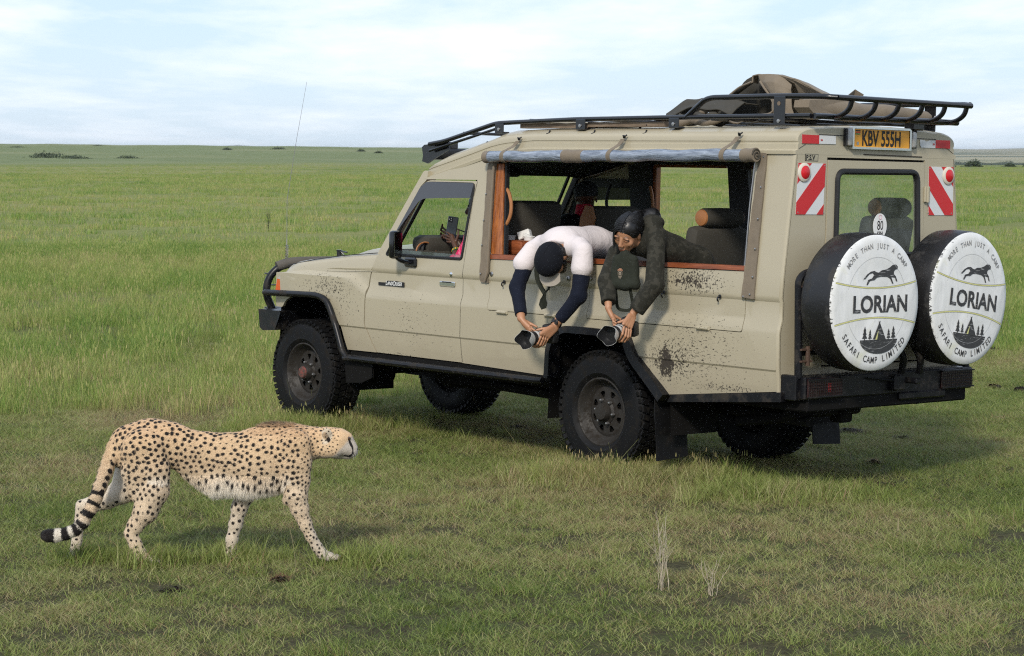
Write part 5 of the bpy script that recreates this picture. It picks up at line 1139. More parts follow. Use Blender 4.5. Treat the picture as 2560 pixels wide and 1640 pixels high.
head = (x_ > .575); neck_ = (x_ > .46) & ~head
TAN = np.array([.62, .445, .27]); RUF = np.array([.63, .405, .23]); PALE = np.array([.66, .54, .40]); WHT = np.array([.72, .66, .56]); BLK = np.array([.014, .011, .010])
up = sst(.38, .62, z_); base = PALE * .55 + TAN * .45 + (TAN - PALE) * .55 * up[:, None]
base = base * (1 - .5 * sst(.60, .70, z_)[:, None]) + RUF * .5 * sst(.60, .70, z_)[:, None]
tor = (x_ > -.30) & (x_ < .42) & ~leg_low
zw = z_ + .035 * fur_noise(v, 16, 9); bel = sst(.475, .375, zw) * tor; base = base * (1 - bel[:, None]) + WHT * bel[:, None]
inner = sst(-.02, .05, y_) * (z_ < .55); base = base * (1 - .7 * inner[:, None]) + WHT * .75 * .7 * inner[:, None]
rearb = sst(-.40, -.47, x_) * sst(.52, .46, z_) * (~tail) * (z_ > .3); base = base * (1 - .8 * rearb[:, None]) + WHT * .68 * rearb[:, None]
legc = leg_low * .35; base = base * (1 - legc[:, None]) + PALE * legc[:, None]
paw = sst(.05, .02, z_) * .7; base = base * (1 - paw[:, None]) + WHT * paw[:, None]
mz = sst(-.0006, .0014, (x_ - .613) * .092 - (z_ - .533) * .087) * sst(.575, .60, x_) + .6 * sst(.56, .545, z_) * sst(.50, .54, x_); mz = np.clip(mz, 0, 1); base = base * (1 - mz[:, None]) + np.array([.50, .44, .37]) * mz[:, None]
base *= (1 + .07 * fur_noise(v, 30, 2) + .05 * fur_noise(v, 90, 4))[:, None]
# spots: evenly spaced over the coat
spot = np.full(len(v), .05, np.float32); rs_ = np.random.default_rng(5)
sp_d = np.where(leg_low, .0255, .0242); sp_d = np.where(neck_, .0185, sp_d); sp_d = np.where(head, .0140, sp_d); sp_d = np.where((z_ > .64) & (x_ > .2) & ~head, .020, sp_d)
sp_r = np.where(leg_low, .0088, .0095); sp_r = np.where(neck_ | ((z_ > .64) & (x_ > .2)), .0060, sp_r); sp_r = np.where(head, .0040, sp_r); sp_r = np.where((x_ < -.15) & ~leg_low, .0102, sp_r); sp_r = np.where(leg_low & (z_ < .14), .0070, sp_r)
okm = (bel < .75) & ~tail & ~(head & ((x_ > .66) | (z_ < .56))) & (z_ > .035) & (rearb < .75)
cov = ~okm; order = rs_.permutation(len(v))
for i in order:
    if cov[i]: continue
    d = np.linalg.norm(v - v[i], axis=1); cov |= d < sp_d[i] * rs_.uniform(.92, 1.12)
    r = sp_r[i] * rs_.choice([.55, .9, 1, 1.08, 1.15], p=[.16, .2, .3, .2, .14]); e = rs_.uniform(.82, 1.15); near = d < .04
    w_ = v[near] - v[i]; dd = np.sqrt((w_[:, 0] * e) ** 2 + w_[:, 1] ** 2 + (w_[:, 2] / e) ** 2); spot[near] = np.minimum(spot[near], dd - r)
# tail rings, tear line, lips, nose, ear patch
def s_at(x6, z6):  # arc position of a ring given its place
    return pdist(np.array([[x6, -.14, z6]]), CH['tail'])[1][0]
T_ = CH['tail']; cum = [0]
for a, b in zip(T_[:-1], T_[1:]): cum.append(cum[-1] + float(np.linalg.norm(np.array(a[:3]) - np.array(b[:3]))))
rings = [(cum[5] - .03, .010), (cum[5] + .02, .011), (cum[6] + .012, .015), (cum[7] + .004, .015), (cum[8] - .012, .016), (cum[9] - .004, .019)]
for s_, hw in rings: spot[tail] = np.minimum(spot[tail], np.abs(st_[tail] - s_) - hw)
spot[tail] = np.minimum(spot[tail], (cum[9] + .052) - st_[tail])
for s_ in (cum[1], cum[2] - .02, cum[2] + .02, cum[3] - .01, cum[3] + .028, cum[4] - .008, cum[4] + .028):
    for yo in (-.035, 0, .03):
        c_ = np.array([np.interp(s_ + yo * .35, cum, [q[i] for q in T_]) for i in range(3)]) + np.array([yo, -.02, yo * .5]); spot[tail] = np.minimum(spot[tail], np.linalg.norm(v[tail] - c_, axis=1) - .0150)
wt = tail * sst(cum[6], cum[8], st_); base = base * (1 - wt[:, None]) + WHT * wt[:, None]
for sg in (-1, 1):
    tl = [(q[0], q[1] * -sg, q[2]) for q in CH['tear']]; dtl = pdist(v, tl)[0]; spot = np.where(head, np.minimum(spot, dtl - .0078), spot)
spot = np.where(head, np.minimum(spot, np.linalg.norm(v - np.array(CH['nose'][0][:3]), axis=1) - .016), spot)
for q in CH['ear']:
    e_ = np.array(q[:3]) + np.array([.010, np.sign(q[1]) * .012, -.024]); spot = np.where(head, np.minimum(spot, np.linalg.norm(v - e_, axis=1) - .013), spot)
    em = np.exp(-(np.linalg.norm(v - np.array(q[:3]) - np.array([.004, np.sign(q[1]) * .01, 0]), axis=1) / .020) ** 2) * (np.abs(y_) > .045); base = base * (1 - .75 * em[:, None]) + np.array([.16, .13, .11]) * .75 * em[:, None]
for q in CH['ear']:
    dd_ = v - np.array(q[:3]); rr_ = np.sqrt((dd_[:, 0] / .024) ** 2 + (dd_[:, 2] / .032) ** 2); rim = np.exp(-((rr_ - 1.0) / .22) ** 2) * (np.abs(y_) > .05) * head; base = base * (1 - .8 * rim[:, None]) + np.array([.66, .58, .46]) * .8 * rim[:, None]
ck = pdist(v, [(.615, -.06, .585), (.640, -.055, .560), (.675, -.045, .556)])[0]; ckm = np.exp(-(ck / .009) ** 2) * head * .45; base = base * (1 - ckm[:, None]) + np.array([.20, .12, .07]) * ckm[:, None]
hk = np.exp(-((x_ + .555) ** 2 + (z_ - .04) ** 2) / .0016) * (y_ > 0); base = base * (1 - .85 * hk[:, None]) + BLK * 2 * .85 * hk[:, None]
mane = sst(.700, .715, z_) * sst(.20, .25, x_) * sst(.40, .33, x_) * .35; base = base * (1 - mane[:, None]) + np.array([.16, .09, .05]) * mane[:, None]
root = empty('cheetah', CH_AT); tag(root, 'spotted cheetah walking past low in the grass with its head held level', 'cheetah')
cb = mk('body', v, f, None, root, 180); vcol(cb, 'Col', base); vflt(cb, 'spot', spot)
m, t, b = nodes('cheetah_coat'); g = G(t); o = g.obj()
ca = g.n('ShaderNodeAttribute', attribute_name='Col'); sa = g.n('ShaderNodeAttribute', attribute_name='spot')
s_ = g.math('ADD', sa.outputs['Fac'], g.math('MULTIPLY', g.math('SUBTRACT', g.noise(120, 4, .6, o), .5), .007))
c = g.mix(g.mapr(s_, -.0012, .0012), (*BLK, 1), ca.outputs['Color'])
streak = g.noise(260, 3, .6, g.mapping(o, (.35, 1, .6))); c = g.mix(g.math('MULTIPLY', g.ramp(streak, .42, .7), .22), c, (.25, .16, .09), 'MULTIPLY')
g.l(c, b.inputs['Base Color']); b.inputs['Roughness'].default_value = .8; b.inputs['Sheen Weight'].default_value = .15; b.inputs['Specular IOR Level'].default_value = .2
g.bump(streak, .6, .004, b); cb.data.materials.append(m)
# fur: one fine tapered sliver per hair, its colour taken from the coat under it
tri_ = np.concatenate([f[:, [0, 1, 2]], f[:, [0, 2, 3]]]); A = v[tri_]; nrm = np.cross(A[:, 1] - A[:, 0], A[:, 2] - A[:, 0]); ar = np.linalg.norm(nrm, axis=1); nrm /= ar[:, None] + 1e-12
cen = A.mean(1); wgt = ar * np.where((cen[:, 2] < .43) & (cen[:, 0] > -.3) & (cen[:, 0] < .42), 1.5, 1) * np.where((cen[:, 0] > .2) & (cen[:, 0] < .5) & (cen[:, 2] > .66), 2.2, 1) * np.where(cen[:, 1] < .03, 1.3, .6)
NH = 230000; pick = rs_.choice(len(tri_), NH, p=wgt / wgt.sum()); uu = rs_.random((NH, 2)); fl_ = uu.sum(1) > 1; uu[fl_] = 1 - uu[fl_]; bc = np.column_stack([1 - uu.sum(1), uu])
P0 = (A[pick] * bc[:, :, None]).sum(1); nn = nrm[pick]; Cc = (base[tri_[pick]] * bc[:, :, None]).sum(1); Ss = (spot[tri_[pick]] * bc).sum(1); tl_ = tail[tri_[pick][:, 0]]
flow = np.tile([-.8, 0, -.45], (NH, 1)); lg = leg_low[tri_[pick][:, 0]]; flow[lg] = [-.25, 0, -1]; flow[tl_] = [-.75, 0, -.6]
isb = (P0[:, 2] < .455) & (P0[:, 0] > -.26) & (P0[:, 0] < .40) & ~lg; flow[isb] = [-.35, 0, -1]
flow -= nn * (flow * nn).sum(1)[:, None]; flow /= np.linalg.norm(flow, axis=1)[:, None] + 1e-9
ln = np.full(NH, .0095); ln[P0[:, 0] > .56] = .0065; ln[isb] = .011 + .036 * sst(.455, .40, P0[isb, 2]); mn = (P0[:, 2] > .697) & (P0[:, 0] > .2) & (P0[:, 0] < .44) & (rs_.random(NH) < .6); ln[mn] = .021; ln[tl_] = .011; ln[lg & (P0[:, 2] < .2)] = .006
ln *= rs_.uniform(.6, 1.2, NH); lift = np.where(mn, .9, np.where(tl_, .55, np.where(isb, .5, .28)))[:, None]
dr = flow + nn * lift + rs_.normal(0, .16, (NH, 3)) + np.where(isb[:, None], [0, 0, -.7], [0, 0, 0]); dr /= np.linalg.norm(dr, axis=1)[:, None]
sd_ = np.cross(dr, nn + 1e-3); sd_ /= np.linalg.norm(sd_, axis=1)[:, None] + 1e-9; w_h = np.where(isb | tl_, .0011, .0009)[:, None]
hv = np.empty((NH, 3, 3)); hv[:, 0] = P0 - nn * .002 - sd_ * w_h; hv[:, 1] = P0 - nn * .002 + sd_ * w_h; hv[:, 2] = P0 + dr * ln[:, None]
Cc = Cc * np.where(isb, 1.15, 1)[:, None]; hc = np.where((Ss < 0)[:, None], BLK * 1.3, Cc * rs_.uniform(.72, 1.2, NH)[:, None]); dk_ = mn & (rs_.random(NH) < .30) & (P0[:, 0] < .39); hc[dk_] *= .35
fur = mk('fur', hv.reshape(-1, 3), np.arange(NH * 3).reshape(-1, 3), None, root, 0); fur['kind'] = 'stuff'; vcol(fur, 'Col', np.repeat(hc, 3, 0))
m, t, b = nodes('cheetah_fur'); g = G(t); ca = g.n('ShaderNodeAttribute', attribute_name='Col'); g.l(ca.outputs['Color'], b.inputs['Base Color']); b.inputs['Roughness'].default_value = .6; b.inputs['Specular IOR Level'].default_value = .25; fur.data.materials.append(m)
# nose leather, eyes, whiskers
MB().lathe([(0, -.008), (.008, -.005), (.010, 0), (.007, .006), (0, .008)], CH['nose'][0][:3], 'Y', 14).build('nose', simple('nose_leather', (.012, .010, .010), .35), root)
for q in CH['eye']: MB().lathe([(0, -.009), (.006, -.006), (.009, 0), (.006, .006), (0, .009)], (q[0] - .004, q[1] * 1.05, q[2] - .002), 'Y', 14).build('eye', simple('eye_amber', (.05, .022, .008), .08, coat=1), root)
wk = MB()
for sg in (-1, 1):
    for i in range(4): wk.tube([(.725, sg * .026, .560 + i * .006), (.735 + .01 * i, sg * .05, .552 + i * .008), (.735 + .012 * i, sg * .075, .535 + i * .01)], .00018, 3)
wk.build('whiskers', simple('whisker_white', (.7, .7, .68), .5), root)['kind'] = 'stuff'
# ================================================================== people (worked out in the vehicle's own frame)
def skin_mat(name, col, var=.12):
    m, t, b = nodes(name); g = G(t); a = g.n('ShaderNodeAttribute', attribute_name='Col'); nz = g.noise(40, 4, .6, g.obj())
    c = g.mix(nz, tuple(c * (1 - var) for c in col), tuple(c * (1 + var) for c in col)); c = g.mix(1.0, c, a.outputs['Color'], 'MULTIPLY')
    g.l(c, b.inputs['Base Color']); b.inputs['Roughness'].default_value = .48; b.inputs['Subsurface Weight'].default_value = .06
    b.inputs['Subsurface Radius'].default_value = (.01, .004, .002); g.bump(g.noise(300, 3, .6, g.obj()), .15, .001, b); return m
def cloth(name, c1, c2=None, sc=30, rough=.85, fold=.3, thr=(.5, .56)):
    m, t, b = nodes(name); g = G(t); o = g.obj(); c = g.mix(g.noise(3, 4, .6, o), tuple(x * .88 for x in c1), tuple(x * 1.1 for x in c1))
    if c2: c = g.mix(g.ramp(g.noise(sc, 3, .55, o, .6), *thr), c, c2)
    g.l(c, b.inputs['Base Color']); b.inputs['Roughness'].default_value = rough; b.inputs['Sheen Weight'].default_value = .02; b.inputs['Specular IOR Level'].default_value = .2
    n1 = g.bump(g.noise(9, 4, .55, g.mapping(o, (1, 1.6, 1.2)), 1.2), fold, .025); g.bump(g.noise(500, 2, .5, o), .15, .001, b, n1); return m
BROWN = (.40, .20, .11); DARK = (.085, .040, .024)
M_SKIN = skin_mat('brown_skin', BROWN); M_SKIND = skin_mat('dark_skin', DARK)
M_TEE = cloth('pale_tee_cloth', (.66, .60, .60)); M_NAVY = cloth('navy_knit', (.0055, .008, .018)); M_CAMO = cloth('olive_camo_cloth', (.020, .0195, .0145), (.036, .034, .026), 26)
M_JEAN = cloth('grey_trouser_cloth', (.075, .08, .09)); M_HAIR = simple('black_hair', (.006, .0055, .006), .42, 0, .3, 60, .25, 220, .002, coat=.05); M_CAPN = cloth('navy_cap_cloth', (.0045, .0055, .009), fold=.2)
M_BEIGE = cloth('beige_cap_brim', (.36, .32, .27), fold=.1); M_BLKC = cloth('black_cloth', (.008, .008, .010)); M_OLIV = cloth('olive_padded_cloth', (.022, .025, .018), fold=.6)
def folds(amp, s, seed):
    def f(F, P):
        r = np.random.default_rng(seed); d = 0
        for i in range(6):
            k = r.normal(size=3); k /= np.linalg.norm(k); d = d + np.sin((P @ k) * s * (1 + .45 * i) + r.uniform(0, 6) + 1.5 * np.sin(P[..., 1] * s * .5)) / (1 + .4 * i)
        return F + amp * d / 2.2
    return f
class Figure:
    def __init__(s, base, label):
        s.base = np.array(base, float); s.o = empty('person'); s.o.matrix_world = CAR_M @ Matrix.Translation(Vector(base)); tag(s.o, label, 'person')
    def mesh(s, name, prims, mat, h=.0065, cuts=None, post=None, col=None, sm=180, label=None):
        v, f = sdf_mesh([p for p in prims], h, cuts, .03, post); c = None
        if col is not None: c = col(v)
        elif mat in (M_SKIN, M_SKIND): c = np.ones((len(v), 3))
        o = mk(name, v - s.base, f, mat, s.o, sm)
        if c is not None: vcol(o, 'Col', c)
        if label: o['label'] = label
        return o
    def mb(s, m, name, mat, sm=40, parent=None):
        m.v = [tuple(np.array(q) - s.base) for q in m.v]; return m.build(name, mat, parent or s.o, sm)
def thing_at(name, base, label, cat, mbs):
    # a small thing in the vehicle frame: mbs = [(MB, part name, material)]
    r = empty(name); r.matrix_world = CAR_M @ Matrix.Translation(Vector(base)); tag(r, label, cat)
    for m, n_, mt in mbs:
        m.v = [tuple(Vector(q) - Vector(base)) for q in m.v]; o = m.build(n_, mt, r, 35)
    return r
def finger(pts, r0=.0085, r1=.0065): 
    n = len(pts); return chain(pts, list(np.linspace(r0, r1, n)), .004)
def hand(palm0, palm1, w_, fingers, thumb, r=.015):
    # palm: slab between wrist end palm0 and knuckle end palm1, widened along w_
    a, b, w_ = np.array(palm0, float), np.array(palm1, float), np.array(w_, float); P = []
    for t in (-1, -.35, .35, 1): P.append(cone(a + w_ * t * .65, b + w_ * t, r, r * .82, .010))
    for f_ in fingers: P += finger(f_)
    P += finger(thumb, .0105, .008); return P
def head_prims(c, up, fwd, s=1.0, k=.02):
    c, up, fwd = np.array(c, float), np.array(up, float), np.array(fwd, float); up /= np.linalg.norm(up); fwd -= up * (fwd @ up); fwd /= np.linalg.norm(fwd); rt = np.cross(fwd, up)
    L_ = lambda x, y, z: c + (rt * x + fwd * y + up * z) * s     # x to the right, y forward, z up
    R_ = np.stack([rt, fwd, up])
    P = [ell(L_(0, -.012, .03), np.array([.074, .092, .080]) * s, R_, k), ell(L_(0, .020, -.03), np.array([.060, .070, .078]) * s, R_, k), ell(L_(0, .058, -.085), np.array([.030, .026, .024]) * s, R_, .02)]
    P += [cone(L_(0, .080, .018), L_(0, .102, -.020), .010 * s, .012 * s, .010), ell(L_(.010, .098, -.028), (.009 * s,) * 3, None, .006), ell(L_(-.010, .098, -.028), (.009 * s,) * 3, None, .006)]
    P += [ell(L_(0, .088, -.058), np.array([.023, .010, .008]) * s, R_, .006), ell(L_(0, .086, -.067), np.array([.020, .010, .007]) * s, R_, .006)]
    for sx in (-1, 1): P += [ell(L_(sx * .034, .078, .028), np.array([.020, .010, .006]) * s, R_, .010), ell(L_(sx * .045, .058, -.018), np.array([.020, .020, .020]) * s, R_, .02), ell(L_(sx * .076, -.012, -.005), np.array([.008, .016, .030]) * s, R_, .006), ell(L_(sx * .030, .074, .006), np.array([.015, .010, .009]) * s, R_, .006)]
    return P, L_, R_
def face_col(v, L_, s=1.0, lip=(.66, .44, .46), brow=.26, makeup=1):
    C_ = np.ones((len(v), 3))
    def blob(c, r, col, p=2):
        d = np.linalg.norm(v - L_(*c), axis=1) / (r * s); w_ = np.exp(-d ** (p * 2)); C_[:] = C_ * (1 - w_[:, None]) + np.array(col) * w_[:, None]
    for sx in (-1, 1):
        for t in np.linspace(0, 1, 5): blob((sx * (.016 + .034 * t), .086 - .018 * t, .034 + .004 * sin(t * 3)), .0075, (brow,) * 3); blob((sx * (.020 + .026 * t), .086 - .016 * t, .008 - .002 * sin(t * 3)), .0055, (.16, .13, .13))
        blob((sx * .031, .082, .013), .010, (.88, .82, .80))
    for t in np.linspace(-1, 1, 7): blob((t * .020, .096 - abs(t) * .008, -.062), .0075, lip)
    return C_
# ------------------------------------------------------------------ cameras (shared maker)
M_LENSW = simple('lens_white', (.54, .54, .52), .35, 0, .04); M_CAMB = simple('camera_black', (.012, .012, .013), .45, 0, .2, 80, .2, 400, .001); M_LGL = simple('lens_glass', (.01, .01, .016), .05, 0, .1, coat=1)
def tele(body, axis, label, R_=.040):
    a = Vector(axis).normalized(); up = Vector((0, 0, 1)); sx = a.cross(up).normalized(); up = sx.cross(a).normalized(); Rm = Matrix((sx, a, up)).transposed(); B = Vector(body)
    r = empty('camera'); r.matrix_world = CAR_M @ Matrix.Translation(B); tag(r, label, 'camera')
    def P(m, n_, mt, sm=35):
        m.v = [tuple(Rm @ Vector(q)) for q in m.v]; return m.build(n_, mt, r, sm)
    P(MB().box((0, -.035, 0), (.145, .065, .095), .016).box((0, -.035, .058), (.06, .06, .035), .014).box((.060, -.020, -.002), (.036, .07, .105), .015).box((0, -.06, .066), (.035, .03, .022), .008), 'camera_body', M_CAMB)
    P(MB().box((0, -.078, -.002), (.085, .006, .06), .002), 'rear_screen', M_LGL)
    P(MB().lathe([(.032, 0), (.037, .01), (.037, .05), (.041, .055), (.041, .075)], (0, 0, 0), 'Y', 32), 'lens_barrel', M_LENSW)
    P(MB().lathe([(.039, .052), (.0425, .055), (.0425, .085), (.041, .087)], (0, 0, 0), 'Y', 32), 'focus_ring', M_CAMB)
    P(MB().lathe([(.0415, .085), (.0425, .088), (.0425, .118), (.0425, .120)], (0, 0, 0), 'Y', 32), 'lens_barrel', M_LENSW)
    P(MB().lathe([(.0425, .119), (.045, .122), (.045, .158), (.044, .160)], (0, 0, 0), 'Y', 32), 'zoom_ring', M_CAMB)
    P(MB().box((.052, .095, .0), (.02, .05, .02), .006).lathe([(.0345, .06), (.044, .062), (.044, .075), (.0345, .077)], (0, 0, 0), 'Y', 24), 'tripod_collar', M_LENSW)
    n = 64; v = []; f = []
    for k in range(n):
        an = 2 * pi * k / n; e = .182 + .046 * (abs(cos(an * 2)) ** .8 if abs(cos(an)) > .707 or True else 0); e = .200 + .040 * (.5 + .5 * cos(an * 4)) * (1 if cos(2 * an) > 0 else .55)
        for rr, yy in ((.0455, .158), (.0620, e * .97), (.0630, e), (.0618, e)): v.append((rr * cos(an), yy, rr * sin(an)))
    for k in range(n):
        for j in range(3): f.append((k * 4 + j, k * 4 + j + 1, ((k + 1) % n) * 4 + j + 1, ((k + 1) % n) * 4 + j))
    hd = P(MB().add(v, f), 'lens_hood', M_LENSW, 50)
    v = []; f = []
    for k in range(n):
        an = 2 * pi * k / n; e = .200 + .040 * (.5 + .5 * cos(an * 4)) * (1 if cos(2 * an) > 0 else .55)
        for rr, yy in ((.0617, e - .0003), (.0604, e * .970), (.0435, .159), (.038, .156)): v.append((rr * cos(an), yy, rr * sin(an)))
    for k in range(n):
        for j in range(3): f.append((k * 4 + j, ((k + 1) % n) * 4 + j, ((k + 1) % n) * 4 + j + 1, k * 4 + j + 1))
    P(MB().add(v, f), 'hood_lining', M_CAMB, 50)
    P(MB().lathe([(.034, .152), (.020, .157), (0, .159)], (0, 0, 0), 'Y', 32), 'front_element', M_LGL)
    return r
# ------------------------------------------------------------------ man in the pale tee leaning out
man = Figure((.36, .55, 1.0), 'man in a dark cap and pale tee with navy sleeves leaning out')
RS, LS = (.535, .985, 1.425), (.045, .975, 1.435); RE, LE = (.545, 1.10, 1.185), (.030, 1.02, 1.150); RW, LW = (.400, 1.185, .985), (.178, 1.085, .955)
hp, HL, HR = head_prims((.245, 1.060, 1.380), (-.30, .89, .06), (.03, .05, -1), 1.05)
ts = np.array([.72, 1, 1.12])
torso = [cone((.39, .30, 1.40), (.365, .60, 1.475), .115, .112, .03, ts), cone((.365, .60, 1.475), (.30, .93, 1.475), .112, .112, .03, ts), cone((.48, .95, 1.455), (.11, .95, 1.46), .060, .060, .03)]
arms = chain([RS, RE], [.052, .043], .02) + chain([RE, RW], [.042, .027], .015) + chain([LS, LE], [.053, .044], .02) + chain([LE, LW], [.043, .028], .015)
neck = [cone((.30, .96, 1.465), (.255, 1.04, 1.41), .058, .055, .02)]
hR = hand((.385, 1.185, .965), (.315, 1.165, .905), (.018, .012, .030), [[(.305, 1.18, .935), (.275, 1.20, .925), (.255, 1.19, .915)], [(.305, 1.175, .915), (.270, 1.195, .902), (.252, 1.185, .892)], [(.305, 1.165, .895), (.272, 1.182, .882), (.256, 1.172, .872)], [(.305, 1.155, .878), (.278, 1.168, .864), (.265, 1.158, .855)]], [(.37, 1.170, .968), (.338, 1.150, .950), (.305, 1.135, .935)], .016)
hL = hand((.172, 1.105, .935), (.168, 1.185, .890), (.0, .032, .012), [[(.165, 1.222, .880), (.178, 1.236, .838), (.212, 1.240, .818), (.240, 1.240, .820)], [(.163, 1.202, .872), (.176, 1.214, .830), (.210, 1.218, .812), (.238, 1.218, .814)], [(.165, 1.182, .866), (.180, 1.192, .828), (.212, 1.196, .812), (.236, 1.196, .815)], [(.168, 1.162, .862), (.184, 1.172, .830), (.212, 1.175, .818)]], [(.176, 1.145, .935), (.196, 1.185, .930), (.222, 1.205, .922)], .016)
def mancol(v):
    c = face_col(v, HL); d = (v - HL(0, .045, -.075)); return c
man.mesh('body', torso + arms + neck + hp + hR + hL, M_SKIN, .0052, col=mancol)
infl = lambda ps, e, k=None: [(p[0], p[1], p[2], p[3] + e, p[4] + e, (k or p[5]), p[6]) if p[0] == 'c' else ('e', p[1], p[2] + e, p[3], p[4]) for p in ps]
tee = infl(torso, .010) + [cone(RS, (.552, 1.04, 1.335), .062, .072, .03), cone(LS, (.038, .99, 1.325), .062, .074, .03), cone((.30, .95, 1.470), (.275, 1.0, 1.455), .072, .070, .02)]
def teecut(P):
    # open collar round the neck, and the hem at the waist
    ax = np.array([-.30, .78, -.55]); ax /= np.linalg.norm(ax); return np.maximum((P - np.array([.268, 1.012, 1.435])) @ ax - .004 - .10 * np.maximum(np.abs(P[..., 0] - .27) - .085, 0) * 40, -(P[..., 1] - .44))
def sleevecut(P): return np.maximum(-1, .0 * P[..., 0] - 1)
man.mesh('tee_shirt', tee, M_TEE, .006, [teecut], folds(.0055, 13, 3))
man.mesh('sleeve', infl(chain([RS, RE, (.408, 1.18, .997)], [.050, .043, .031], .02), .007), M_NAVY, .006, [lambda P: (P - np.array([.416, 1.175, 1.008])) @ np.array([-.55, .33, -.77])], folds(.003, 45, 8))
man.mesh('sleeve', infl(chain([LS, LE, (.165, 1.078, .972)], [.051, .044, .031], .02), .007), M_NAVY, .006, [lambda P: (P - np.array([.150, 1.072, .988])) @ np.array([.60, .26, -.76])], folds(.003, 45, 9))
man.mesh('trousers', [cone((.36, .46, 1.42), (.40, .10, 1.30), .125, .13, .03, ts), cone((.46, .15, 1.28), (.52, -.15, 1.05), .085, .07, .03), cone((.32, .15, 1.28), (.30, -.15, 1.05), .085, .07, .03)], M_JEAN, .009)
Rc = HR; capc = HL(0, .004, .038)
def capcut(P): q = (P - capc) @ Rc.T; return -(q[..., 2] + .012 - .10 * np.clip(-q[..., 1], -.02, .1) * 0 + .18 * q[..., 1] * 0 + .018 * 0)
man.mesh('cap', [ell(capc, (.097, .113, .098), HR, .0), ell(HL(0, .03, .07), (.084, .088, .066), HR, .02)], M_CAPN, .005, [capcut])
vz = []; 
for i in range(13):
    a = radians(-62 + i * 124 / 12); vz.append((.080 * sin(a), .075 + .018 * cos(a), .026 - .012 * (sin(a) ** 2)))
vi = [HL(*q) for q in vz]; vo = [HL(q[0] * 1.04, q[1] + .080 * max(cos(radians(-62 + i * 124 / 12)), .0) ** .6, q[2] - .010) for i, q in enumerate(vz)]
upv = HR[2] * .004
man.mb(MB().add([tuple(a) for a in vi + vo] + [tuple(a + upv) for a in vi + vo], [(i, i + 1, 14 + i, 13 + i) for i in range(12)] + [(26 + 13 + i, 26 + 14 + i, 26 + i + 1, 26 + i) for i in range(12)] + [(13 + i, 14 + i, 40 + i, 39 + i) for i in range(12)] + [(0, 13, 39, 26), (12, 38, 51, 25)]), 'cap_brim', M_BEIGE)
sm2 = MB()
for k in range(3):
    a_ = pi * k / 3 + .26; sm2.tube([capc + HR[0] * (.0985 * sin(t) * cos(a_)) + HR[1] * (.1145 * sin(t) * sin(a_)) + HR[2] * (.0995 * cos(t)) for t in np.linspace(-1.45, 1.45, 22)], .0011, 4)
sm2.lathe([(.008, 0), (.007, .004), (0, .006)], (0, 0, 0), 'Z', 10) if False else None
man.mb(sm2, 'cap_seams', M_BLKC, 180)['kind'] = 'stuff'
em_ = MB().tube([HL(-.030 + .006 * i, .109 - .0006 * (i - 4) ** 2 * .8, .030 + .0012 * (4 - i) * (i)) for i in range(9)], .0014, 4); man.mb(em_, 'cap_emblem', M_WHITE)
man.mesh('hair', [ell(HL(sx * .068, -.035, .0), (.016, .045, .030), HR, .01) for sx in (-1, 1)] + [ell(HL(0, -.075, -.01), (.060, .028, .040), HR, .01)], M_HAIR, .005)
man.mesh('beard', [cone(HL(sx * .058, .020, -.040), HL(sx * .030, .062, -.092), .020, .022, .015) for sx in (-1, 1)] + [ell(HL(0, .066, -.098), (.034, .028, .024), HR, .015), cone(HL(-.022, .098, -.050), HL(.022, .098, -.050), .006, .006, .006)], M_HAIR, .0045, post=folds(.0015, 220, 4))
man.mb(MB().lathe([(.034, -.016), (.036, -.014), (.036, .014), (.034, .016), (.030, .016), (.030, -.016)], (.175, 1.078, .966), 'Y', 24, rot=rot_m if False else Matrix.Rotation(-.9, 3, 'X') @ Matrix.Rotation(.2, 3, 'Z'), close=True).box((.150, 1.105, .975), (.03, .012, .034), .004), 'wrist_watch', M_CAMB)
tele((.235, 1.125, .878), (-.045, .235, -.014), 'white telephoto camera gripped by the man with the pale tee and dark cap')
# neck strap of his camera
sm_ = empty('camera_strap'); sm_.matrix_world = CAR_M @ Matrix.Translation(Vector((.38, 1.05, 1.1))); tag(sm_, 'olive webbing strap with a padded loop swinging below the man in the dark cap', 'strap')
def ribbon3(path, w_, nrm, th=.003):
    v = []; f = []; P = [Vector(p) for p in path]; nr_ = Vector(nrm).normalized()
    for i, p in enumerate(P):
        t = (P[min(i + 1, len(P) - 1)] - P[max(i - 1, 0)]).normalized(); s_ = t.cross(nr_).normalized(); ww = (w_[i] if hasattr(w_, '__len__') else w_) / 2
        for a, b in ((-1, -1), (1, -1), (1, 1), (-1, 1)): v.append(p + s_ * ww * a + nr_ * th / 2 * b)
    n = len(P); f = [(i * 4 + j, i * 4 + (j + 1) % 4, i * 4 + 4 + (j + 1) % 4, i * 4 + 4 + j) for i in range(n - 1) for j in range(4)] + [(3, 2, 1, 0), tuple(4 * n - 4 + j for j in range(4))]
    return MB().add(v, f)
def put(r, m, n_, mt, sm=40):
    iv = r.matrix_world.inverted() @ CAR_M; m.v = [tuple(iv @ Vector(q)) for q in m.v]; return m.build(n_, mt, r, sm)
put(sm_, ribbon3(fillet([(.35, 1.03, 1.40), (.405, 1.06, 1.32), (.398, 1.055, 1.235), (.365, 1.04, 1.175), (.345, 1.035, 1.150)], .03), .030, (-.7, .7, 0)), 'webbing', M_OLIV)
put(sm_, ribbon3([(.345, 1.035, 1.155), (.362, 1.025, 1.130), (.392, 1.015, 1.100), (.402, 1.012, 1.070), (.390, 1.012, 1.052), (.366, 1.015, 1.060), (.352, 1.02, 1.085), (.350, 1.03, 1.115), (.330, 1.04, 1.155), (.275, 1.05, 1.195)], [.012, .018, .026, .030, .030, .030, .026, .018, .012, .010], (-.6, .8, 0), .006), 'padded_loop', M_OLIV)
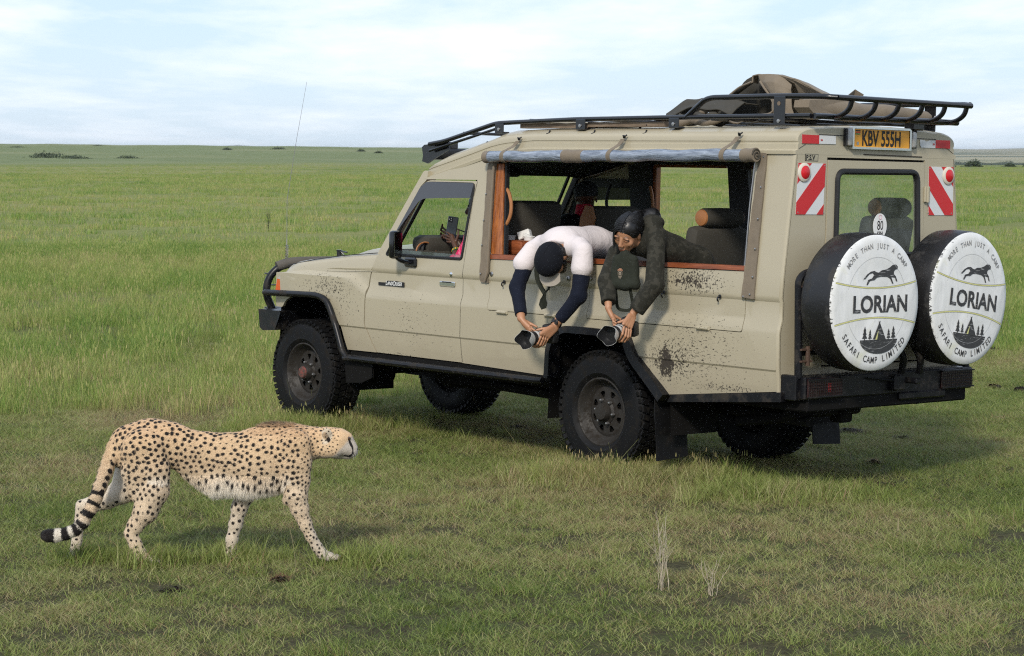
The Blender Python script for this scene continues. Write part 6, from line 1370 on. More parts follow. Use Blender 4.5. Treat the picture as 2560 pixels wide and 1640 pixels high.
# ------------------------------------------------------------------ woman in the camouflage jacket
wo_ = Figure((-.52, .50, 1.0), 'woman with black hair in an olive camouflage jacket leaning out of the side window')
RS, LS = (-.262, .975, 1.435), (-.565, .925, 1.515); RE, LE = (-.318, 1.11, 1.262), (-.665, 1.03, 1.255); RW, LW = (-.398, 1.165, 1.105), (-.560, 1.105, 1.075)
hp, HL, HR = head_prims((-.428, 1.042, 1.560), (-.34, .44, .74), (-.09, .68, -.72), .98)
ts = np.array([.80, 1, 1.1])
torso = [cone((-.56, .34, 1.12), (-.54, .56, 1.39), .105, .090, .03, ts), cone((-.54, .56, 1.39), (-.46, .88, 1.515), .090, .098, .03, ts), cone((-.31, .95, 1.475), (-.53, .90, 1.535), .055, .055, .03)]
arms = chain([RS, RE], [.044, .037], .02) + chain([RE, RW], [.036, .022], .015) + chain([LS, LE], [.045, .038], .02) + chain([LE, LW], [.037, .023], .015)
neck = [cone((-.43, .93, 1.52), (-.428, 1.01, 1.535), .048, .046, .02)]
hR = hand((-.405, 1.168, 1.085), (-.440, 1.155, 1.025), (.010, .010, .022), [[(-.448, 1.17, 1.025), (-.468, 1.185, 1.018), (-.482, 1.175, 1.008)], [(-.446, 1.165, 1.008), (-.468, 1.18, .998), (-.480, 1.17, .990)], [(-.444, 1.158, .992), (-.466, 1.172, .980), (-.478, 1.162, .972)], [(-.444, 1.15, .978), (-.462, 1.16, .965)]], [(-.405, 1.15, 1.065), (-.425, 1.115, 1.04), (-.44, 1.09, 1.025)], .013)
hL = hand((-.562, 1.12, 1.055), (-.590, 1.185, 1.000), (.004, .028, .012), [[(-.600, 1.222, .992), (-.602, 1.236, .950), (-.578, 1.242, .915), (-.556, 1.242, .908)], [(-.602, 1.202, .982), (-.606, 1.214, .938), (-.582, 1.220, .905), (-.560, 1.220, .900)], [(-.602, 1.182, .975), (-.606, 1.192, .932), (-.584, 1.198, .902), (-.562, 1.198, .900)], [(-.600, 1.163, .970), (-.602, 1.172, .935), (-.585, 1.176, .908)]], [(-.575, 1.16, 1.040), (-.562, 1.195, 1.028), (-.538, 1.212, 1.018)], .013)
wo_.mesh('body', torso + arms + neck + hp + hR + hL, M_SKIN, .0048, col=lambda v: face_col(v, HL, .98, (.62, .36, .38)))
jk = infl(torso, .016) + infl(chain([RS, RE], [.046, .042], .02), .012) + infl(chain([RE, (-.392, 1.158, 1.125)], [.042, .034], .015), .012) + infl(chain([LS, LE], [.048, .043], .02), .012) + infl(chain([LE, (-.572, 1.098, 1.085)], [.043, .036], .015), .012) + [ell((-.43, .86, 1.635), (.115, .085, .058), None, .03), cone((-.36, .92, 1.56), (-.50, .90, 1.60), .055, .055, .03)]
def jcut(P):
    a = (P - np.array([-.388, 1.150, 1.128])) @ np.array([-.45, .38, -.81]); a = np.where((P[..., 2] < 1.2) & (P[..., 0] > -.47), a, -1)
    b = (P - np.array([-.575, 1.092, 1.092])) @ np.array([.50, .36, -.79]); b = np.where((P[..., 2] < 1.2) & (P[..., 0] <= -.47), b, -1)
    hd_ = .100 - np.linalg.norm((P - (np.array([-.425, 1.06, 1.55]))) / np.array([1, 1, 1.1]), axis=-1); return np.maximum(np.maximum(a, b), hd_)
wo_.mesh('camouflage_jacket', jk, M_CAMO, .0058, [jcut], folds(.005, 19, 12))
wo_.mesh('trousers', [cone((-.60, .36, 1.17), (-.66, .10, 1.10), .115, .12, .03), cone((-.66, .10, 1.10), (-.60, .0, .80), .10, .08, .03)], M_BLKC, .009)
hair = [ell(HL(0, -.022, .040), (.083, .096, .080), HR, .02), ell(HL(0, -.070, -.01), (.074, .050, .085), HR, .02)]
hair += chain([(-.40, .93, 1.66), (-.44, .84, 1.675), (-.47, .80, 1.63)], [.05, .045, .02], .03)
def faceopen(P):
    q = (P - HL(-.004, .110, -.018)) @ HR.T; return 1 - np.sqrt(((q[..., 0] + .014) / .066) ** 2 + (q[..., 1] / .085) ** 2 + (q[..., 2] / .082) ** 2)
wo_.mesh('hair', hair, M_HAIR, .0048, [lambda P: faceopen(P) * .04], folds(.0012, 60, 6))
# separate locks lying over it, parted on top and hanging free where the head tilts
rh = np.random.default_rng(19); lk2 = MB()
for i in range(380):
    side = 1 if rh.random() < .62 else -1; p0 = np.array([side * rh.uniform(.002, .012), rh.uniform(-.085, .074), .122]); p0[2] = .040 + .084 * sqrt(max(1 - ((p0[1] + .022) / .10) ** 2, .05)); drop = rh.uniform(.7, 1.0) if side > 0 else rh.uniform(.55, .85); bk = rh.uniform(-.045, .012) if side > 0 else rh.uniform(-.075, -.03); pts = []
    for t in np.linspace(0, 1, 9):
        a_ = t * pi * .62 * drop; xx = side * (.088 * sin(a_)) ; zz2 = .040 + (p0[2] - .040) * cos(a_) ; yy2 = p0[1] + bk * t * 1.6
        sc = sqrt(max(1 - ((yy2 + .022) / .118) ** 2, .15)); pts.append(HL(xx * sc + side * .002, yy2, zz2 - .004 * t) + rh.normal(0, .0008, 3))
    if side > 0:
        q = pts[-1]; L2 = rh.uniform(.02, .13)
        for t in (.35, .7, 1): pts.append(q + np.array([0, 0, -1]) * L2 * t + HR[0] * .006 * sin(t * 3) - HR[1] * .004 * t)
    n_ = len(pts); lk2.tube(pts, [.0038 * (1 - .75 * (k / (n_ - 1)) ** 2) for k in range(n_)], 4, cap=False)
wo_.mb(lk2, 'hair_locks', M_HAIR, 180)['kind'] = 'stuff'
tele((-.515, 1.135, .970), (-.072, .225, -.030), 'white telephoto camera held by the woman in the camouflage jacket', .040)
# padded camera pouch hanging from her neck
pb = empty('camera_pouch'); pb.matrix_world = CAR_M @ Matrix.Translation(Vector((-.43, 1.055, 1.35))); tag(pb, 'padded olive pouch with a small camera emblem hanging under the woman\'s chin', 'pouch')
yawp = Matrix.Rotation(radians(26), 3, 'Z')
def pv(x, y, z): return tuple(yawp @ Vector((x, y, z)) + Vector((-.43, 1.060, 1.328)))
v, f = sdf_mesh([cone((-.055, 0, .075), (-.068, 0, -.075), .028, .034, .02), cone((.055, 0, .075), (.068, 0, -.075), .028, .034, .02), cone((0, 0, .10), (0, 0, -.085), .036, .036, .03), cone((-.068, 0, -.08), (.068, 0, -.08), .030, .030, .02)], .005, None, .03, folds(.0025, 40, 21))
o = mk('pouch_body', np.array(v) @ np.array(yawp).T + np.array([-.43, 1.060, 1.328]) - np.array([-.43, 1.055, 1.35]), f, M_OLIV, pb, 180)
lp_ = [pv(.058, .01, -.10), pv(.062, -.02, -.16), pv(.062, -.04, -.225), pv(.045, -.045, -.245), pv(.0, -.045, -.250), pv(-.03, -.045, -.24), pv(-.042, -.04, -.20), pv(-.036, .0, -.11)]
put(pb, ribbon3(fillet(lp_, .02), .020, tuple(yawp @ Vector((0, 1, .1))), .005), 'carry_loop', M_OLIV)
M_LOGO = simple('pale_logo_print', (.55, .45, .34), .6); M_LOGO2 = simple('orange_logo_print', (.50, .25, .15), .6)
lg = MB(); 
fr_ = [(-.013, -.012), (-.013, .010), (-.006, .010), (-.004, .014), (.004, .014), (.006, .010), (.013, .010), (.013, -.012)]
def pf(x, z): return pv(x + .018, .0405 + .0 * x, z - .012)
lg.tube([pf(*q) for q in fr_], .0012, 4, closed=True).tube([pf(.006 * cos(a), -.001 + .006 * sin(a)) for a in np.linspace(0, 2 * pi, 12, endpoint=False)], .0018, 4, closed=True)
for i in range(3): lg.tube([pf(-.011 + .002 * i, -.020 - i * .005), pf(.011 - .002 * i, -.020 - i * .005)], .0008, 3)
put(pb, lg, 'emblem_print', M_LOGO)
pw = MB()
for x, z in ((-.012, .019), (-.005, .026), (.004, .026), (.012, .019), (0, .019)): pw.tube([pf(x + .0035 * cos(a), z + .004 * sin(a)) for a in np.linspace(0, 2 * pi, 8, endpoint=False)], .0016, 4, closed=True)
put(pb, pw, 'paw_print', M_LOGO2)
# ------------------------------------------------------------------ front passenger filming with a phone
pa = Figure((1.70, .45, 1.0), 'front passenger in pink and red cloth with a beaded wristband holding up a phone')
hp, HL, HR = head_prims((1.735, .42, 1.665), (0, .05, 1), (.75, .62, -.15), 1.0)
torso = [cone((1.56, .40, 1.10), (1.60, .40, 1.42), .13, .13, .03, np.array([1.2, .8, 1])), cone((1.60, .24, 1.47), (1.62, .56, 1.47), .06, .06, .03)]
armsP = chain([(1.63, .56, 1.46), (1.74, .64, 1.24), (1.845, .545, 1.365)], [.045, .038, .026], .02) + chain([(1.63, .26, 1.46), (1.78, .28, 1.26), (1.95, .42, 1.40)], [.045, .038, .026], .02)
hN = hand((1.855, .54, 1.385), (1.915, .525, 1.455), (.010, -.004, .018), [[(1.930, .530, 1.475), (1.965, .530, 1.492), (2.000, .515, 1.500)], [(1.935, .530, 1.458), (1.975, .530, 1.470), (2.012, .515, 1.476)], [(1.935, .530, 1.440), (1.972, .530, 1.446), (2.008, .515, 1.452)], [(1.930, .528, 1.424), (1.962, .528, 1.425), (1.99, .515, 1.430)]], [(1.875, .525, 1.430), (1.862, .515, 1.475), (1.868, .508, 1.515)], .016)
hF = hand((1.955, .43, 1.415), (2.03, .465, 1.470), (.008, .004, .02), [[(2.05, .475, 1.505), (2.085, .485, 1.53), (2.060, .500, 1.548)], [(2.055, .475, 1.485), (2.095, .485, 1.505), (2.072, .503, 1.518)], [(2.055, .475, 1.465), (2.098, .485, 1.478), (2.072, .505, 1.488)], [(2.05, .472, 1.448), (2.085, .482, 1.452), (2.065, .50, 1.462)]], [(2.0, .46, 1.48), (2.0, .485, 1.515), (1.985, .50, 1.535)], .015)
pa.mesh('body', torso + armsP + [cone((1.63, .42, 1.50), (1.70, .42, 1.60), .055, .055, .02)] + hp + hN + hF, M_SKIND, .0055, col=lambda v: face_col(v, HL))
M_PINK = cloth('pink_red_cloth', (.62, .02, .11), (.70, .16, .24), 18, thr=(.52, .58))
pa.mesh('wrap_cloth', infl(torso, .02) + infl(chain([(1.63, .56, 1.46), (1.74, .64, 1.24), (1.800, .595, 1.295)], [.05, .045, .036], .02), .010) + infl(chain([(1.63, .26, 1.46), (1.78, .28, 1.26), (1.85, .33, 1.31)], [.05, .045, .036], .02), .010), M_PINK, .007, None, folds(.006, 35, 31))
pa.mesh('hair', [ell(HL(0, -.012, .045), (.082, .098, .074), HR, .02)], M_HAIR, .006, [lambda P: ((P - HL(0, .03, .02)) @ HR.T)[..., 1] - .05 - 0 * P[..., 0]])
bd = MB()
cols = []
ax_ = Vector((.062, -.03, .055)).normalized(); sx_ = ax_.cross(Vector((0, 0, 1))).normalized(); ux_ = sx_.cross(ax_)
c0 = Vector((1.842, .549, 1.362))
bd.tube([c0 - ax_ * .012, c0 + ax_ * .012], .0315, 20, cap=False); pa.mb(bd, 'beaded_wristband', simple('green_beads', (.02, .16, .05), .4))
dm = MB()
for k in range(10):
    a = 2 * pi * k / 10; e = sx_ * cos(a) + ux_ * sin(a); tn = e.cross(ax_); p0 = c0 + e * .0325
    dm.add([p0 + ax_ * .009, p0 + tn * .008, p0 - ax_ * .009, p0 - tn * .008], [(0, 1, 2, 3)])
pa.mb(dm, 'bead_diamond', simple('orange_beads', (.70, .30, .03), .4), 0)['kind'] = 'stuff'
ph = empty('mobile_phone'); ph.matrix_world = CAR_M @ Matrix.Translation(Vector((1.95, .50, 1.54))); tag(ph, 'dark mobile phone held upright by the front passenger', 'phone')
Rp = Matrix.Rotation(radians(34), 3, 'Z') @ Matrix.Rotation(radians(-8), 3, 'Y')
put(ph, MB().box((1.945, .505, 1.530), (.078, .010, .155), .004, Rp), 'phone_body', simple('phone_blue_black', (.025, .035, .05), .25, coat=.5))
pc = Rp @ Vector((.018, .0065, .052)) + Vector((1.945, .505, 1.530)); put(ph, MB().box(pc, (.030, .004, .036), .002, Rp), 'camera_bump', M_CAMB)
cl_ = MB()
for dx, dz in ((-.007, .010), (-.007, -.004), (.007, .003)): cl_.box(pc + Rp @ Vector((dx, .003, dz)), (.009, .003, .009), .001, Rp)
put(ph, cl_, 'phone_lens', M_STEEL)['kind'] = 'stuff'
# ------------------------------------------------------------------ driver seen from behind
dv = Figure((1.50, -.40, 1.0), 'driver seen from behind in a camouflage cap, red scarf and black jacket')
hp, HL, HR = head_prims((1.49, -.38, 1.755), (.05, 0, 1), (.85, -.5, -.15), 1.0)
torso = [cone((1.46, -.38, 1.05), (1.50, -.38, 1.48), .13, .13, .03, np.array([1.2, .8, 1])), cone((1.50, -.22, 1.555), (1.50, -.56, 1.545), .07, .07, .04)]
dv.mesh('body', torso + [cone((1.50, -.38, 1.60), (1.49, -.38, 1.70), .058, .058, .02)] + hp, M_SKIND, .007)
dv.mesh('jacket', infl(torso, .02) + chain([(1.50, -.22, 1.54), (1.58, -.14, 1.30), (1.75, -.22, 1.28)], [.075, .06, .045], .03) + chain([(1.50, -.56, 1.53), (1.60, -.62, 1.30), (1.78, -.50, 1.32)], [.075, .06, .045], .03), M_BLKC, .008)
dv.mesh('scarf', [cone((1.50, -.38, 1.60), (1.49, -.38, 1.675), .082, .070, .02)] + [cone((1.47 + .03 * sin(a), -.38 + .075 * cos(a), 1.635), (1.47 + .03 * sin(a + .8), -.38 + .075 * cos(a + .8), 1.645), .026, .026, .01) for a in np.arange(0, 6.2, .8)], cloth('red_scarf_cloth', (.42, .012, .035)), .006, None, folds(.004, 60, 2))
M_CAMOC = cloth('grey_camo_cap', (.02, .022, .024), (.06, .063, .065), 28, thr=(.52, .56))
dv.mesh('camouflage_cap', [ell(HL(0, -.008, .045), (.090, .106, .084), HR, 0)], M_CAMOC, .006, [lambda P: -((P - HL(0, 0, .012)) @ HR.T)[..., 2]])
dv.mesh('cap_brim', [ell(HL(0, .125, .030), (.062, .062, .007), HR, 0)], M_CAMOC, .005)
# ================================================================== things on and in the vehicle
# weathered planks lying on the roof beside the hatch
for i, (x0, x1, y, z, th, lab) in enumerate(((1.03, .36, .640, 2.250, .034, 'short weathered plank lying at the front end of the roof under the rack rail'), (.35, -.36, .645, 2.256, .030, 'grey weathered plank lying on the roof between the two middle rack feet'))):
    r = empty('roof_plank'); r.matrix_world = CAR_M @ Matrix.Translation(Vector(((x0 + x1) / 2, y, z))); tag(r, lab, 'plank', 'weathered planks on the roof')
    m_ = MB(); n = 12; v = []
    for k in range(n + 1):
        x = (x0 - x1) / 2 - (x0 - x1) * k / n; w_ = .002 * sin(k * 2.1 + i); v += [(x, .035 + w_, -th / 2), (x, .035, th / 2 + w_), (x, -.035, th / 2), (x, -.035, -th / 2)]
    m_.add(v, [(k * 4 + j, k * 4 + (j + 1) % 4, k * 4 + 4 + (j + 1) % 4, k * 4 + 4 + j) for k in range(n) for j in range(4)] + [(0, 1, 2, 3), tuple(4 * n + j for j in range(4))]); m_.build('board', M_PLANK, r, 30)
# folded canvas hatch cover, heaped up and rolled across the back
cv = empty('canvas_hatch_cover'); cv.matrix_world = CAR_M @ Matrix.Translation(Vector((-.8, 0, 2.26))); tag(cv, 'tan canvas hatch cover heaped in a peak and rolled up inside the roof rack', 'canvas cover')
def sheet(rows, name, mat, th=.008, sub=2, rough=.012, seed=1):
    # rows: list of lists of control points; smooth surface through them with creases
    A = np.array(rows, float); n, m, _ = A.shape
    def up(A, ax, k):
        s = np.linspace(0, A.shape[ax] - 1, (A.shape[ax] - 1) * k + 1); i = np.clip(np.floor(s).astype(int), 0, A.shape[ax] - 2); t = s - i; t = t * .55 + (t * t * (3 - 2 * t)) * .45
        B = np.take(A, i, ax); C_ = np.take(A, i + 1, ax); sh = [1] * 3; sh[ax] = -1; t = t.reshape(sh); return B * (1 - t) + C_ * t
    B = up(up(A, 0, 8), 1, 8); P = B.reshape(-1, 3); P = P + rough * np.stack([fur_noise(P, 22, seed), fur_noise(P, 25, seed + 1), fur_noise(P, 24, seed + 2)], -1); n, m = B.shape[:2]
    g_ = np.arange(n * m).reshape(n, m); f = np.stack([g_[:-1, :-1], g_[:-1, 1:], g_[1:, 1:], g_[1:, :-1]], -1).reshape(-1, 4)
    iv = np.array(cv.matrix_world.inverted() @ CAR_M); P = P @ iv[:3, :3].T + iv[:3, 3]
    o = mk(name, P, f, mat, cv, 60); md = o.modifiers.new('thickness', 'SOLIDIFY'); md.thickness = th; md.offset = 0; return o
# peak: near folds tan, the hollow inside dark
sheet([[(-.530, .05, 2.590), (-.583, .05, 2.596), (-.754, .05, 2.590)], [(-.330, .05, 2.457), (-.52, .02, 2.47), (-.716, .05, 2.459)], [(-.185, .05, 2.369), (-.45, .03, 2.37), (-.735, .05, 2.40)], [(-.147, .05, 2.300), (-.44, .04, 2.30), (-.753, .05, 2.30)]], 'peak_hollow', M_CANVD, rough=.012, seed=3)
sheet([[(-.763, .30, 2.531), (-.60, .10, 2.548)], [(-.564, .30, 2.444), (-.40, .08, 2.45)], [(-.425, .30, 2.359), (-.26, .08, 2.36)], [(-.388, .30, 2.300), (-.22, .08, 2.30)]], 'side_drape', M_CANVD, rough=.006, seed=5)
sheet([[(-.762, .30, 2.573), (-.70, .20, 2.580), (-.640, .12, 2.585)], [(-.763, .30, 2.528), (-.70, .20, 2.53), (-.64, .12, 2.53)]], 'peak_fold', M_CANV, rough=.003, seed=6)
sheet([[(-.814, .30, 2.578), (-.90, .30, 2.576), (-.981, .30, 2.573), (-1.04, .30, 2.545), (-1.096, .30, 2.513)], [(-.837, .30, 2.533), (-.90, .33, 2.525), (-.98, .34, 2.52), (-1.05, .33, 2.50), (-1.098, .31, 2.48)], [(-.90, .32, 2.485), (-.95, .34, 2.475), (-1.0, .35, 2.47), (-1.06, .34, 2.46), (-1.099, .30, 2.448)], [(-.945, .31, 2.44), (-.97, .34, 2.42), (-1.01, .35, 2.40), (-1.07, .34, 2.38), (-1.12, .32, 2.36)], [(-.97, .33, 2.34), (-1.0, .34, 2.32), (-1.03, .35, 2.31), (-1.08, .34, 2.31), (-1.14, .32, 2.31)]], 'peak_fold', M_CANV, rough=.006, seed=8)
sheet([[(-.981, .30, 2.573), (-1.131, .30, 2.535), (-1.24, .29, 2.495), (-1.341, .28, 2.447)], [(-1.096, .28, 2.513), (-1.16, .26, 2.49), (-1.25, .24, 2.46), (-1.341, .22, 2.434)], [(-1.099, .24, 2.448), (-1.18, .22, 2.44), (-1.26, .20, 2.42), (-1.34, .18, 2.40)], [(-1.12, .24, 2.32), (-1.2, .20, 2.31), (-1.28, .20, 2.31), (-1.34, .18, 2.31)]], 'peak_fold', M_CANV, rough=.007, seed=9)
sheet([[(-.762, .30, 2.572), (-.814, .30, 2.578), (-.981, .30, 2.573), (-1.131, .30, 2.535), (-1.341, .28, 2.448)], [(-.66, .15, 2.582), (-.74, .12, 2.582), (-.86, .10, 2.575), (-1.0, .05, 2.53), (-1.2, .0, 2.44)], [(-.60, -.05, 2.52), (-.68, -.10, 2.52), (-.80, -.15, 2.50), (-.95, -.2, 2.45), (-1.1, -.25, 2.38)], [(-.55, -.2, 2.32), (-.65, -.25, 2.32), (-.80, -.3, 2.32), (-.95, -.35, 2.32), (-1.1, -.4, 2.32)]], 'peak_fold', M_CANV, rough=.006, seed=10)
for pth in ([(-.837, .31, 2.533), (-.90, .335, 2.485), (-.945, .33, 2.44), (-.985, .34, 2.385), (-.99, .345, 2.345), (-.95, .35, 2.325), (-.90, .35, 2.322)], [(-.763, .31, 2.531), (-.66, .31, 2.50), (-.564, .31, 2.444), (-.425, .31, 2.359), (-.385, .31, 2.305)]):
    put(cv, MB().tube(fillet(pth, .03), .0075, 6), 'stitched_hem', M_CANV, 60)
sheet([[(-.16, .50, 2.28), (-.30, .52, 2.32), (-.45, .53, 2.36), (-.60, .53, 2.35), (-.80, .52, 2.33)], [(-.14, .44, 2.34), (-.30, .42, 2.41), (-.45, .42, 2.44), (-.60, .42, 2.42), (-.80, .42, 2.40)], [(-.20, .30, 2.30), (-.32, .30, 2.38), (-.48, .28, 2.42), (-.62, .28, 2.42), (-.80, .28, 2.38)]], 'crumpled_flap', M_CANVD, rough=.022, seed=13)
for k, (y0, z0, x0, x1) in enumerate(((.56, 2.275, -.18, -.95), (.52, 2.31, -.35, -.80), (.48, 2.345, -.40, -.70), (.40, 2.28, -.10, -.9))):
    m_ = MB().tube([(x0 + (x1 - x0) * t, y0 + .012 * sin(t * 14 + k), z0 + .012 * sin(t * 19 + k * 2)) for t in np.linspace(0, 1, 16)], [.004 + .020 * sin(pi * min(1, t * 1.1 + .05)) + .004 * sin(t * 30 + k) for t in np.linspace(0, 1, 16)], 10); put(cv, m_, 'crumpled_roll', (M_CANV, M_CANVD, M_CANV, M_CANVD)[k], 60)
# roll lying across the back: from the near side to the far side
n = 34; P_ = []; Rr = []
for k in range(n + 1):
    t = k / n; y = .40 - 1.05 * t; P_.append((-1.30 - .12 * t + .006 * sin(t * 17), y, 2.360 - .022 * t + .005 * sin(t * 11))); Rr.append((.070 - .034 * t ** 1.4) * (1 + .05 * sin(t * 23)) * (1 if k not in (0, n) else .6))
put(cv, MB().tube(P_, Rr, 18), 'rolled_end', M_CANV, 60)
put(cv, MB().prism([(.445, 2.406), (.30, 2.413), (.172, 2.423), (.158, 2.37), (.144, 2.313), (.25, 2.302), (.361, 2.293), (.41, 2.33), (.454, 2.361)], (-1.375, 0, 0), (0, 1, 0), (0, 0, 1), (1, .25, 0), .10), 'folded_corner', M_CANV, 20)
put(cv, MB().prism([(.200, 2.423), (.140, 2.423), (.02, 2.420), (.03, 2.37), (.10, 2.315), (.150, 2.313)], (-1.372, 0, 0), (0, 1, 0), (0, 0, 1), (1, .1, 0), .06), 'folded_corner', M_CANV, 20)
put(cv, ribbon3([(-1.33, .10, 2.40), (-1.30, -.05, 2.47), (-1.32, -.10, 2.44)], .05, (.8, 0, .5)), 'loose_tab', M_CANV)
put(cv, MB().tube([(-1.46, -.655, 2.335), (-1.50, -.665, 2.32)], .012, 6).tube([(-1.50, -.66, 2.325), (-1.50, -.66, 2.29)], .004, 5), 'zip_pull', M_STEEL)
put(cv, MB().tube(fillet([(-.10, .66, 2.22), (-.16, .64, 2.27), (-.24, .60, 2.275), (-.32, .62, 2.262), (-.20, .68, 2.25)], .02), .006, 6), 'tie_cord', M_BLKC)
# cups and napkin on the tray
for (x, y, lab) in ((1.20, .60, 'round white paper cup standing lowest on the wooden tray behind the front post'), (1.02, .58, 'white cup lying beside the crumpled napkin on the wooden tray')):
    thing_at('paper_cup', (x, y, 1.468), lab, 'cup', [(MB().lathe([(.036, 0), (.040, .024), (.043, .026), (.041, .029), (.0385, .026), (.034, .004), (0, .004)], (x, y, 1.468), 'Z', 24), 'cup_wall', M_WHITE)])
nk = empty('paper_napkin'); nk.matrix_world = CAR_M @ Matrix.Translation(Vector((1.08, .56, 1.468))); tag(nk, 'crumpled white napkin standing on the wooden tray', 'napkin')
put(nk, MB().box((1.09, .56, 1.505), (.09, .05, .055), .004, Euler((.2, .35, .5))).box((1.03, .58, 1.490), (.07, .05, .035), .004, Euler((.1, -.3, .2))), 'folded_paper', M_WHITE, 20)
# ================================================================== plants and marks that stand out
def weed(x, y, h, n, seed, label, group=None, col=(.42, .36, .27), lean=.12, name='dry_weed', br=3, th=.0016):
    r = np.random.default_rng(seed); z = float(terr(x, y)); o = empty(name, (x, y, z)); tag(o, label, 'plant', group)
    mt = simple(name + '_stem_%d' % seed, col, .8, 0, .3, 30)
    for i in range(n):
        d = r.uniform(0, 6.28); L_ = lean * h * r.uniform(.2, 1.4); hh = h * r.uniform(.55, 1); b0 = (r.normal(0, .012), r.normal(0, .012), -.01)
        pts = [(b0[0] + cos(d) * L_ * t ** 1.6 + r.normal(0, .004), b0[1] + sin(d) * L_ * t ** 1.6, b0[2] + hh * t) for t in np.linspace(0, 1, 7)]
        m_ = MB().tube(pts, list(np.linspace(th, th * .35, 7)), 5)
        for j in range(br):
            k = r.integers(2, 6); p = np.array(pts[k]); e = p + np.array([r.normal(0, .045) * h * 2, r.normal(0, .03) * h * 2, r.uniform(.08, .28) * h]); m_.tube([p, (p + e) / 2 + np.array([0, 0, -.008]), e], [th * .6, th * .45, th * .25], 4)
        m_.build('stem', mt, o, 0)
    return o
def gp(px, py):   # a ground position in metres from map coordinates of the lawn
    th_ = radians(4.498); u = (px - 1280) / 5643.93; v_ = (820 - py) / 5643.93; d = (u, cos(th_) + v_ * sin(th_), -sin(th_) + v_ * cos(th_)); t = -CAM_H / d[2]; return d[0] * t, d[1] * t
weed(*gp(1658, 1488), .40, 10, 3, 'tall pale dry weed with forked stems standing in the near lawn'); weed(*gp(1776, 1500), .23, 6, 4, 'small pale dry twig beside the tall dry weed in the near lawn', lean=.25)
weed(*gp(672, 578), .62, 5, 6, 'dark leafy weed standing above the long grass left of the bonnet', col=(.035, .045, .02), name='leafy_weed', br=7, th=.004)
# long seed stems in front of the wheels
STL = ['tall straw stem pair in front of the front tyre at its left side', 'short straw stems against the middle of the front tyre', 'tall stems just right of the front tyre', 'middle stems under the door behind the front tyre', 'tallest of the stems under the front door', 'short stems below the side step midway between the wheels', 'short stems in front of the back tyre at its left', 'long stem crossing the right side of the back tyre', 'low stems at the foot of the back tyre']
k = 0
for (x, y, h) in [(*gp(px, py), h) for px, py, h in ((745, 1064, .50), (768, 1066, .36), (905, 1066, .30), (930, 1064, .36), (1006, 1076, .40), (1034, 1074, .28), (1292, 1100, .26), (1540, 1200, .44), (1600, 1205, .20))]:
    weed(x, y, h, 2 if k % 2 else 3, 20 + k, STL[k], 'tall grass stems beside the wheels', (.24, .25, .10), .45, 'grass_stem', 0, .0018); k += 1
# trampled tufts, dung and dead thatch that show on the cropped lawn
def clump(x, y, r0, h, n, seed, label, col, cat='grass clump', name='dead_grass_clump'):
    r = np.random.default_rng(seed); z = float(terr(x, y)); o = empty(name, (x, y, z)); tag(o, label, cat)
    V = []; F = []
    for i in range(n):
        a = r.uniform(0, 6.28); q = r0 * sqrt(r.uniform()); b = np.array([cos(a) * q, sin(a) * q * .8, h * (1 - (q / r0) ** 2) * r.uniform(.1, .8)]); d = r.normal(0, 1, 3); d[2] = abs(d[2]) * .35; d /= np.linalg.norm(d); L_ = r.uniform(.03, .08); s_ = np.cross(d, (0, 0, 1)) * .0022
        k = len(V); V += [b - s_, b + s_, b + d * L_]; F.append((k, k + 1, k + 2))
    mk('thatch', V, F, simple(name + str(seed), col, .9, 0, .4, 40), o, 0)['kind'] = 'stuff'
    m_ = MB().lathe([(r0 * .85, -.02), (r0 * .7, h * .25), (r0 * .35, h * .55), (0, h * .62)], (0, 0, 0), 'Z', 14); m_.v = [(a + r.normal(0, .012), b * .8 + r.normal(0, .012), c + r.normal(0, .006)) for a, b, c in m_.v]; m_.build('mound', simple('dark_soil', (.018, .014, .009), .95, 0, .4, 30, .8, 60, .01), o, 180)
for i, (px, py, r0, h, lab, c_) in enumerate(((2120, 1085, .17, .06, 'long heap of dead grass on the lawn behind the vehicle', (.07, .055, .032)), (2185, 1160, .06, .05, 'small straw coloured tuft standing in the shade behind the vehicle', (.25, .17, .08)), (2490, 880, .12, .05, 'brown dung heap beside the far rear corner of the vehicle', (.09, .055, .03)),
        (2485, 965, .08, .04, 'small reddish dung pat right of the rear bumper', (.10, .05, .025)), (2550, 975, .07, .07, 'dark dung lump at the right edge of the photo', (.02, .018, .016)), (2200, 1210, .12, .03, 'broken brown thatch right of the near rear wheel', (.10, .07, .035)), (1290, 1068, .10, .04, 'dead straw patch left of the back tyre', (.22, .15, .07)), (1100, 1062, .06, .03, 'pale straw wisp under the side step', (.30, .22, .12)),
        (2260, 1100, .10, .03, 'flattened dead grass right of the long heap', (.06, .05, .03)), (700, 1450, .05, .02, 'reddish dead patch below the cheetah', (.12, .06, .03)), (1930, 1235, .07, .03, 'rusty dead patch in the lawn right of the tall dry weed', (.14, .07, .035)), (430, 1480, .06, .025, 'dark dead patch below the striding front paw of the cheetah', (.04, .03, .02)))):
    gx, gy = gp(px, py); clump(gx, gy, r0, h, 260, 200 + i, lab, c_)
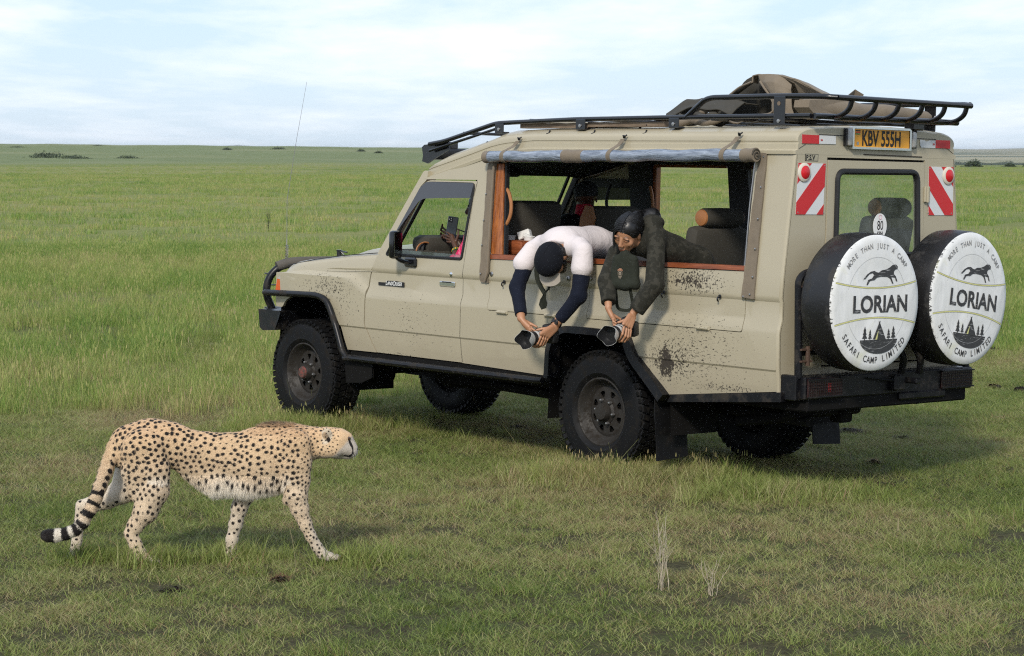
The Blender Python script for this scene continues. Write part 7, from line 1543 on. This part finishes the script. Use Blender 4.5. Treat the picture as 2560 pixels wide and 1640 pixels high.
# bushes on the far slope
def bush(x, y, w_, h, seed, label, col=(.030, .048, .020)):
    r = np.random.default_rng(seed); z = float(terr(x, y)); o = empty('far_bush', (x, y, z)); tag(o, label, 'bush', 'dark bushes on the far plain')
    n = 420; C_ = np.column_stack([r.normal(0, w_ * .26, n), r.normal(0, w_ * .2, n), np.abs(r.normal(h * .35, h * .28, n))]); C_[:, 2] *= np.clip(1.15 - (np.abs(C_[:, 0]) / (w_ * .55)) ** 2, .15, 1)
    a = r.normal(0, 1, (n, 3)); b = r.normal(0, 1, (n, 3)); s_ = h * .16; a *= s_ / np.linalg.norm(a, axis=1)[:, None]; b *= s_ / np.linalg.norm(b, axis=1)[:, None]
    V = np.stack([C_ - a, C_ + b, C_ + a, C_ - b], 1).reshape(-1, 3); f = np.arange(n * 4).reshape(-1, 4); mk('foliage', V, f, simple('bush_leaves', col, .8, 0, .4, 2), o, 0)['kind'] = 'stuff'
    m_ = MB()
    for i in range(3): m_.tube([(r.normal(0, w_ * .05), 0, -.1), (r.normal(0, w_ * .15), 0, h * .5)], [h * .04, h * .02], 4)
    m_.build('stems', simple('bush_wood', (.03, .025, .02), .9), o, 0)
BU = [(-88, 430, 8, 1.1, 'broad dark bush low on the far slope near the left edge'), (-81, 420, 5, .7, 'lower bush beside the broad dark one on the far slope'), (-73, 430, 4, .6, 'small bush third from the left on the far slope'),
      (-140, 640, 5, .45, 'bush high on the slope at the left'), (-128, 700, 3.5, .4, 'bush on the upper slope left of the aerial'), (-97, 800, 8, .35, 'bush on the skyline left of the aerial'), (-78, 620, 2.5, .7, 'round bush in mid slope left of the aerial'), (-66, 640, 4, .7, 'pair of low bushes in mid slope left of the aerial'),
      (-40, 600, 2, .7, 'tiny bush on the slope right of the aerial'), (-33, 560, 2, .6, 'tiny bush lower on the slope right of the aerial')]
for i, (x, y, w_, h, lab) in enumerate(BU): bush(x, y, w_, h, 50 + i, lab)
RW_ = ['small dark thorn bush nearest the vehicle in the row on the right plain', 'low dark bush second from the vehicle in the row on the right plain', 'thin dark bush third from the vehicle in the row on the right plain', 'broad flat-topped dark bush at the middle of the row on the right plain', 'round dark bush just beyond the broad flat-topped one on the right plain', 'pair of tiny bushes in the right half of the row on the right plain', 'small round bush near the right end of the row on the right plain', 'last dark bush at the right edge of the photo on the plain']
for i, (x, w_, h) in enumerate(((57.0, .7, .42), (58.4, .9, .5), (60.2, .8, .75), (62.3, 2.2, .9), (64.4, 1.2, .8), (68.2, 1.5, .55), (69.4, .6, .5), (73.6, .7, .5))): bush(x, 306 + (i * 5 % 3) * 4, w_, h, 80 + i, RW_[i])
for i, (x, y, w_, h, lab) in enumerate(((22.5, 392, 3.0, .7, 'low dark bush seen through the rear side window just right of its middle'), (26.5, 372, 4.0, .6, 'broad low bush seen through the side window nearer than its neighbour'), (37.5, 330, 4.0, .6, 'dark bush seen through the back door window left of its middle'))): bush(x, y, w_, h, 110 + i, lab)
bush(9.4 * 1.9, 71 * 1.9, .8, .35, 130, 'lone dark tuft on the open grass right of the vehicle', (.05, .055, .025))
